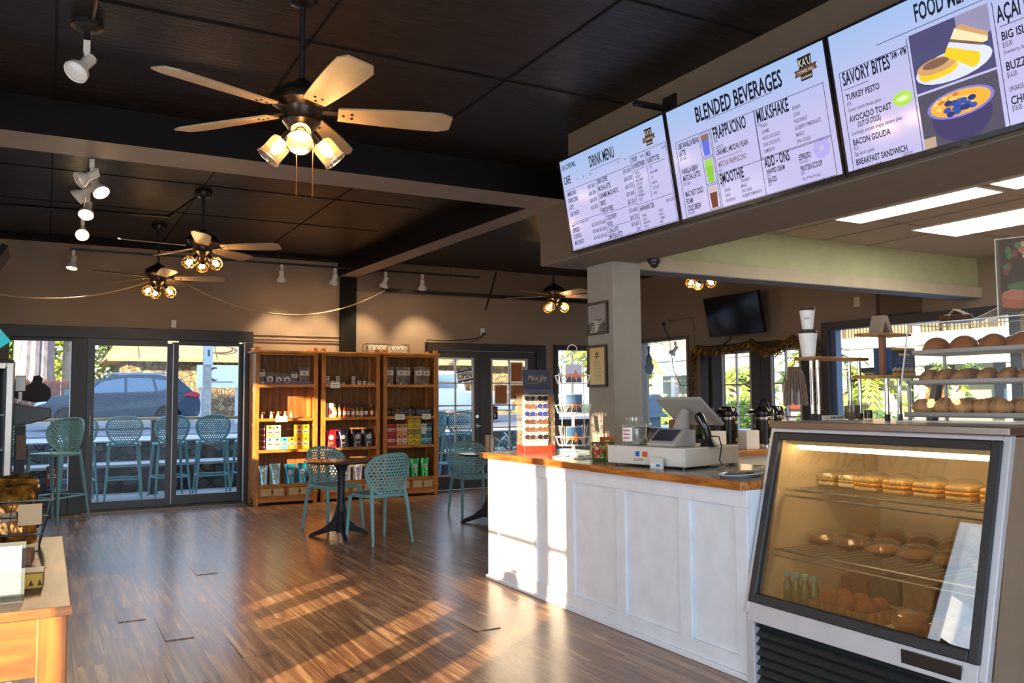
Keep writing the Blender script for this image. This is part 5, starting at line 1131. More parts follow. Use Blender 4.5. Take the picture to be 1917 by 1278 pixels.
b = MB(); b.box(-0.10, 0.06, -0.05, 0.05, 0.012, 0.02, 0, M=Matrix.Rotation(R(10), 4, 'Z')); b.box(-0.06, 0.04, -0.03, 0.04, 0.02, 0.024, 1, M=Matrix.Rotation(R(-12), 4, 'Z')); b.build('brochures', [P('#3d4038', 0.4), P('#8a8a7c', 0.4)], t)
o = MB().box(-0.06, 0.06, -0.02, 0.02, 0, 0.02).build('folded_slip', P('#d8caa8', 0.6), bevel=0.003); o.location = (3.42, 3.42, CT); o.rotation_euler = (0, 0, R(25)); tag(o, 'folded cream paper slip behind the brochure tray', 'paper')

# ================================================================== ON TOP OF THE CASE
KT = 1.2135
t = thing('cup_shelf', 'narrow wooden riser shelf on chrome posts at the case corner', 'shelf', (3.24, 2.88, KT))
b = MB(); b.box(0, 0.40, 0, 0.12, 0.295, 0.31); b.build('board', wood('#8a5226', '#b97c3e', 0.4, 'X'), t, bevel=0.003)
for x, y in ((0.06, 0.03), (0.085, 0.09), (0.36, 0.03), (0.36, 0.09)):
    b = MB(); b.cyl((x, y, 0.03), (x, y, 0.295), 0.009, n=12); p = b.build('post', M_CHROME, t, smooth=True)
    b = MB(); b.cyl((x, y, 0), (x, y, 0.032), 0.012, n=12); b.build('rubber_foot', M_BLACK, p, smooth=True)
def paper_cup(lab, loc, k, name='paper_cup'):
    t = thing(name, lab, 'cup', loc, group='paper cups on the riser shelf')
    b = MB(); b.lathe([(0.0, 0.002), (0.031*k, 0.0), (0.0455*k, 0.118*k), (0.0, 0.118*k)], 26); b.build('cup', P('#e7e1d8', 0.5), t, smooth=True)
    b = MB(); b.lathe([(0.047*k, 0.115*k), (0.0485*k, 0.119*k), (0.047*k, 0.124*k), (0.044*k, 0.126*k), (0.043*k, 0.134*k), (0.0, 0.134*k)], 26); b.build('lid', P('#3a2c24', 0.4), t, smooth=True)
    return t
paper_cup('larger white paper cup with black lid, lower of two stacked', (3.275, 2.94, KT+0.31), 1.0)
c2 = paper_cup('smaller white paper cup with black lid stacked on top', (3.275, 2.94, KT+0.31+0.134), 0.82)
b = MB(); text_into(b, 'KAU', -0.012, 0, 0.014, M=Matrix.Translation((-0.034*0.8, -0.024*0.8, 0.05)) @ Matrix.Rotation(R(-52), 4, 'Z') @ Matrix.Rotation(PI/2, 4, 'X')); b.build('print', P('#5a5048', 0.6), c2)
t = thing('stirrer_bundle', 'hanging clear bag of brown stirring sticks below the riser shelf', 'bag', (3.155, 2.92, KT+0.075))
b = MB()
for k in range(34):
    a = 2*PI*k/34; rr = 0.05 if k % 2 else 0.035
    b.tube([(rr*math.cos(a), rr*math.sin(a), 0.005*(k % 3)), (rr*0.5*math.cos(a), rr*0.5*math.sin(a), 0.185)], 0.0045, 5)
b.build('sticks', P('#6a4526', 0.5, var=0.3, vscale=40), t)
b = MB(); b.lathe([(0.058, -0.002), (0.055, 0.06), (0.042, 0.15), (0.03, 0.185), (0.010, 0.20), (0.010, 0.2195)], 18, caps=False); b.build('bag', glass('#f6f0e4', 0.6, body=0.04), t, smooth=True)
b = MB(); b.tube([(0.0, 0.0, 0.205), (0.012, 0, 0.232), (0.05, 0, 0.228), (0.0875, 0, 0.226)], 0.003, 6); b.build('hook', M_CHROME, t)
t = thing('wooden_riser', 'two tier wooden riser holding a blue pamphlet box', 'riser', (3.38, 2.62, KT))
b = MB(); b.box(-0.02, 0.33, 0, 0.14, 0.20, 0.215); b.build('board', wood('#8a5a34', '#c39358', 0.45, 'X'), t, bevel=0.003)
b = MB(); b.box(-0.02, 0.24, 0.0, 0.12, 0.40, 0.413); b.build('board', wood('#8a5a34', '#c39358', 0.45, 'X'), t, bevel=0.003)
b = MB(); b.box(0.095, 0.12, 0.05, 0.075, 0.215, 0.40); b.build('upright', P('#8a5e44', 0.4), t)
for x in (0.11, 0.20):
    b = MB(); b.cyl((x, 0.05, 0.0), (x, 0.05, 0.20), 0.010, n=12); p = b.build('post', M_CHROME, t, smooth=True)
    b = MB(); b.cyl((x, 0.05, 0), (x, 0.05, 0.03), 0.0125, n=12); b.build('rubber_foot', M_BLACK, p)
t = thing('pamphlet_box', 'blue and yellow box of nut snacks on the wooden riser', 'box', (3.525, 2.64, KT+0.215))
b = MB(); b.box(-0.03, 0.14, 0, 0.10, 0, 0.13, 0); b.box(-0.03, 0.14, -0.001, 0, 0.118, 0.13, 1); b.box(-0.03, 0.14, -0.001, 0, 0, 0.012, 1); b.box(0.02, 0.10, -0.001, 0, 0.092, 0.104, 2)
for k in range(4): b.box(0.0, 0.12-0.01*k, -0.001, 0, 0.055+0.009*k, 0.057+0.009*k, 3)
for k in range(11): b.sphere((-0.022+0.015*k, -0.001, 0.024+0.006*(k % 2)), 0.008, 6, 4, 4, sc=(1, 0.2, 1.2))
b.build('carton', [P('#2d4a72', 0.35), P('#e0a21e', 0.4), P('#e9cf74', 0.4), P('#8fa6c4', 0.4), P('#caa97a', 0.5)], t)
o = MB().prism([(-0.045, 0), (-0.02, 0), (0.005, 0.06), (0.035, 0), (0.06, 0), (0.02, 0.085), (-0.015, 0.085)], 0, 0.06, 'Y').build('folded_cardboard', P('#a08c78', 0.6)); o.location = (3.47, 2.65, KT+0.413); tag(o, 'folded grey card arch on the top board of wooden riser', 'cardboard')
t = thing('bean_jar', 'short glass jar of brown coffee beans on the case top', 'jar', (3.56, 2.93, KT))
b = MB(); b.lathe([(0.0, 0.002), (0.038, 0.002), (0.04, 0.008), (0.04, 0.09), (0.038, 0.095)], 20, caps=False); b.build('glass', glass('#f4f2ea', 1.5, body=0.05), t, smooth=True)
b = MB(); b.lathe([(0.0, 0.004), (0.036, 0.004), (0.036, 0.068), (0.0, 0.074)], 18); b.build('beans', P('#6b4526', 0.6, bump=0.5, bscale=120, var=0.4, vscale=60), t, smooth=True)
t = thing('dark_spice_jar', 'tiny glass jar with dark contents beside the bean jar', 'jar', (3.645, 2.90, KT))
b = MB(); b.lathe([(0.0, 0.002), (0.022, 0.002), (0.022, 0.06), (0.018, 0.07)], 16, caps=False); b.build('glass', glass('#f0f0f0', 1.5), t, smooth=True)
b = MB(); b.lathe([(0.0, 0.004), (0.019, 0.004), (0.019, 0.045), (0.0, 0.047)], 14); b.build('contents', P('#3b2b34', 0.6), t)
o = MB().box(-0.05, 0.05, -0.03, 0.03, 0, 0.022, 0)
for k in range(5): o.sphere((-0.035+0.018*k, -0.0305, 0.012), 0.008, 8, 5, 1+k % 3, sc=(1, 0.1, 0.8))
o = o.build('gift_card_row', [P('#e4e2da', 0.5), P('#c46a3a', 0.5), P('#4a4a52', 0.5), P('#7a9a5a', 0.5)]); o.location = (3.44, 2.955, KT); tag(o, 'low white box with coloured dots behind the cup shelf posts', 'box')
t = thing('paper_bag_stack', 'leaning stack of folded grey bags beside the acrylic pastry case', 'bags', (3.70, 2.575, KT))
b = MB()
for k in range(6): b.prism([(-0.02+0.006*k, 0), (0.0+0.006*k, 0), (0.05+0.005*k, 0.17), (0.03+0.005*k, 0.175)], 0.0, 0.03, 'Y')
b.build('bags', P('#7d756c', 0.6, var=0.2), t)

# acrylic pastry case
M2 = Matrix.Translation((3.385, 1.955, KT)) @ Matrix.Rotation(R(2), 4, 'Z')
t = thing('acrylic_pastry_case', 'clear three tier acrylic pastry case on top of the display case', 'pastry case', M=M2)
A, B_, H = 0.36, 0.575, 0.44
b = MB(); g = 0.006
b.prism([(0.0, 0.0), (0.11, H), (0.116, H), (0.006, 0.0)], 0, B_, 'Y')            # sloping front
for y in (0, B_-g): b.prism([(0.006, 0), (A, 0), (A, H), (0.116, H)], y, y+g, 'Y')
b.box(0.11, A, 0, B_, H, H+g); b.box(A, A+g, 0, B_, 0, H+g); b.build('acrylic_shell', glass('#fcfdfc', 0.4, body=0.02), t)
b = MB(); b.tube([(0.113, 0, H+.003), (0.113, B_, H+.003), (A, B_, H+.003), (A, 0, H+.003)], 0.0035, 4, closed=True); b.tube([(0.003, 0, 0), (0.113, 0, H)], 0.0035, 4); b.tube([(0.003, B_, 0), (0.113, B_, H)], 0.0035, 4); b.tube([(0.003, 0, 0.004), (0.003, B_, 0.004)], 0.004, 4); b.build('edges', P('#e4ece6', 0.2, emit=0.0), t)
TRZ = [0.022, 0.165, 0.30]; TX = [0.03, 0.065, 0.10]
for z, x in zip(TRZ, TX):
    b = MB(); b.box(x, A-0.01, 0.02, B_-0.02, z, z+0.006); b.box(x, x+0.006, 0.02, B_-0.02, z, z+0.022); b.box(x, A-0.01, 0.02, 0.026, z, z+0.022); b.box(x, A-0.01, B_-0.026, B_-0.02, z, z+0.022); b.build('tray', P('#a7a29c', 0.35, 0.6), t)
for y in (0.03, B_-0.03):
    b = MB(); b.box(0.05, 0.06, y-0.006, y+0.006, 0.0, 0.165); b.box(0.33, 0.34, y-0.006, y+0.006, 0.0, 0.30); b.build('support', P('#cfd4d8', 0.2, 0.6), t)
M_BUN = P('#b06426', 0.28, coat=0.6, var=0.25, vscale=9); M_CROI = P('#c58a4e', 0.55, bump=0.5, bscale=35, var=0.25, vscale=16); M_FLAKE = P('#b5794a', 0.6, bump=0.7, bscale=30, var=0.35, vscale=22)
def bun(name, lab, cat, grp, x, y, z, mat, r, sc, seed):
    b = MB(); rs = random.Random(seed); ph_ = rs.uniform(0, 6)
    def fn(u, v):
        a = 2*PI*u; e = v*PI/2*1.15-0.18
        k = 1+0.06*math.sin(3*a+ph_)+0.04*math.sin(7*a+2*e)
        return (r*sc[0]*math.cos(a)*math.cos(e)*k, r*sc[1]*math.sin(a)*math.cos(e)*k, r*sc[2]*max(0, 0.18+math.sin(e)))
    b.grid(fn, 18, 8); o = b.build(name, mat, smooth=True); o.matrix_world = M2 @ Matrix.Translation((x, y, z+0.0065)) @ Matrix.Rotation(rs.uniform(-.4, .4), 4, 'Z'); tag(o, lab, cat, grp)
for k in range(4):
    bun('glazed_bun', 'glossy round glazed bun on the top pastry tray, %s from the left' % ORD[k], 'bun', 'glazed buns on the top tray', 0.185, 0.485-0.13*k, TRZ[2], M_BUN, 0.066, (1.05, 0.95, 0.98), k)
for k in range(4):
    bun('glazed_bun', 'glossy glazed bun in the back row of top tray, %s from left' % ORD[k], 'bun', 'glazed buns on the top tray', 0.30, 0.445-0.12*k, TRZ[2], M_BUN, 0.052, (0.9, 1.0, 1.15), k+20)
for k in range(6):
    bun('flaky_pastry', 'flaky pale topped pastry on the middle tray, %s from left' % ORD[k], 'pastry', 'flaky pastries on the middle tray', 0.165, 0.505-0.09*k, TRZ[1], M_FLAKE, 0.052, (1.75, 0.88, 1.05), k+40)
for k in range(6):
    b = MB(); n = 14; x0 = 0.13
    cur = [Vector((0.055*math.sin(R(-75+150*i/n)), 0.045*math.cos(R(-75+150*i/n))-0.03, 0.038+0.004*math.cos(3*i))) for i in range(n+1)]
    rad = [0.008+0.031*math.sin(PI*i/n)*(0.88+0.12*math.cos(i*2.2)) for i in range(n+1)]
    b.tube(cur, rad, 10); o = b.build('croissant', M_CROI, smooth=True); o.matrix_world = M2 @ Matrix.Translation((0.11+0.02*(k % 2), 0.505-0.088*k, TRZ[0]+0.0065)) @ Matrix.Rotation(R(70+20*(k % 2)), 4, 'Z'); tag(o, 'golden croissant in the bottom tray front row, %s from left' % ORD[k], 'croissant', 'croissants on the bottom tray')
for k in range(5):
    bun('flaky_roll', 'plump flaky roll in the bottom tray back row, %s from left' % ORD[k], 'pastry', 'flaky rolls on the bottom tray', 0.255, 0.495-0.112*k, TRZ[0], M_CROI, 0.06, (1.2, 0.95, 1.15), k+60)
# on the acrylic case
t = thing('wooden_dish', 'small brown wooden dish with a folded card on the pastry case', 'dish', M=M2 @ Matrix.Translation((0.24, 0.42, H+0.006)))
b = MB(); b.lathe([(0.0, 0.0), (0.05, 0.0), (0.058, 0.012), (0.055, 0.032), (0.048, 0.034), (0.046, 0.012), (0.0, 0.010)], 22, M=Matrix.Diagonal((1.0, 1.25, 1, 1))); b.build('dish', wood('#3b2416', '#5e3a22', 0.35, 'X'), t, smooth=True)
b = MB(); b.prism([(-0.05, 0.034), (0.0, 0.062), (0.035, 0.034), (0.0, 0.056)], -0.02, 0.03, 'X'); b.build('folded_card', P('#c4ae84', 0.6), t)
o = MB().prism([(-0.06, 0.0), (0.055, 0.045), (0.06, 0.05), (-0.055, 0.006)], -0.04, 0.04, 'X').build('paper_slips', P('#cfc8bc', 0.6)); o.matrix_world = M2 @ Matrix.Translation((0.26, 0.28, H+0.0065)) @ Matrix.Rotation(PI, 4, 'Z'); tag(o, 'pale folded paper slips lying between dish and poster holder', 'paper')
t = thing('poster_holder', 'clear acrylic holder with sandwich poster standing on the pastry case', 'poster', M=M2 @ Matrix.Translation((0.22, 0.215, H+0.006)) @ Matrix.Rotation(R(-70), 4, 'Z'))
b = MB(); b.box(-0.005, 0.225, -0.004, 0.0, 0, 0.345); b.box(-0.005, 0.225, 0.004, 0.008, 0, 0.345); b.box(0.0, 0.22, -0.05, 0.05, 0, 0.003); b.build('holder', M_ACR, t)
b = MB(); b.tube([(-0.005, 0.002, 0), (-0.005, 0.002, 0.345), (0.225, 0.002, 0.345)], 0.003, 4); b.build('edges', P('#e6ebe4', 0.2), t)
b = MB(); b.box(0.0, 0.22, 0.0, 0.003, 0.025, 0.34, 0); r5 = random.Random(11)
def blob(x, z, rx, rz_, mi, dz): b.add([(x+rx*math.cos(R(40*q)), -0.0003-0.00012*dz, z+rz_*math.sin(R(40*q))) for q in range(9)], [tuple(range(9))], mi)
dz = 0
def bl(x, z, rx, rz_, mi):
    global dz
    dz += 1; blob(x, z, rx, rz_, mi, dz)
for k in range(14): bl(r5.uniform(0.09, 0.21), r5.uniform(0.26, 0.325), 0.014, 0.012, 1+k % 2)
for k in range(8): bl(r5.uniform(0.015, 0.08), r5.uniform(0.19, 0.31), 0.013, 0.016, 3+k % 2)
bl(0.15, 0.215, 0.05, 0.03, 5); bl(0.15, 0.22, 0.035, 0.018, 6)
bl(0.11, 0.085, 0.105, 0.05, 7); bl(0.11, 0.10, 0.10, 0.03, 2); bl(0.12, 0.135, 0.09, 0.02, 3); bl(0.11, 0.055, 0.105, 0.02, 7); bl(0.17, 0.165, 0.03, 0.008, 8)
b.build('poster', [P('#6e5238', 0.4), P('#c99a78', 0.4), P('#b06a4a', 0.4), P('#4f6a34', 0.4), P('#7a3a30', 0.4), P('#dcd2c0', 0.4), P('#3a3832', 0.4), P('#a8562a', 0.4), P('#e0a82a', 0.4)], t)

# pictures on the column
def framed(lab, y0, y1, z0, z1, kind):
    t = thing('framed_picture', lab, 'picture', (3.70, (y0+y1)/2, z0))
    w, h = (y1-y0)/2, z1-z0; e = 0.018
    b = MB(); b.box(-0.022, 0, -w, w, 0, e); b.box(-0.022, 0, -w, w, h-e, h); b.box(-0.022, 0, -w, -w+e, e, h-e); b.box(-0.022, 0, w-e, w, e, h-e); b.build('frame', P('#3b261a', 0.35), t, bevel=0.003)
    b = MB(); b.box(-0.012, 0, -w+e, w-e, e, h-e, 0)
    if kind == 0:
        b.box(-0.0125, -0.012, -w+e, w-e, e, e+0.07, 1); r = random.Random(2)
        for k in range(10): b.box(-0.013-0.0001*k, -0.0125, r.uniform(-w*.7, 0), r.uniform(0, w*.7), e+0.01*k, e+0.01*k+0.012, 2+k % 2)
        b.box(-0.015, -0.0135, -0.02, 0.02, e+0.01, e+0.09, 2)
        b.build('photograph', [P('#7c8088', 0.25), P('#3f4248', 0.25), P('#a9a9a4', 0.25), P('#5a5c60', 0.25)], t)
    else:
        for k in range(6):
            a = R(60*k); M = Matrix.Translation((-0.0128, 0.0, h*0.76)) @ Matrix.Rotation(a, 4, 'X')
            b.box(-0.0004, 0.0004, -0.005, 0.005, 0.008, 0.028, 1, M=M)
        for k in range(9): b.box(-0.0126, -0.012, -0.05+0.006*(k % 3), 0.05-0.006*(k % 2), h*0.6-0.018*k, h*0.6-0.018*k+0.004, 2)
        b.build('plaque', [P('#c2a46a', 0.28, 0.6), P('#3a2c18', 0.5), P('#8a7040', 0.4, 0.3)], t)
framed('dark framed black and white photograph high on the white column', 5.215, 5.50, 1.815, 2.065, 0)
framed('framed gold plaque with star emblem lower on the white column', 5.235, 5.49, 1.415, 1.735, 1)
# ================================================================== GOODS ON THE DISPLAY SHELVES
M_LAB = P('#f1ede4', 0.5); M_DKLAB = P('#26211e', 0.5); M_GOLD = P('#e2b93a', 0.35, 0.3)
NAMES = ('left shelf unit', 'middle shelf unit', 'right shelf unit')
def at_shelf(u, x, row, dy=0.05): return Vector((SX[u]+x, SY+dy, SHZ[row]+0.0025))
def carton(u, x, row, w, h, d, col, lab, grp, z=0, dy=0.06, band='#e9e2d2', art='#d2502e', sq='#2a2420'):
    b = MB(); b.box(-w/2, w/2, 0, d, 0, h, 0)
    b.box(-w/2+.002, w/2-.002, -0.001, 0, h*0.32, h*0.58, 1); b.box(-w*0.32, w*0.35, -0.0015, -0.001, h*0.36, h*0.48, 2); b.box(-w*0.16, w*0.12, -0.0015, 0, h*0.74, h*0.88, 3)
    o = b.build('tea_carton', [P(col, 0.45), P(band, 0.5), P(art, 0.5), P(sq, 0.5)], bevel=0.0015); o.location = at_shelf(u, x, row, dy)+Vector((0, 0, z)); tag(o, lab, 'carton', grp)
    return o
def pouch(u, x, row, w, h, col, lab, grp, dy=0.07, round_label=True, rz=0, bar=True, lift=0.0):
    t = thing('coffee_pouch', lab, 'pouch', at_shelf(u, x, row, dy), rz=R(rz), group=grp)
    b = MB()
    def fr(s):
        def fn(uu, v):
            xx = (uu-0.5)*w*(1-0.06*math.sin(PI*v)); th = 0.035*(1-v)**0.7*(1-(2*uu-1)**4)+0.002
            return (xx, s*th+0.004*math.sin(8*uu+5*v)*(1-v), h*v)
        return fn
    b.grid(fr(-1), 10, 8); b.grid(fr(1), 10, 8); b.build('bag', P(col, 0.22, 0.35, 0.3), t, smooth=True)
    b = MB()
    if round_label:
        n = 18; b.add([(0.03*w/0.13*math.cos(2*PI*i/n), -0.0285, h*0.58+0.03*w/0.13*math.sin(2*PI*i/n)) for i in range(n)], [tuple(range(n))], 0); b.add([(0.012*math.cos(2*PI*i/8), -0.029, h*0.58+0.012*math.sin(2*PI*i/8)) for i in range(8)], [tuple(range(8))], 2)
    if bar: b.box(-0.022, 0.022, -0.039, -0.034, h*0.22, h*0.30, 1)
    b.build('label', [M_LAB, M_GOLD, P('#8a8a8a', 0.5)], t)
    return t
def snack_bag(u, x, row, w, h, col, lab, grp, dy=0.08, disc=True, cookies=False):
    t = thing('snack_bag', lab, 'bag', at_shelf(u, x, row, dy), group=grp)
    b = MB()
    def fr(s): return lambda uu, v: ((uu-0.5)*w*(1-0.1*math.sin(PI*v)), s*(0.028*(1-v)**0.5*(1-(2*uu-1)**4)+0.002), h*v)
    b.grid(fr(-1), 8, 8); b.grid(fr(1), 8, 8); b.build('clear_bag', glass('#f2f0ea', 1.6, body=0.16, bodycol='#dcd4c8'), t, smooth=True)
    b = MB(); r = random.Random(int(x*1000))
    for k in range(9 if cookies else 12):
        b.sphere((r.uniform(-w*.36, w*.36), r.uniform(-0.008, 0.012), 0.012+h*0.055*k*(0.9 if cookies else 0.5)), 0.02 if cookies else 0.013, 8, 5, sc=(1, 0.35, 0.9))
    b.build('contents', P(col, 0.6, var=0.3, vscale=30), t, smooth=True)
    b = MB(); n = 16
    if disc: b.add([(w*0.36*math.cos(2*PI*i/n), -0.030, h*0.42+w*0.36*math.sin(2*PI*i/n)) for i in range(n)], [tuple(range(n))], 0); b.add([(w*0.18*math.cos(2*PI*i/n), -0.0305, h*0.40+w*0.14*math.sin(2*PI*i/n)) for i in range(n)], [tuple(range(n))], 1)
    else: b.box(-w*0.4, w*0.4, -0.026, -0.022, h*0.52, h*0.80, 0); b.box(-w*0.1, w*0.06, -0.0265, -0.026, h*0.6, h*0.7, 1)
    b.build('label', [P('#e6dccb', 0.5), P('#a0563a', 0.5)], t)
    return t
def price_card(u, x, row, lab, w=0.13):
    o = MB().box(-w/2, w/2, -0.008, -0.005, -0.045, 0.03, 0).box(-w*0.35, w*0.3, -0.0084, -0.008, 0.0, 0.006, 1).box(-w*0.35, w*0.2, -0.0084, -0.008, -0.02, -0.016, 1).build('price_card', [P('#ece4d2', 0.6), P('#6a6258', 0.6)]); o.location = Vector((SX[u]+x, SY, SHZ[row])); tag(o, lab, 'price card', 'price cards on the shelf edges')
# --- left unit
for k, (x, w, h, c) in enumerate(((0.10, 0.09, 0.20, '#b08a6a'), (0.20, 0.12, 0.165, '#a8583a'), (0.315, 0.11, 0.15, '#b86a3a'), (0.42, 0.125, 0.145, '#8e6a4a'), (0.52, 0.10, 0.175, '#a88a5a'), (0.65, 0.15, 0.23, '#9a7a6a'))):
    snack_bag(0, x, 3, w, h, c, 'clear snack bag with round label on top of the left unit, %s from left' % ORD[k], 'snack bags on the left unit', dy=0.10, disc=(k not in (0, 4, 5)))
t = thing('acrylic_tray', 'low clear tray edge in front of the snack bags, left unit', 'tray', at_shelf(0, 0.40, 3, 0.03))
b = MB(); b.box(-0.34, 0.34, 0, 0.003, 0, 0.045); b.box(-0.34, 0.34, 0.0, 0.30, 0, 0.0015); b.build('tray', glass('#e9e6f2', 1.8, body=0.2, bodycol='#c9c2d6'), t)
for k, x in enumerate((0.095, 0.22, 0.305, 0.395, 0.475)):
    t = thing('cork_bottle', 'little corked glass bottle with handle, second shelf of left unit, %s' % ORD[k], 'bottle', at_shelf(0, x, 2, 0.05), group='corked bottles on the left unit')
    b = MB(); b.lathe([(0.0, 0.0), (0.022, 0.0), (0.024, 0.01), (0.022, 0.05), (0.013, 0.062), (0.013, 0.072)], 14); b.build('bottle', P('#b9b4ac', 0.12, 0.1, 0.8), t, smooth=True)
    b = MB(); b.lathe([(0.0, 0.068), (0.016, 0.07), (0.017, 0.088), (0.0, 0.09)], 12); b.build('cork', P('#b08a62', 0.7), t)
    b = MB(); b.tube([(0.012, -0.01, 0.07), (0.03, -0.012, 0.085), (0.032, -0.012, 0.06)], 0.003, 5); b.build('scoop', P('#a8743e', 0.6), t)
o = MB().box(-0.04, 0.04, -0.02, 0.02, 0, 0.008).box(-0.02, 0.03, -0.03, -0.01, 0.008, 0.014).build('wooden_scoop', P('#7a4a22', 0.6)); o.location = at_shelf(0, 0.60, 2, 0.06); tag(o, 'small wooden scoop lying right of the corked bottles', 'scoop')
price_card(0, 0.335, 2, 'cream price card on the second shelf edge of the left unit', 0.15)
GA = 'tea cartons on the left unit'
for r_ in range(2):
    for q in range(2): carton(0, 0.10, 1, 0.085, 0.075, 0.14, '#6e2416', 'dark red flat carton at the left end, %s from bottom, left unit' % ORD[2*r_+q], GA, z=0.0765*(2*r_+q), band='#c9a88a', sq='#6e2416', art='#8a3420')
lst = [(0.205, 0, '#c9c6d6', 'lilac white'), (0.205, 1, '#9a9a78', 'olive'), (0.30, 0, '#9fd0a8', 'pale green'), (0.30, 1, '#9fd0a8', 'pale green'), (0.395, 0, '#55b3c6', 'teal'), (0.488, 0, '#e89a2a', 'orange'), (0.58, 0, '#f0b41e', 'amber'), (0.58, 1, '#f0b41e', 'amber'), (0.67, 0, '#f2cf1e', 'yellow'), (0.67, 1, '#f2cf1e', 'yellow'), (0.755-0.0, 0, '#e6d92e', 'lemon')]
for x, r_, c, nm in lst[:-1]: carton(0, x, 1, 0.088, 0.155, 0.09, c, '%s tea carton in the %s row, third shelf of left unit' % (nm, ('lower', 'upper')[r_]), GA, z=0.1565*r_)
pouch(0, 0.125, 0, 0.12, 0.24, '#9cc6cf', 'pale blue pouch at the far left of the bottom shelf', 'pouches on the left unit', rz=4)
pouch(0, 0.275, 0, 0.14, 0.255, '#9cc6cf', 'second pale blue pouch, tilted, bottom shelf of left unit', 'pouches on the left unit', rz=-5)
pouch(0, 0.465, 0, 0.14, 0.245, '#128cb0', 'bright teal tea pouch left of its pair, bottom shelf of left unit', 'pouches on the left unit')
pouch(0, 0.625, 0, 0.14, 0.25, '#1a9ab8', 'bright teal tea pouch nearest the right post, bottom shelf of left unit', 'pouches on the left unit', rz=-3)
# --- middle unit
def jar(u, x, row, lab, z=0, r=0.028, h=0.06, col='#d9cfb8'):
    t = thing('spice_jar', lab, 'jar', at_shelf(u, x, row, 0.07)+Vector((0, 0, z)), group='little jars on the middle unit')
    b = MB(); b.lathe([(0, 0), (r, 0), (r, h*0.85), (r*0.85, h*0.9)], 14); b.build('jar', P(col, 0.4), t, smooth=True)
    b = MB(); b.lathe([(r*0.9, h*0.86), (r*0.95, h), (0, h)], 14); b.build('lid', P('#3a3028', 0.4), t, smooth=True)
    b = MB(); b.box(-0.012, 0.004, -r-0.001, -r+0.004, h*0.35, h*0.6); b.build('mark', M_DKLAB, t)
JX = [(0.095, 0, 'left'), (0.165, 0, 'left'), (0.235, 0, 'left'), (0.095, 1, 'left'), (0.235, 1, 'left'), (0.455, 0, 'right'), (0.535, 0, 'right'), (0.61, 0, 'right'), (0.455, 1, 'right')]
for k, (x, z, s_) in enumerate(JX): jar(1, x, 3, 'cream labelled jar, %s cluster, %s layer, %s, top of middle unit' % (s_, ('lower', 'upper')[z], ORD[k]), z=0.062*z if False else 0.0625*z)
for k, x in enumerate((0.31, 0.675, 0.73)): jar(1, x, 3, 'small low tin on the top shelf of middle unit, %s from left' % ORD[k], h=0.035, r=0.026, col='#cbb9a0')
price_card(1, 0.18, 3, 'cream price card on the top shelf edge of the middle unit', 0.13)
t = thing('cookbook', 'standing grey book with red leaf drawing, middle unit', 'book', at_shelf(1, 0.115, 2, 0.05))
b = MB(); b.box(-0.06, 0.06, 0, 0.018, 0, 0.19, 0)
for k in range(6): b.add([(-0.012+0.006*k, -0.0006-0.0001*k, 0.03), (0.004+0.008*k, -0.0006-0.0001*k, 0.06), (0.0+0.007*k, -0.0006-0.0001*k, 0.15-0.012*k), (-0.018+0.004*k, -0.0006-0.0001*k, 0.10)], [(0, 1, 2, 3)], 1+k % 2)
b.build('book', [P('#cfccc8', 0.4), P('#c0472a', 0.4), P('#8a2a1c', 0.4)], t)
for k, (x, c) in enumerate(((0.20, '#d8842a'), (0.265, '#d89a3a'), (0.33, '#b0402a'), (0.385, '#c2472a'), (0.445, '#c85a2a'), (0.51, '#7a8a4a'), (0.57, '#c8763a'), (0.635, '#5a3a2a'), (0.71, '#c8382a'))):
    t = thing('sauce_bottle', 'hot sauce bottle on the second shelf of middle unit, %s from left' % ORD[k], 'bottle', at_shelf(1, x, 2, 0.06+0.02*(k % 2)), group='sauce bottles on the middle unit')
    b = MB(); b.lathe([(0.0, 0), (0.024, 0), (0.025, 0.008), (0.025, 0.095), (0.011, 0.12), (0.010, 0.135)], 14); b.build('bottle', P(c, 0.15, coat=0.6), t, smooth=True)
    b = MB(); b.lathe([(0.013, 0.132), (0.0135, 0.135), (0.012, 0.18), (0, 0.182)], 12); b.build('cap', P('#2a9a7a' if k == 8 else '#23201e', 0.4), t, smooth=True)
    b = MB(); b.grid(lambda uu, v: (0.0256*math.cos(R(210+120*uu)), 0.0256*math.sin(R(210+120*uu)), 0.03+0.05*v), 8, 1); b.build('label', M_LAB, t)
GP = 'coffee pouches on the middle unit'
for k, (x, w, c, lab, dy) in enumerate(((0.145, 0.14, '#c0201e', 'red coffee pouch at the left of the third shelf, middle unit', 0.06), (0.235, 0.10, '#b01a5a', 'magenta pouch half behind the red one, middle unit', 0.13), (0.315, 0.12, '#1e1d3a', 'navy pouch leaning beside the magenta one, middle unit', 0.06), (0.40, 0.10, '#141316', 'black pouch without visible seal, middle unit', 0.13), (0.505, 0.145, '#17161a', 'black pouch with round seal left of its pair, middle unit', 0.06), (0.665, 0.145, '#17161a', 'black pouch with round seal next to the right post, middle unit', 0.06))):
    pouch(1, x, 1, w, 0.235, c, lab, GP, dy=dy, rz=(-6, 8, -10, 5, 2, -2)[k], bar=(k not in (1, 3)), round_label=(k != 3))
for k, (x, lab) in enumerate(((0.20, 'white pouch behind the cafe table, leftmost on bottom of middle unit'), (0.36, 'white pouch behind the table column, bottom of middle unit'), (0.52, 'white pouch with grey seal between chair and table, bottom of middle unit'))):
    pouch(1, x, 0, 0.14, 0.24, '#d8d6d2', lab, GP)
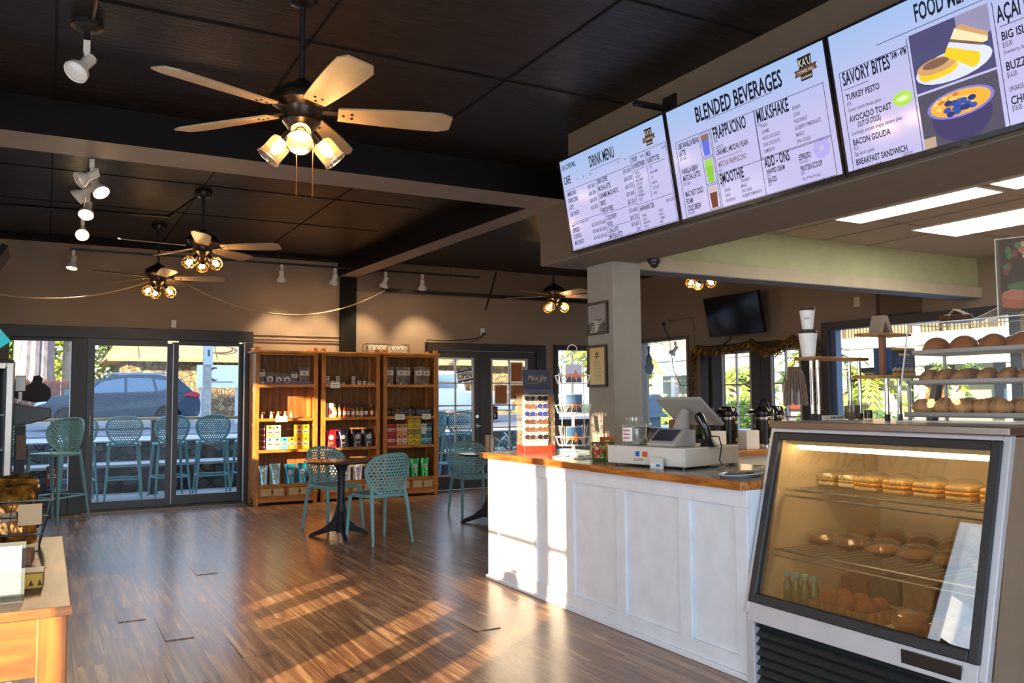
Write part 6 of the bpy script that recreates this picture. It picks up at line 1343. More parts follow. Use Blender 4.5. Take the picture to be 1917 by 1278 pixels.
# --- right unit
for k, (x, w) in enumerate(((0.115, 0.125), (0.285, 0.15), (0.395, 0.10), (0.545, 0.13), (0.665, 0.125))):
    snack_bag(2, x, 3, w, 0.25, ('#b08a56', '#a88050', '#6a5248', '#b08a5a', '#a07a4e')[k], 'clear cookie bag on top shelf of right unit, %s from left' % ORD[k], 'cookie bags on the right unit', disc=False, cookies=True, dy=0.09 if k != 2 else 0.14)
r6 = random.Random(4)
for k, (x, w, h, c) in enumerate(((0.10, 0.06, 0.12, '#2a241e'), (0.165, 0.05, 0.11, '#3a2e26'), (0.225, 0.06, 0.10, '#8a4a22'), (0.29, 0.06, 0.12, '#3b4a4e'), (0.355, 0.055, 0.13, '#2a3a36'), (0.415, 0.05, 0.10, '#7a6a78'), (0.47, 0.045, 0.13, '#18161a'))):
    carton(2, x, 2, w, h, 0.06, c, 'small dark box, %s from left on second shelf of right unit' % ORD[k], 'dark boxes on the right unit', band='#4a3a30', art='#b0703a', sq=c)
t = thing('boxed_set', 'clear lidded dark gift box at right end of second shelf', 'box', at_shelf(2, 0.625, 2, 0.06))
b = MB(); b.box(-0.12, 0.12, 0, 0.10, 0, 0.10); b.build('box', P('#2c2e38', 0.25), t, bevel=0.003)
b = MB()
for k in range(7): b.box(-0.10+0.028*k, -0.085+0.028*k, -0.002, 0, 0.015, 0.085)
b.build('contents', P('#6b6f7c', 0.3), t)
price_card(2, 0.235, 2, 'cream price card left on the second shelf edge of right unit', 0.14); price_card(2, 0.63, 2, 'cream price card right on the second shelf edge of right unit', 0.13)
GB = 'tea cartons on the right unit'
for r_ in range(2):
    for q, (x, c, nm) in enumerate(((0.075, '#c02a24', 'red'), (0.155, '#c02a24', 'red'), (0.25, '#e0985a', 'peach'), (0.335, '#e0a070', 'peach'), (0.62, '#d8e0e4' if r_ else '#2f8fa0', 'white teal' if r_ else 'teal'), (0.70, '#2a6f90' if r_ else '#2f8fa0', 'blue' if r_ else 'teal'))):
        carton(2, x, 1, 0.078, 0.145, 0.085, c, '%s carton, %s row, %s column, third shelf of right unit' % (nm, ('lower', 'upper')[r_], ORD[q]), GB, z=0.1465*r_, art=c, band='#e9e4dc')
for r_ in range(5):
    carton(2, 0.478, 1, 0.19, 0.07, 0.085, '#e2c41e' if r_ != 2 else '#8a8a3a', 'long yellow carton, %s from the bottom of its stack, right unit' % ORD[r_], GB, z=0.0715*r_, band='#c9a81e', art='#c84a3a' if r_ % 2 else '#5a5a3a')
for k, x in enumerate((0.36, 0.48, 0.635)):
    pouch(2, x, 0, 0.13, 0.25, ('#1d5a34', '#16a04a', '#1db052')[k], 'green pouch on the bottom shelf of right unit, %s from left' % ORD[k], 'green pouches on the right unit')
# wire rack on the shelf tops
t = thing('wire_rack', 'black scrollwork wire rack with white baskets on the shelf tops', 'rack', (SX[1]+0.66, SY+0.12, 1.9755))
b = MB()
for y in (0.0, 0.16): b.tube([(0, y, 0.13), (0.62, y, 0.13)], 0.004, 5); b.tube([(0, y, 0.004), (0.62, y, 0.004)], 0.004, 5)
for k in range(9):
    x = 0.035+0.07*k; b.tube([(x+0.03*math.cos(2*PI*i/14), 0, 0.07+0.035*math.sin(2*PI*i/14)) for i in range(14)], 0.003, 5, closed=True)
for x in (0.0, 0.62): b.tube([(x, 0, 0.0), (x, 0, 0.13), (x, 0.16, 0.13), (x, 0.16, 0.0)], 0.004, 5)
b.build('scrollwork', M_BLACK, t)
b = MB(); b.box(0.03, 0.30, 0.03, 0.14, 0.006, 0.11); b.box(0.36, 0.60, 0.03, 0.14, 0.006, 0.10); b.build('white_basket', P('#dcd8cc', 0.6), t, bevel=0.01)
# ================================================================== RIGHT WALL AND BACK COUNTER
t = thing('wall_television', 'black flat television tilted on the right wall above the garland', 'television', (RX, 8.82, 2.20))
Mv = Matrix.Translation((-0.16, 0, 0)) @ Matrix.Rotation(R(-12), 4, 'Y')
b = MB(); b.box(-0.03, 0.03, -0.53, 0.53, 0, 0.57, M=Mv); b.build('screen', P('#0c0c0f', 0.12), t, bevel=0.004)
b = MB(); b.box(-0.034, -0.03, -0.53, 0.53, 0, 0.012, M=Mv); b.box(-0.034, -0.03, -0.53, 0.53, 0.56, 0.57, M=Mv); b.build('bezel', P('#1c1c1e', 0.3), t)
b = MB(); b.box(-0.13, 0.0, -0.1, 0.1, 0.2, 0.35); b.tube([(-0.12, 0.1, 0.1), (-0.03, 0.3, -0.05), (-0.02, 0.45, -0.12)], 0.008, 5); b.build('bracket', M_BLACK, t)
# leaf garland round the french doors
def garland(name, lab, path, n, ln, seed):
    t = thing(name, lab, 'garland', path[0]); r = random.Random(seed); o = Vector(path[0])
    pts = []
    for a, c in zip(path[:-1], path[1:]):
        a = Vector(a)-o; c = Vector(c)-o
        for i in range(n): pts.append(a.lerp(c, i/n))
    b = MB(); b.tube(pts, 0.02, 6); b.build('rope', P('#5a4020', 0.8), t)
    b = MB()
    for p in pts:
        for q in range(7):
            d = Vector((r.uniform(-.5, .1), r.uniform(-.7, .7), r.uniform(-1.2, -.2))).normalized(); s = d.cross(Vector((r.uniform(-1, 1), r.uniform(-1, 1), 0.3))).normalized(); L = ln*r.uniform(.6, 1.2); w = 0.014
            e = p+d*L; m = p+d*L*0.5
            b.add([p, m+s*w, e, m-s*w], [(0, 1, 2, 3)], r.randint(0, 2))
    b.build('leaves', [P('#7a5522', 0.7), P('#a87d34', 0.7), P('#4e3a1c', 0.7)], t)
gx = RX-0.06
def swag(y0, y1, z, s, n=8): return [(gx, y0+(y1-y0)*i/n, z-s*4*(i/n)*(1-i/n)) for i in range(n+1)]
garland('leaf_garland', 'dried leaf garland draped in swags over the right french doors', [(gx, 9.80, 1.95)]+swag(9.78, 8.70, 2.10, 0.06)+swag(8.66, 7.95, 2.12, 0.14)+swag(7.93, 7.60, 2.12, 0.05), 4, 0.13, 1)
garland('leaf_garland', 'dried leaf garland hanging down the left side of right french doors', [(gx, 9.86, 2.08), (gx, 9.88, 1.7), (gx, 9.9, 1.3)], 14, 0.09, 2)
garland('leaf_garland', 'dried leaf garland hanging between right french doors and big window', [(gx, 7.53, 2.05), (gx, 7.53, 1.6), (gx, 7.53, 1.1)], 14, 0.11, 3)
t = thing('conduit_outlet', 'grey outlet box with conduit curving down the right wall', 'outlet', (RX, 10.54, 2.50))
b = MB(); b.box(-0.04, 0, -0.06, 0.04, -0.08, 0.07); b.build('box', P('#8d867a', 0.5), t, bevel=0.004)
b = MB(); b.tube([(-0.012, -0.06, 0.03), (-0.012, -0.52, 0.05), (-0.012, -0.60, 0.02), (-0.012, -0.64, -0.08), (-0.012, -0.66, -1.5)], 0.011, 8); b.build('conduit', P('#80705c', 0.5), t, smooth=True)
b = MB(); b.tube([(-0.045, 0.03, 0.0), (-0.06, -0.02, -0.1), (-0.06, -0.12, -0.25), (-0.05, -0.2, -0.75), (-0.05, -0.35, -0.98), (-0.04, -0.52, -0.99)], 0.007, 6); b.box(-0.06, -0.04, -0.0, 0.04, -0.03, 0.02); b.build('cord', M_BLACK, t, smooth=True)
# guitar shaped ornament in the right window
t = thing('guitar_ornament', 'blue grey guitar shaped cutout hanging in the right window', 'ornament', (RX-0.03, 10.98, 1.70))
b = MB(); pts = []
for i in range(40):
    a = 2*PI*i/40; zz = math.sin(a); rr = 0.125*(1+0.0*zz)
    w = 0.12 if zz < -0.1 else (0.075 if zz < 0.45 else 0.09)
    pts.append((w*math.cos(a)+0.0, 0.17+0.16*zz))
b.prism(pts, -0.006, 0.006, 'X'); b.prism([(-0.02, 0.30), (0.02, 0.30), (0.02, 0.42), (0.032, 0.43), (0.03, 0.47), (-0.03, 0.47), (-0.032, 0.43), (-0.02, 0.42)], -0.006, 0.006, 'X'); b.build('cutout', P('#5d6b7c', 0.5), t)
b = MB(); b.tube([(0, 0, 0.46), (0, 0, 0.56)], 0.002, 4); b.build('string', M_BLACK, t)
make_lamp('small white clamp spotlight hanging in the right window', (RX-0.04, 10.30, 2.20), (-0.5, 0.2, -0.7), 0, 'window spotlights')
o = MB().box(-0.02, 0, -0.04, 0.04, -0.06, 0.06).build('thermostat', P('#cfc3ac', 0.5), bevel=0.004); o.location = (RX, 6.94, 2.47); tag(o, 'small cream control box on right wall above the big window', 'control box')
t = thing('wall_vent', 'brown recessed vent panel high on the right wall', 'vent', (RX, 6.38, 2.28))
b = MB(); b.box(-0.02, 0, -0.30, 0.26, 0, 0.25); b.build('panel', P('#6d5846', 0.7), t); b = MB(); b.box(-0.03, -0.02, 0.24, 0.28, -0.02, 0.26); b.box(-0.03, -0.02, -0.30, 0.28, -0.02, 0.0); b.build('frame', P('#4a3626', 0.6), t)

# back counter with airpots
t = thing('back_counter', 'wood edged back counter below the header with the coffee airpots', 'counter', (4.45, 5.02, 0))
b = MB(); b.box(0, 2.4, 0.04, 0.62, 0, 0.87); b.build('body', P('#cfc8bb', 0.6), t)
b = MB(); b.box(0, 2.4, 0.0, 0.62, 0.87, 0.91); b.build('worktop', wood('#8a4a1a', '#c07a34', 0.35, 'X', 5, 0.4), t, bevel=0.006)
def airpot(lab, loc, k=1.0, body='#2a241f', handle=True, rz=0):
    t = thing('coffee_airpot', lab, 'airpot', loc, rz=R(rz), group='coffee airpots on the back counter')
    b = MB(); b.lathe([(0.0, 0.0), (0.078, 0.0), (0.08, 0.02), (0.078, 0.03), (0.076, 0.035)], 24, 0); b.lathe([(0.075, 0.035), (0.075, 0.235)], 24, 1, caps=False); b.lathe([(0.078, 0.235), (0.079, 0.255), (0.074, 0.26)], 24, 0, caps=False); b.build('body', [M_STEEL, P(body, 0.3, 0.4)], t, smooth=True)
    b = MB(); b.lathe([(0.075, 0.258), (0.082, 0.275), (0.078, 0.315), (0.055, 0.34), (0.0, 0.345)], 24); b.prism([(-0.13, 0.285), (-0.06, 0.275), (-0.06, 0.325), (-0.115, 0.32), (-0.14, 0.30)], -0.025, 0.025, 'Y'); b.build('pump_head', P('#151516', 0.15, coat=0.5), t, smooth=True)
    if handle:
        b = MB(); b.tube([(0.0, 0.07*math.cos(R(a)), 0.31+0.085*math.sin(R(a))) for a in range(0, 181, 15)], 0.009, 8); b.build('handle', M_BLACK, t, smooth=True)
    b = MB(); b.tube([(0.085, 0, 0.27), (0.12, 0, 0.25), (0.125, 0, 0.17), (0.08, 0, 0.15)], 0.012, 8); b.build('grip', M_BLACK, t, smooth=True)
    for z, m in ((0.20, '#d8c93a'), (0.055, '#d8c93a')):
        b = MB(); b.grid(lambda u, v, z=z: (0.0765*math.cos(R(-100+40*u)), 0.0765*math.sin(R(-100+40*u)), z+0.025*v), 5, 1); b.build('label', P(m, 0.5), t)
airpot('black airpot behind the register, left one of two', (4.80, 5.42, 0.9105), handle=False, rz=-20)
airpot('black airpot behind the tilted register screen, right one of two', (5.02, 5.38, 0.9105), handle=False, rz=15)
airpot('tall dark brown airpot with raised carrying handle', (5.25, 5.20, 0.9105), rz=-10)
airpot('black airpot partly hidden by the pastry case corner', (5.58, 5.40, 0.9105), handle=False, rz=10)
for k, (x, y, w, lab) in enumerate(((4.72, 5.22, 0.16, 'plain white carton behind the register'), (5.03, 5.16, 0.14, 'plain white carton left of the tall airpot'), (5.48, 5.16, 0.15, 'plain white carton right of the tall airpot'))):
    o = MB().box(-w/2, w/2, -0.05, 0.05, 0, 0.15).build('white_carton', P('#e2ddd2', 0.6), bevel=0.003); o.location = (x, y, 0.9105); tag(o, lab, 'carton', 'white cartons on the back counter')
t = thing('straw_caddy', 'open wooden caddy with metal cups on the back counter', 'caddy', (4.52, 5.42, 0.9105))
b = MB(); b.box(-0.06, -0.05, -0.05, 0.05, 0, 0.24); b.box(-0.05, 0.10, -0.05, 0.05, 0, 0.01); b.box(-0.05, 0.10, 0.04, 0.05, 0.01, 0.22); b.build('caddy', wood('#8a5a2c', '#b98548', 0.5, 'Z'), t)
for x in (-0.015, 0.06):
    b = MB(); b.lathe([(0.0, 0.011), (0.032, 0.011), (0.034, 0.17), (0.03, 0.17)], 16); b.build('metal_cup', M_STEEL, t, smooth=True)
t = thing('herb_pot', 'green leafy herb packet beside the airpots', 'plant', (4.64, 5.30, 0.9105))
b = MB(); b.lathe([(0, 0), (0.035, 0), (0.045, 0.09), (0, 0.085)], 14); b.build('pot', P('#3a3a34', 0.5), t)
b = MB(); r7 = random.Random(8)
for k in range(60):
    p = Vector((0, 0, 0.085)); d = Vector((r7.uniform(-1, 1), r7.uniform(-1, 1), r7.uniform(.4, 1.3))).normalized(); s = d.orthogonal().normalized()*0.012; L = r7.uniform(.05, .11)
    b.add([p, p+d*L*.6+s, p+d*L, p+d*L*.6-s], [(0, 1, 2, 3)])
b.build('leaves', P('#4f7a2c', 0.5, var=0.3), t)
# window sill things at the left window
t = thing('hanging_cutout', 'black cutout silhouette hanging inside the left window', 'ornament', (-0.13, BY-0.02, 1.36))
b = MB(); b.prism([(-0.20, 0.03), (-0.12, 0.0), (0.02, -0.03), (0.15, -0.02), (0.19, 0.04), (0.18, 0.13), (0.12, 0.19), (0.09, 0.2), (0.10, 0.25), (0.06, 0.29), (0.0, 0.28), (-0.01, 0.21), (-0.06, 0.17), (-0.13, 0.16), (-0.18, 0.19), (-0.22, 0.15)], -0.005, 0.005, 'Y'); b.build('cutout', P('#17161a', 0.6), t, bevel=0.004)
b = MB(); b.tube([(0.03, 0, 0.285), (0.03, 0, 0.70)], 0.0015, 4); b.build('string', M_BLACK, t)
t = thing('espresso_grinder', 'grey espresso machine head beside the drinks fridge', 'machine', (-0.24, 10.55, 0))
b = MB(); b.box(-0.04, 0.06, -0.03, 0.06, 0, 1.08); b.build('stand', P('#3c3f40', 0.5), t)
b = MB(); b.prism([(-0.06, 1.08), (0.10, 1.10), (0.30, 1.16), (0.30, 1.27), (0.12, 1.29), (-0.06, 1.33)], -0.05, 0.06, 'Y'); b.build('head', P('#4c5554', 0.4), t, bevel=0.012)
b = MB(); b.box(-0.05, 0.05, -0.02, 0.05, 1.45, 1.62); b.box(-0.02, 0.02, 0.0, 0.04, 1.33, 1.45); b.build('hopper', P('#8f8a82', 0.3, 0.5), t, bevel=0.006)
b = MB(); b.box(-0.02, 0.07, -0.045, -0.03, 0.72, 0.98); b.build('hanging_leaflet', P('#8a6a58', 0.5), t)
o = MB().box(-0.06, 0.06, -0.004, 0.0, 0, 0.24, 0).box(-0.03, 0.03, -0.005, -0.004, 0.19, 0.20, 1).box(-0.045, 0.045, -0.005, -0.004, 0.13, 0.145, 1).box(-0.045, 0.045, -0.005, -0.004, 0.10, 0.115, 1).box(-0.015, 0.025, -0.005, -0.004, 0.03, 0.06, 1).build('window_sign', [P('#7a3320', 0.5), P('#e4d8c8', 0.5)]); o.location = (0.09, BY-0.011, 0.34); tag(o, 'small brown window sign low on the left fixed window', 'sign')
# sign that the case glass mirrors
t = thing('wall_sign', 'painted company sign above the left wall openings, mirrored in the case', 'sign', (LX, 6.18, 2.55))
Mg = Matrix.Translation((0.021, 0, 0)) @ Matrix.Rotation(PI/2, 4, 'Z') @ Matrix.Rotation(PI/2, 4, 'X')
b = MB(); b.box(0, 0.02, -1.1, 1.1, 0, 0.60); b.build('board', P('#c9bfae', 0.6), t)
b = MB(); text_into(b, 'HAWAIIAN', 0, 0.25, 0.40, 0, 'CENTER', M=Mg, sx=0.95); text_into(b, 'MACADAMIA NUT COMPANY', 0, 0.06, 0.15, 1, 'CENTER', M=Mg); b.build('lettering', [P('#5d7f96', 0.6), P('#2a2a30', 0.6)], t)
# ================================================================== OUTSIDE
M_CONC = P('#b5afa6', 0.85, var=0.12, vscale=2); M_ASPH = P('#77757a', 0.9, var=0.1, vscale=3); M_GRASS = P('#6b7a3a', 0.9, var=0.3, vscale=2)
def stone_mat(h1, h2, sc):
    m = bpy.data.materials.new('lava_stone'); m.use_nodes = True; nt = m.node_tree; b = nt.nodes['Principled BSDF']; b.inputs['Roughness'].default_value = 0.9
    tc = nt.nodes.new('ShaderNodeTexCoord'); vo = nt.nodes.new('ShaderNodeTexVoronoi'); vo.inputs['Scale'].default_value = sc; cr = nt.nodes.new('ShaderNodeValToRGB')
    v2 = nt.nodes.new('ShaderNodeTexVoronoi'); v2.feature = 'DISTANCE_TO_EDGE'; v2.inputs['Scale'].default_value = sc
    nt.links.new(tc.outputs['Object'], vo.inputs['Vector']); nt.links.new(tc.outputs['Object'], v2.inputs['Vector'])
    bw = nt.nodes.new('ShaderNodeRGBToBW'); nt.links.new(vo.outputs['Color'], bw.inputs[0]); nt.links.new(bw.outputs[0], cr.inputs[0])
    cr.color_ramp.elements[0].color = lin(h1); cr.color_ramp.elements[1].color = lin(h2)
    mr = nt.nodes.new('ShaderNodeMapRange'); mr.inputs['From Max'].default_value = 0.06; nt.links.new(v2.outputs[0], mr.inputs['Value'])
    mx = nt.nodes.new('ShaderNodeMix'); mx.data_type = 'RGBA'; mx.inputs[6].default_value = lin('#2b2624'); nt.links.new(mr.outputs[0], mx.inputs[0]); nt.links.new(cr.outputs[0], mx.inputs[7]); nt.links.new(mx.outputs[2], b.inputs['Base Color'])
    bp = nt.nodes.new('ShaderNodeBump'); bp.inputs['Strength'].default_value = 0.6; bp.inputs['Distance'].default_value = 0.03; nt.links.new(mr.outputs[0], bp.inputs['Height']); nt.links.new(bp.outputs[0], b.inputs['Normal'])
    return m
o = MB().box(-60, 90, -40, BY+2.5, -0.4, -0.12).build('ground', M_CONC); struct(o)
o = MB().box(-5, 10.0, BY+0.2, BY+2.5, -0.12, -0.02).build('patio_slab', M_CONC); struct(o)
M_ST = stone_mat('#35312d', '#6f6860', 6.5)
o = MB().box(-6, 9.6, BY+2.5, BY+3.2, -0.4, 0.36, 0).box(-6, 9.6, BY+2.46, BY+3.2, 0.36, 0.40, 1).box(-6, 9.6, BY+3.2, BY+3.7, -0.4, 0.70, 0).build('patio_stone_wall', [M_ST, M_CONC]); struct(o)
o = MB().box(-80, 120, BY+3.7, 24, -0.4, 0.44).build('sidewalk', M_CONC); struct(o)
o = MB().box(-80, 120, 24, 34, -0.4, 0.48).build('road', M_ASPH); struct(o)
o = MB().box(-80, 120, 34, 36, -0.4, 0.62).build('far_sidewalk', M_CONC); struct(o)
o = MB().box(-80, 120, 36, 90, -0.4, 0.60).build('far_ground', M_GRASS); struct(o)
o = MB().box(10, 90, -40, BY+3.7, -0.12, -0.05).build('east_lawn', M_CONC); struct(o)
# patio bar
t = thing('patio_bar', 'long narrow wooden patio bar on dark posts outside the sliding door', 'bar counter', (0, 13.5, -0.02))
b = MB(); b.box(-0.02, 6.2, -0.15, 0.15, 1.08, 1.12); b.build('bar_top', wood('#b07a44', '#d9aa6c', 0.5, 'X'), t, bevel=0.004)
for x in (0.12, 1.42, 2.72, 4.4, 6.0):
    b = MB(); b.box(x-0.05, x+0.05, -0.05, 0.05, 0, 1.08); b.build('post', P('#30343a', 0.6), t)
# patio chairs seen through the french doors
dup(st, (5.62, 13.05, -0.02), R(8), 'teal bar stool outdoors behind the left french door leaf', 'teal stools along the patio bar')
dup(st, (6.12, 13.08, -0.02), R(-5), 'teal bar stool outdoors behind the french door knob stile', 'teal stools along the patio bar')
# parked car
def wheel(M, parent, x, y, z, r, w):
    b = MB(); b.lathe([(r*0.62, -w/2), (r*0.93, -w/2), (r, -w*0.3), (r, w*0.3), (r*0.93, w/2), (r*0.62, w/2)], 28, M=Matrix.Translation((x, y, z)) @ Matrix.Rotation(PI/2, 4, 'X')); wv = b.build('wheel', P('#1a1a1c', 0.7), parent, smooth=True)
    b = MB(); Mw = Matrix.Translation((x, y, z)) @ Matrix.Rotation(PI/2, 4, 'X'); b.lathe([(0.0, w*0.2), (r*0.62, w*0.2)], 24, M=Mw, caps=False)
    for k in range(5):
        for s in (0, 1): b.box(-0.018, 0.018, 0.05, r*0.6, w*0.22, w*0.42, M=Mw @ Matrix.Rotation(R(72*k+12*s-6), 4, 'Z'))
    b.cyl((x, y-w*0.45, z), (x, y+w*0.45, z), 0.05, n=12); b.build('rim', P('#a9adb2', 0.3, 0.8), wv)
t = thing('parked_car', 'dark blue grey compact suv parked across the street', 'car', (-0.35, 29.2, 0.48))
prof = [(0.06, 0.42), (0.02, 0.62), (0.05, 0.80), (0.28, 0.96), (0.75, 1.06), (1.15, 1.10), (1.72, 1.50), (2.1, 1.64), (2.7, 1.70), (3.4, 1.68), (4.0, 1.60), (4.42, 1.18), (4.60, 1.06), (4.66, 0.80), (4.64, 0.45), (4.45, 0.32), (4.1, 0.30), (4.05, 0.52), (3.9, 0.68), (3.7, 0.74), (3.5, 0.68), (3.35, 0.52), (3.3, 0.28), (1.35, 0.28), (1.3, 0.52), (1.15, 0.68), (0.95, 0.74), (0.75, 0.68), (0.6, 0.52), (0.55, 0.30), (0.25, 0.32)]
M_CAR = P('#23394c', 0.45, 0.0, coat=0.25)
def ytaper(z): return 0.90-max(0, z-0.95)*0.22
b = MB(); n = len(prof)
def ring(k): return [(x, (k*ytaper(z)), z) for x, z in prof]
L_ = ring(-1)+ring(1)
b.add(L_, [tuple(range(n)), tuple(range(2*n-1, n-1, -1))]+[(i, (i+1) % n, n+(i+1) % n, n+i) for i in range(n)]); b.build('body', M_CAR, t, bevel=0.04, seg=3)
M_CG = P('#5f7a90', 0.15, 0.0, coat=0.3)
for nm, poly in (('side_window', [(1.45, 1.12), (1.85, 1.47), (2.45, 1.58), (2.45, 1.14)]), ('side_window', [(2.53, 1.14), (2.53, 1.585), (3.22, 1.57), (3.32, 1.16)]), ('side_window', [(3.40, 1.17), (3.31, 1.56), (3.78, 1.48), (3.86, 1.30)])):
    for sgn in (-1, 1):
        b = MB(); b.add([(x, sgn*(ytaper(z)+0.006), z) for x, z in poly], [tuple(range(len(poly)))]); b.build(nm, M_CG, t)
b = MB(); b.add([(1.2, -0.78, 1.14), (1.74, -0.68, 1.50), (1.74, 0.68, 1.50), (1.2, 0.78, 1.14)], [(0, 1, 2, 3)]); b.add([(x-0.012, y, z+0.012) for x, y, z in [(1.2, -0.78, 1.14), (1.74, -0.68, 1.50), (1.74, 0.68, 1.50), (1.2, 0.78, 1.14)]], [(3, 2, 1, 0)]); b.build('windscreen', M_CG, t)
b = MB(); b.prism([(4.14, 1.02), (4.62, 0.98), (4.63, 1.08), (4.5, 1.16), (4.2, 1.10)], -0.915, -0.85, 'Y'); b.prism([(4.14, 1.02), (4.62, 0.98), (4.63, 1.08), (4.5, 1.16), (4.2, 1.10)], 0.85, 0.915, 'Y'); b.build('tail_light', P('#c8324a', 0.2, coat=1), t, bevel=0.01)
b = MB(); b.prism([(0.05, 0.72), (0.36, 0.82), (0.40, 0.90), (0.12, 0.84)], -0.915, -0.6, 'Y'); b.prism([(0.05, 0.72), (0.36, 0.82), (0.40, 0.90), (0.12, 0.84)], 0.6, 0.915, 'Y'); b.build('head_light', P('#d6dde4', 0.1, coat=1), t, bevel=0.01)
b = MB()
for s in (-1, 1): b.tube([(1.9, s*0.62, 1.66), (2.2, s*0.62, 1.73), (3.6, s*0.62, 1.73), (3.9, s*0.62, 1.64)], 0.02, 6)
b.build('roof_rail', P('#b9bec4', 0.3, 0.8), t)
for x in (2.2, 3.1):
    b = MB(); b.box(x, x+0.2, -0.93, -0.895, 0.98, 1.02); b.build('door_handle', M_CAR, t, bevel=0.008)
b = MB(); b.box(0.65, 4.1, -0.915, -0.90, 0.30, 0.42); b.tube([(2.48, -0.903, 0.42), (2.5, -0.885, 1.12)], 0.006, 4); b.tube([(3.34, -0.905, 0.7), (3.34, -0.88, 1.14)], 0.006, 4); b.box(0.02, 0.12, -0.7, 0.7, 0.34, 0.5); b.build('sill_trim', P('#23262a', 0.6), t)
b = MB(); b.box(1.45, 1.6, -1.05, -0.87, 1.08, 1.22); b.build('mirror', M_CAR, t, bevel=0.03)
for x in (0.95, 3.7):
    for y in (-0.80, 0.80): wheel(None, t, x, y, 0.35, 0.35, 0.22)
# white pickup behind the french doors
t = thing('white_pickup', 'white pickup with red tail light seen through the french doors', 'truck', (10.2, 28.6, 0.48))
b = MB(); b.prism([(0, 0.45), (5.0, 0.45), (5.0, 1.12), (3.1, 1.15), (2.9, 1.85), (1.6, 1.88), (1.1, 1.2), (0, 1.05)], -0.95, 0.95, 'Y'); b.build('body', P('#dfe3e8', 0.25, coat=1), t, bevel=0.04)
b = MB(); b.box(4.72, 4.9, -0.97, -0.94, 0.72, 1.08); b.build('tail_light', P('#c42a34', 0.2, coat=1), t, bevel=0.01)
b = MB(); b.box(1.75, 2.75, -0.962, -0.945, 1.25, 1.75); b.build('side_window', M_CG, t)
b = MB(); b.box(4.9, 5.15, -0.9, 0.9, 0.42, 0.6); b.build('bumper', P('#8a8f94', 0.3, 0.8), t, bevel=0.02)
for x in (1.0, 4.0): wheel(None, t, x, -0.85, 0.37, 0.37, 0.24)
# stone building with beige roof
M_ST2 = stone_mat('#75614c', '#b89c7a', 4.5)
t = thing('stone_building', 'lava stone building with broad beige roof across the street', 'building', (2.4, 38.0, 0.6))
b = MB(); b.box(0.5, 20, 0, 8, 0, 2.5); b.build('stone_wall', M_ST2, t)
b = MB(); b.add([(-0.3, -1.0, 2.45), (20.6, -1.0, 2.45), (19, 4.0, 6.4), (2.2, 4.0, 6.4), (-0.3, 9, 2.45), (20.6, 9, 2.45)], [(0, 1, 2, 3), (3, 2, 5, 4), (0, 3, 4), (1, 5, 2), (0, 4, 5, 1)]); b.build('roof', P('#a8906a', 0.8, var=0.08), t)
b = MB(); b.box(-0.3, 20.6, -1.03, -1.0, 2.35, 2.47)
for k in range(13): b.box(0.8+1.5*k, 0.84+1.5*k, -1.0, 3.9, 0, 0.03, M=Matrix.Translation((0, 0, 2.46)) @ Matrix.Translation((0, -1.0, 0)) @ Matrix.Rotation(math.atan2(3.95, 5.0), 4, 'X') @ Matrix.Translation((0, 1.0, 0)))
b.build('roof_seam', P('#a88c64', 0.8), t)
Ms_ = Matrix.Translation((2.4+4.0, 38-0.55, 0.6+2.45+0.45)) @ Matrix.Rotation(math.atan2(3.95, 5.0), 4, 'X')
o = MB().tube([(0.55*math.cos(2*PI*i/32), 0.30*math.sin(2*PI*i/32), 0.05) for i in range(32)], 0.035, 6, closed=True).build('oval_emblem', P('#5a4a34', 0.6)); o.matrix_world = Ms_; tag(o, 'dark oval ring emblem mounted on the beige roof', 'emblem')
# street sign boards and pole
t = thing('utility_pole', 'weathered grey utility pole with plates across the street', 'pole', (4.28, 27.0, 0.48))
b = MB(); b.cyl((0, 0, 0), (0, 0, 7.5), 0.13, 0.11, 14); b.build('shaft', P('#a9a39a', 0.9, var=0.25, vscale=6, bump=0.4, bscale=20), t, smooth=True)
b = MB(); b.box(-0.12, 0.14, -0.16, -0.13, 1.95, 2.55, 0); b.box(-0.02, 0.05, -0.165, -0.16, 2.2, 2.4, 1); b.build('plate', [P('#b9c3cf', 0.5), P('#4a4a50', 0.5)], t)
b = MB(); b.box(-0.22, 0.5, -0.2, -0.14, 2.58, 2.80); b.build('street_sign', P('#7a5a48', 0.6), t)
t = thing('white_sign_board', 'white roadside sign board with dark crescent logo', 'sign', (4.9, 33.2, 0.48))
b = MB(); b.box(0, 1.62, 0, 0.06, 1.35, 2.20); b.build('board', P('#f2f2f0', 0.6), t)
b = MB(); c = [(0.62+0.26*math.cos(R(a)), 1.86+0.26*math.sin(R(a))) for a in range(75, 286, 15)]; d = [(0.68+0.20*math.cos(R(a)), 1.86+0.21*math.sin(R(a))) for a in range(285, 74, -15)]; b.prism(c+d, -0.02, 0.0, 'Y'); b.box(0.5, 1.3, -0.01, 0, 1.55, 1.58, 0); b.build('logo', P('#3b4048', 0.6), t)
for x in (0.15, 1.45):
    b = MB(); b.box(x-0.05, x+0.05, 0.06, 0.14, 0, 2.2); b.build('post', P('#c9c9c6', 0.6), t)
t = thing('utility_box', 'green utility cabinet on the sidewalk across the street', 'cabinet', (1.05, 34.8, 0.62))
b = MB(); b.box(-0.45, 0.45, -0.3, 0.3, 0, 1.15); b.build('cabinet', P('#4f7f74', 0.6), t, bevel=0.03); b = MB(); b.box(-0.1, 0.1, -0.31, -0.3, 0.55, 0.65); b.build('label', P('#d8d8c8', 0.6), t)
t = thing('brown_fence', 'brown scalloped fence panel below the big tree', 'fence', (-1.0, 36.4, 0.6))
b = MB()
for k in range(14): b.prism([(-0.9+0.2*k, 0), (-0.71+0.2*k, 0), (-0.71+0.2*k, 1.5), (-0.805+0.2*k, 1.62), (-0.9+0.2*k, 1.5)], 0, 0.06, 'Y')
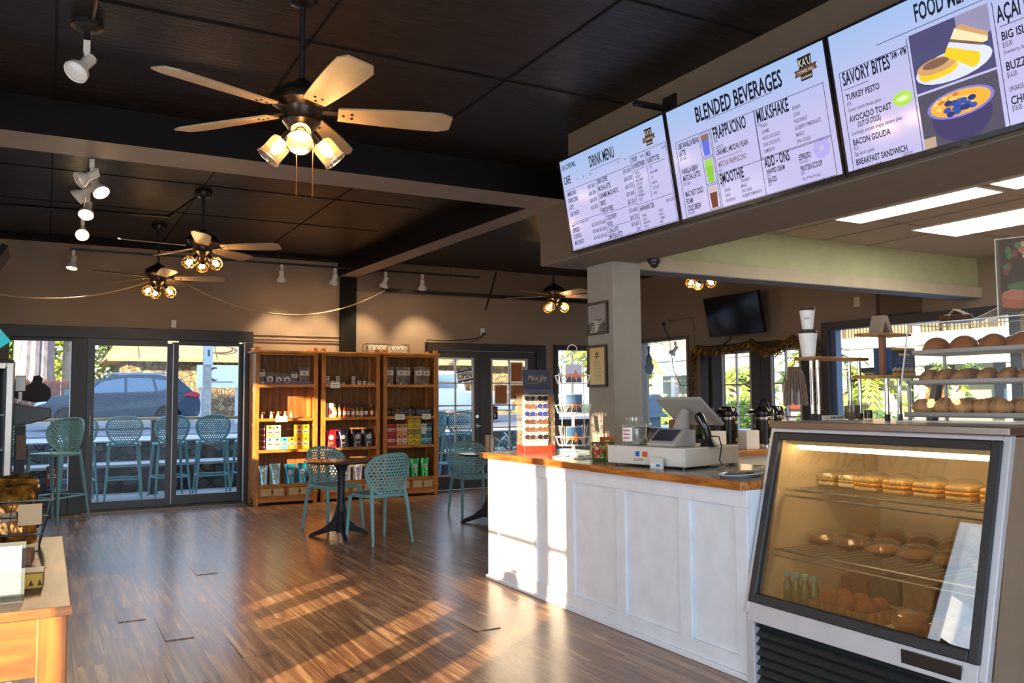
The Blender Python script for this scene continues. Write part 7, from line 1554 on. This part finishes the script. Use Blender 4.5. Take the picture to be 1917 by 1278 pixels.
b.build('panel', P('#7a4a3a', 0.8, var=0.2), t)
# trees and shrubs
def foliage(b, c, rad, n, size, r, mats=3):
    for k in range(n):
        while True:
            v = Vector((r.uniform(-1, 1), r.uniform(-1, 1), r.uniform(-1, 1)))
            if 0.2 < v.length < 1: break
        p = Vector(c)+Vector((v.x*rad[0], v.y*rad[1], v.z*rad[2])); d = Vector((r.uniform(-1, 1), r.uniform(-1, 1), r.uniform(-.8, .6))).normalized(); s = d.orthogonal().normalized(); L = size*r.uniform(.6, 1.3)
        b.add([p-d*L*.5, p+s*L*.32, p+d*L*.5, p-s*L*.32], [(0, 1, 2, 3)], r.randint(0, mats-1))
LV = [P('#56702c', 0.6), P('#7f9438', 0.6), P('#37501f', 0.6)]; LVY = [P('#a3b03c', 0.6), P('#c6c64e', 0.6), P('#6f8a30', 0.6)]; LVD = [P('#3b5a2a', 0.6), P('#55743a', 0.6), P('#28401c', 0.6)]
def tree(lab, loc, h, tr, crowns, mats, seed, size=0.35, lean=0.0, n=700, ridged=False):
    t = thing('tree', lab, 'tree', loc); r = random.Random(seed); b = MB()
    if ridged:
        for k in range(11):
            a = 2*PI*k/11; b.tube([(tr*1.25*math.cos(a), tr*1.25*math.sin(a), 0), (tr*0.9*math.cos(a+.2), tr*0.9*math.sin(a+.2), h*0.3), (tr*0.85*math.cos(a+.3), tr*0.85*math.sin(a+.3), h)], [tr*0.42, tr*0.33, tr*0.3], 8)
    else: b.tube([(0, 0, 0), (lean*0.4, 0, h*0.5), (lean, 0, h)], [tr, tr*0.85, tr*0.6], 10)
    b.build('trunk', P('#8a8288' if ridged else '#b0a08a', 0.9, var=0.3, vscale=4, bump=0.5, bscale=12), t, smooth=True)
    b = MB()
    for c, rad in crowns: foliage(b, c, rad, n, size, r)
    b.build('crown', mats, t)
tree('huge tree with ridged grey trunk behind the left window', (-0.45, 40.5, 0.6), 7, 0.62, [((0.5, 1, 6.5), (4.5, 3, 1.8))], LVD, 1, n=1500, size=0.45, ridged=True)
tree('second grey trunk right of the huge ridged one', (0.9, 41.5, 0.6), 7, 0.34, [((0.5, 1, 6.8), (3, 3, 1.5))], LV, 2, n=700, size=0.45)
tree('leafy sunlit tree behind the sliding door post', (1.6, 44.5, 0.6), 4, 0.15, [((0.3, 0, 3.2), (2.4, 1.5, 2.6)), ((-1.2, 0, 5.2), (2.4, 1.5, 2.0)), ((-2.6, 1, 2.5), (1.6, 1, 2.2))], LVY, 3, n=1400, size=0.36)
tree('dense green tree at the far left beyond the big trunk', (-3.6, 45, 0.6), 5, 0.25, [((0, 0, 4.5), (3.0, 2, 3.4)), ((2.5, 1, 2.2), (1.8, 1, 1.8))], LVD, 4, n=1500, size=0.4)
tree('slim leaning pale trunk left of the stone building', (1.55, 39.0, 0.6), 6.0, 0.09, [((-0.7, 0, 6.6), (1.5, 1.2, 1.2))], LV, 5, n=500, lean=-0.7)
tree('green tree standing beyond the back window beside the column', (18.8, 27.2, 0.44), 3, 0.16, [((0, 0, 3.2), (2.2, 1.8, 1.7)), ((1.0, 0, 2.0), (1.5, 1.2, 1.2))], LVY, 6, n=900, size=0.3)
def palm(lab, loc, h, tr, lean, nf, fl, seed, mats=LV, tcol='#c2a792'):
    t = thing('palm_tree', lab, 'palm tree', loc); r = random.Random(seed); b = MB()
    pts = [(lean[0]*(i/8)**1.3, lean[1]*(i/8)**1.3, h*i/8) for i in range(9)]; b.tube(pts, [tr*(1.1-0.25*i/8) for i in range(9)], 12); b.build('trunk', P(tcol, 0.85, var=0.25, vscale=5, bump=0.5, bscale=15), t, smooth=True)
    top = Vector(pts[-1]); b = MB()
    for k in range(nf):
        a = 2*PI*k/nf+r.uniform(-.2, .2); up = r.uniform(0.1, 1.1); prev = top; hd = Vector((math.cos(a), math.sin(a), 0)); side = Vector((-math.sin(a), math.cos(a), 0))
        for i in range(1, 9):
            f = i/8; p = top+hd*fl*f*math.cos(up*0.5)+Vector((0, 0, fl*(up*f-0.95*f*f)))
            for s in (-1, 1):
                q = (prev+p)/2; b.add([prev, q+side*s*fl*0.22*(1-f*0.5)+hd*fl*0.12-Vector((0, 0, fl*0.08)), p], [(0, 1, 2)], r.randint(0, 2))
            prev = p
    b.build('fronds', mats, t)
palm('leaning palm with pale trunk outside the right window', (19.8, 25.2, 0), 3.4, 0.22, (-1.1, 0.6, 0), 12, 1.8, 1, LVY)
palm('short palm with spiky fronds behind the right french doors', (19.0, 19.6, 0), 1.9, 0.26, (-0.3, 0.2, 0), 16, 1.5, 2, LVY)
palm('second short palm right of the first behind the french doors', (19.6, 17.3, 0), 2.6, 0.20, (0.3, 0.3, 0), 14, 1.5, 3, LV)
palm('small palm below the balcony in the big window', (19.5, 15.4, 0), 1.7, 0.18, (0.2, 0.1, 0), 16, 1.2, 4, LVY)
palm('slender palm beside the white porch post, big window', (20.5, 13.9, 0), 1.9, 0.14, (0.1, -0.2, 0), 14, 1.0, 5, LV)
def shrub(lab, loc, rad, n, mats, seed, size=0.2):
    t = thing('shrub', lab, 'shrub', loc); b = MB(); foliage(b, (0, 0, rad[2]*0.95), rad, n, size, random.Random(seed)); b.build('leaves', mats, t)
shrub('bright yellow green shrub below the right window, left clump', (19.4, 26.0, -0.05), (0.9, 1.2, 0.62), 900, LVY, 1)
shrub('bright yellow green shrub below the right window, right clump', (18.6, 22.8, -0.05), (0.9, 1.3, 0.62), 900, LVY, 2)
shrub('bright green shrub behind the left leaf of right french doors', (18.0, 18.6, -0.05), (0.8, 0.8, 0.75), 900, LVY, 3)
shrub('bright green shrub behind the right leaf of right french doors', (18.6, 16.3, -0.05), (0.8, 0.7, 0.6), 700, LVY, 4)
shrub('low yellow green shrub at the sill of the big window', (18.4, 14.6, -0.05), (0.7, 0.8, 0.55), 700, LVY, 5)
for k, x in enumerate((6.15, 6.55, 7.0, 7.5, 8.0)):
    t = thing('strappy_plant', 'arching strap leaved plant outside the right french door leaf, %s from left' % ORD[k], 'plant', (x, 12.55+0.15*(k % 2), -0.02)); b = MB(); r = random.Random(20+k)
    for q in range(34):
        a = r.uniform(0, 6.28); L = r.uniform(.5, .95); hd = Vector((math.cos(a), math.sin(a), 0)); sd = Vector((-math.sin(a), math.cos(a), 0))*0.02; prev = None
        pr = [hd*(0.38*(i/6)**1.4)*L/0.8+Vector((0, 0, L*1.25*(i/6)-0.42*L*(i/6)**2.2)) for i in range(7)]
        for p, p2 in zip(pr[:-1], pr[1:]): b.add([p-sd, p+sd, p2+sd*0.8, p2-sd*0.8], [(0, 1, 2, 3)], r.randint(0, 2))
    b.build('leaves', [P('#7a8f74', 0.5), P('#a9b8a4', 0.5), P('#4a6048', 0.5)], t)
# white porch building to the east
t = thing('porch_building', 'long white building with balcony across the courtyard', 'building', (26.0, 12.0, 0))
b = MB(); b.box(-0.2, 6, 0, 24, 3.05, 3.45); b.build('balcony_slab', P('#f0eee8', 0.7), t)
b = MB(); b.box(3.0, 3.2, 0, 24, 0, 3.05); b.build('back_wall', P('#a9b0a0', 0.8), t)
b = MB(); b.box(3.0, 3.2, 0, 24, 3.45, 6.2); b.build('upper_wall', P('#d9b98a', 0.8), t)
b = MB(); b.box(-1.2, 7, -0.5, 24.0, 6.2, 6.5); b.build('roof', P('#8a7a6a', 0.8), t)
for k in range(8):
    b = MB(); b.box(-0.1, 0.15, 0.1+3.2*k, 0.35+3.2*k, 0, 3.05); b.box(-0.08, 0.08, 0.12+3.2*k, 0.32+3.2*k, 3.45, 6.2); b.build('post', P('#e9e4d8', 0.7), t)
b = MB(); b.box(-0.05, 0.05, 0, 24, 4.40, 4.48)
for k in range(100): b.box(-0.02, 0.02, 0.05+0.13*k, 0.09+0.13*k, 3.45, 4.40)
b.build('railing', P('#5a4a3a', 0.7), t)
for k in range(7):
    b = MB(); b.box(2.9, 3.0, 0.9+3.2*k, 2.6+3.2*k, 0.7, 2.6); f = b.build('shop_window', P('#30383c', 0.2), t)
    b = MB(); b.box(2.86, 2.9, 1.2+3.2*k, 2.3+3.2*k, 0.8+0.2*(k % 2), 1.7); b.build('display', P(('#a83a2a', '#3a5a7a', '#b0562a', '#4a6a4a')[k % 4], 0.6), f)
b = MB(); b.box(-0.25, -0.2, 0, 24, 2.35, 3.0); b.build('awning_band', P('#f4f2ee', 0.7), t)
# balcony chairs
def bchair(lab, loc, rz):
    t = thing('balcony_chair', lab, 'chair', loc, rz=R(rz), group='balcony chairs'); m = P('#4a3a2c', 0.7)
    b = MB(); b.box(-0.25, 0.25, -0.25, 0.25, 0.42, 0.46); b.build('seat', m, t)
    for x in (-0.23, 0.23):
        for y in (-0.23, 0.23):
            b = MB(); b.box(x-0.025, x+0.025, y-0.025, y+0.025, 0, 0.42 if y < 0 else 1.0); b.build('leg', m, t)
    b = MB()
    for k in range(4): b.box(-0.2, 0.2, 0.215, 0.245, 0.55+0.12*k, 0.61+0.12*k)
    b.build('backrest', m, t)
bchair('dark chair on the white balcony, left of its table', (26.8, 17.9, 3.45), 60); bchair('dark chair on the white balcony, right of its table', (26.8, 16.6, 3.45), 120)
t = thing('balcony_table', 'small dark table between the balcony chairs', 'table', (26.8, 17.25, 3.45)); b = MB(); b.box(-0.25, 0.25, -0.25, 0.25, 0.6, 0.64); b.build('tabletop', P('#4a3a2c', 0.7), t); b = MB(); b.box(-0.04, 0.04, -0.04, 0.04, 0, 0.6); b.build('leg', P('#4a3a2c', 0.7), t)
t = thing('garden_lantern', 'tall blue grey square lantern outside the right window', 'lantern', (14.6, 18.6, -0.05))
b = MB(); b.box(-0.16, 0.16, -0.16, 0.16, 0, 0.85); b.build('pillar', P('#4d5b66', 0.6), t); b = MB(); b.box(-0.3, 0.3, -0.3, 0.3, 0.85, 0.95); b.box(-0.2, 0.2, -0.2, 0.2, 0.95, 1.35); b.prism([(-0.24, 1.35), (0.24, 1.35), (0.1, 1.48), (-0.1, 1.48)], -0.2, 0.2, 'Y'); b.build('head', P('#566672', 0.6), t)
# unseen block the size of a house, added to shade the parked car
t = thing('car_shade_block', 'unseen house sized block added farther west to shade the parked car', 'building', (-30, 4.5, -0.12))
b = MB(); b.box(0, 15, 0, 11, 0, 8.6); b.build('wall', P('#b9ab98', 0.8), t); b = MB(); b.box(-0.6, 15.6, -0.6, 11.6, 8.6, 8.9); b.build('roof', P('#6a5a50', 0.8), t)
